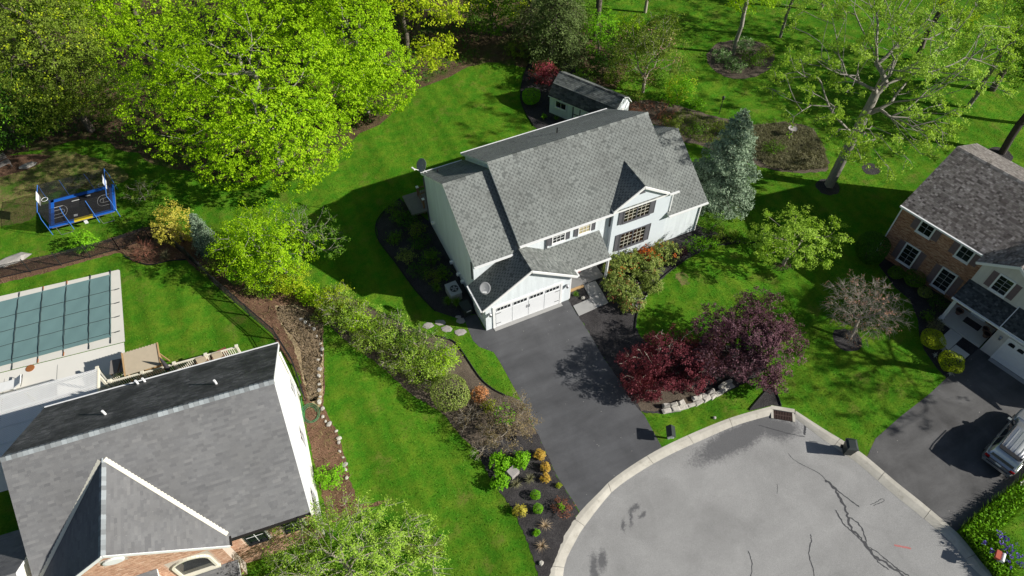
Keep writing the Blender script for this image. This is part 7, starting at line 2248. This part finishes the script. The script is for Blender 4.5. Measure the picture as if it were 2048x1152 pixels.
# ------------------------------------------------------------------ silver car
CA = thing('parked_car', 'silver sport utility car parked on the right driveway', 'car', (23.0, -21.82, .0), R(15))
def loft(sections, mat, name, parent, close=True, smooth=True):
    n = len(sections[0])
    vs = [p for s_ in sections for p in s_]
    fs = []
    for i in range(len(sections) - 1):
        for k in range(n - 1):
            fs.append([i * n + k, i * n + k + 1, (i + 1) * n + k + 1, (i + 1) * n + k])
    if close:
        fs.append(list(range(n)))
        fs.append([(len(sections) - 1) * n + k for k in range(n - 1, -1, -1)])
    return MB().add(vs, fs).build(name, mat, parent, smooth=smooth)
def sec(x, w, z0, z1, zt, inset):
    half = [(w * .90, z0), (w * .985, z0 + .12), (w, (z0 + z1) / 2), (w * .985, z1 - .06), (w * .95, z1), (w * inset, zt)]
    right = [(x, -a, b) for a, b in half]
    left = [(x, a, b) for a, b in half[::-1]]
    return right + left
bodyS = [sec(0.0, .80, .42, .86, .88, .85), sec(.05, .88, .34, .98, 1.0, .88), sec(.25, .935, .27, 1.04, 1.06, .90), sec(1.2, .95, .25, 1.04, 1.06, .9), sec(3.3, .95, .25, 1.02, 1.05, .9), sec(3.7, .945, .25, .99, 1.04, .85), sec(4.5, .90, .28, .92, .97, .8), sec(4.75, .82, .35, .80, .84, .8), sec(4.82, .74, .42, .72, .74, .8)]
body = loft(bodyS, 'car_silver', 'body', CA)
def csec(x, wb, zb, wt, zt):
    r_ = [(x, -wb, zb), (x, -wb * .985, zb + .06), (x, -wt, zt - .05), (x, -wt * .92, zt), (x, wt * .92, zt), (x, wt, zt - .05), (x, wb * .985, zb + .06), (x, wb, zb)]
    return r_
loft([csec(.10, .86, 1.0, .80, 1.06), csec(.20, .86, 1.0, .74, 1.40), csec(.42, .87, 1.0, .70, 1.70), csec(.9, .88, 1.0, .70, 1.75), csec(2.2, .88, 1.0, .70, 1.75), csec(2.8, .88, 1.0, .68, 1.66), csec(3.7, .86, 1.0, .78, 1.05)], 'car_silver', 'cabin', CA)
MB().add([(.070, -.66, 1.07), (.070, .66, 1.07), (.355, .56, 1.62), (.355, -.56, 1.62)], [[0, 1, 2, 3]]).build('rear_window', 'glass', CA)
for s_ in (-1, 1):
    for x0_, x1_, x2_, x3_ in ((.55, 1.35, 1.32, .62), (1.45, 2.25, 2.2, 1.42), (2.35, 3.25, 2.65, 2.3)):
        MB().add([(x0_, s_ * .885, 1.10), (x1_, s_ * .885, 1.10), (x2_, s_ * .735, 1.62), (x3_, s_ * .735, 1.62)], [[0, 1, 2, 3]]).build('side_window', 'glass', CA)
    MB().tube([(.45, s_ * .62, 1.80), (1.0, s_ * .64, 1.83), (2.4, s_ * .64, 1.80)], .024, 6).build('roof_rail', 'dark_metal', CA)
    MB().box(-.015, s_ * .60, .80, .045, s_ * .86, .97).build('tail_light', 'tail_red', CA)
    mr = MB().box(2.95, s_ * .95, 1.02, 3.12, s_ * 1.15, 1.18).build('mirror', 'car_silver', CA)
    for x in (.95, 3.85):
        w = MB().tube([(x, s_ * .72, .36), (x, s_ * .945, .36)], .36, 22).build('wheel', 'black_rubber', CA)
        MB().tube([(x, s_ * .94, .36), (x, s_ * .958, .36)], .23, 16).build('rim', 'steel', w)
    MB().box(1.55, s_ * .955, .90, 1.75, s_ * .985, .94).build('door_handle', 'steel', CA)
for k in range(4):
    MB().box(.55, -.42 + k * .26, 1.752, 2.3, -.36 + k * .26, 1.772).build('roof_rib', 'car_silver', CA)
MB().ext([(.30, -.62, 1.70), (.30, .62, 1.70), (.50, .66, 1.765), (.50, -.66, 1.765)], (0, 0, .02)).build('spoiler', 'dark_metal', CA)
bp = MB().box(-.07, -.80, .40, .10, .80, .66).build('bumper', 'car_silver', CA)
MB().box(-.085, -.62, .60, -.0705, .62, .665).build('bumper_step', 'dark_metal', CA)
MB().box(-.012, -.55, .70, .02, .55, .84).build('tailgate_trim', 'steel', CA)
MB().box(-.022, -.17, .71, -.013, .17, .83).build('number_plate', 'board_white', CA)

# ------------------------------------------------------------------ low ground plants
def scatter(poly, n, rng):
    P = np.array(poly)
    lo, hi = P.min(0), P.max(0)
    out = np.empty((0, 2))
    while len(out) < n:
        q = rng.uniform(lo, hi, (n * 2, 2))
        out = np.concatenate([out, q[inside(P, q[:, 0], q[:, 1])]])
    return out[:n]


def blades_mesh(name, XY, h, w, rng, lean=.5, tint=None, z=0.0):
    n = len(XY)
    a = rng.uniform(0, 2 * math.pi, n)
    s = np.stack([np.cos(a), np.sin(a), np.zeros(n)], 1) * (w * rng.uniform(.6, 1.3, n) / 2)[:, None]
    b = np.concatenate([XY, np.full((n, 1), z)], 1)
    hh = h * rng.uniform(.5, 1.25, n)
    t_ = b + np.concatenate([rng.normal(0, lean, (n, 2)) * hh[:, None], hh[:, None]], 1)
    V = np.stack([b - s, b + s, t_], 1).reshape(-1, 3)
    if tint is None:
        tint = np.clip(rng.normal(.5, .22, n), 0, 1)
    return raw_mesh(name, V, np.full(n, 3), np.arange(3 * n), tint)


rng = np.random.default_rng(99)
XY = scatter([(29.52, 10.19), (32.54, 9.22), (34.13, 7.50), (33.35, 5.10), (31.98, 3.06), (29.18, 3.97), (27.60, 5.25), (27.40, 7.69)], 11000, rng)
gc = link('ground_cover', blades_mesh('ground_cover', XY, .22, .055, rng, 1.1), 'leaf_grey')
tag(gc, 'feathery grey-green ground cover in the back bed beside the spruce', 'ground cover', None, 'stuff')
XY = scatter([(22.66, 14.71), (25.57, 14.35), (27.64, 11.98), (29.40, 10.02), (27.21, 7.78), (24.33, 10.20), (22.85, 12.58)], 4000, rng)
gc = link('ground_cover', blades_mesh('ground_cover', XY, .16, .05, rng, 1.1), 'leaf_olive')
tag(gc, 'patchy olive ground cover in the brown bed behind the roof', 'ground cover', None, 'stuff')
IRIS = [(18.33, -23.75), (20.36, -23.41), (22.10, -23.25), (24.67, -22.94), (28.0, -22.6), (24.31, -23.95), (22.16, -24.25), (19.98, -24.64), (19.94, -25.53), (19.01, -26.84), (19.6, -28.2), (18.16, -26.45), (18.37, -24.73)]
XY = scatter(IRIS, 9000, rng)
gc = link('iris_leaves', blades_mesh('iris_leaves', XY, .62, .085, rng, .28), 'leaf_mid')
tag(gc, 'dense border of tall green iris leaves along the right driveway', 'border plants', None, 'stuff')
XY2 = scatter(IRIS, 2600, rng)
gc = link('border_leaves', leaf_mesh('border_leaves', np.concatenate([XY2, rng.uniform(.25, .62, (len(XY2), 1))], 1), np.array([0, 0, 1.]) + rng.normal(0, .5, (len(XY2), 3)), .15 * rng.uniform(.6, 1.3, len(XY2)), np.clip(rng.normal(.55, .2, len(XY2)), 0, 1), rng), 'leaf_bright')
tag(gc, 'light leaves among the iris border on the right driveway edge', 'border plants', None, 'stuff')
for k, (c, nfl, rx, ry, lab) in enumerate((((19.82, -25.02), 13, .28, .75, 'narrow cluster of violet irises above the red mailbox'), ((19.53, -25.99), 20, .62, .75, 'wide cluster of violet irises right of the white mailbox'), ((18.74, -25.38), 4, .3, .2, 'few violet irises left of the red mailbox'), ((18.66, -24.87), 2, .15, .15, 'single pair of violet irises nearest the kerb'))):
    ir = thing('iris_cluster', lab, 'flowers', (c[0], c[1], 0), 0, 'violet irises')
    r_ = np.random.default_rng(200 + k)
    q = np.stack([r_.normal(0, rx * .5, nfl), r_.normal(0, ry * .5, nfl), r_.uniform(.72, .92, nfl)], 1)
    cl = np.repeat(np.arange(nfl), 9)
    link('petals', leaf_mesh('petals', q[cl] + r_.normal(0, .045, (len(cl), 3)), r_.normal(0, 1, (len(cl), 3)) + np.array([0, 0, .6]), .10 * r_.uniform(.7, 1.3, len(cl)), r_.random(len(cl)), r_, aspect=.8), 'petal_violet', ir)
    segs = [(np.array([p[0], p[1], 0]), p, .010, .007) for p in q]
    so_ = link('stalks', seg_mesh('stalks', segs, 4), 'leaf_mid', ir)
    so_['kind'] = 'stuff'
for k, c in enumerate(((23.51, -23.24), (23.28, -23.83))):
    tuft(('white flowering clump at the far end of the iris border', 'white flowering clump at the right edge of the iris border')[k], c, .3, .7, 'petal_white', 230 + k, 18, .07, 'white flowers', curl=.3)
# woodland undergrowth along the tree line
UND = [(-29.97, 34.65), (-24.85, 34.04), (-20.99, 31.50), (-17.46, 27.03), (-13.30, 22.86), (-9.05, 21.72), (-5.69, 21.70), (-2.54, 23.55), (2.33, 25.84), (7.77, 28.70), (12.20, 29.48), (15.67, 37.55), (2.32, 39.71), (-12.72, 38.36), (-25.58, 44.42), (-29.91, 42.23)]
XY = scatter(UND, 9000, rng)
gc = link('undergrowth', leaf_mesh('undergrowth', np.concatenate([XY, rng.uniform(.03, .5, (len(XY), 1))], 1), np.array([0, 0, 1.]) + rng.normal(0, .45, (len(XY), 3)), .2 * rng.uniform(.6, 1.4, len(XY)), np.clip(rng.normal(.5, .22, len(XY)), 0, 1), rng), 'leaf_dark')
tag(gc, 'low green undergrowth on the woodland floor', 'undergrowth', None, 'stuff')
# straw and dead stalks on the bank
XY = scatter(STRAW, 6000, rng)
gc = link('dry_grass', blades_mesh('dry_grass', XY, .13, .022, rng, 1.5), 'straw')
tag(gc, 'matted dry straw grass on the bank beside the pool fence', 'dry grass', None, 'stuff')
XY = scatter(FENCE_BED, 2600, rng)
gc = link('bed_weeds', blades_mesh('bed_weeds', XY, .16, .06, rng, 1.0), 'leaf_brown')
tag(gc, 'sparse dry stalks in the brown mulch along the fence', 'dry stalks', None, 'stuff')
# mown grass blades over the open lawn
VIEW = [(-34, -6), (-34, 60), (22, 42), (62, 22), (62, 4), (24, -32), (-8, -18)]
XY = scatter(VIEW, 330000, rng)
bad = np.zeros(len(XY), bool)
FOOT = [[(0, 0), (6.4, 0), (6.4, 2), (10.3, 2), (15, 1.7), (18.2, 1.8), (18.2, 11.3), (.1, 11.3)], [(x, y) for x, y in (Bw(0, .1), Bw(0, 10), Bw(16, 10), Bw(16, -2.2), Bw(9.2, -2.2), Bw(6.2, -2.1), Bw(6.2, .1))], [Cw(0, -5.3), Cw(0, 4.6), Cw(-12.5, 4.6), Cw(-12.5, -6)]]
for pl in NOGRASS + FOOT:
    bad |= inside(pl, XY[:, 0], XY[:, 1])
XY = XY[~bad]
gb_ = blades_mesh('grass', XY, .055, .055, rng, .75)
gr_ = link('grass', gb_, 'grass_blades')
tag(gr_, 'mown green grass blades covering the open lawns', 'grass', None, 'stuff')
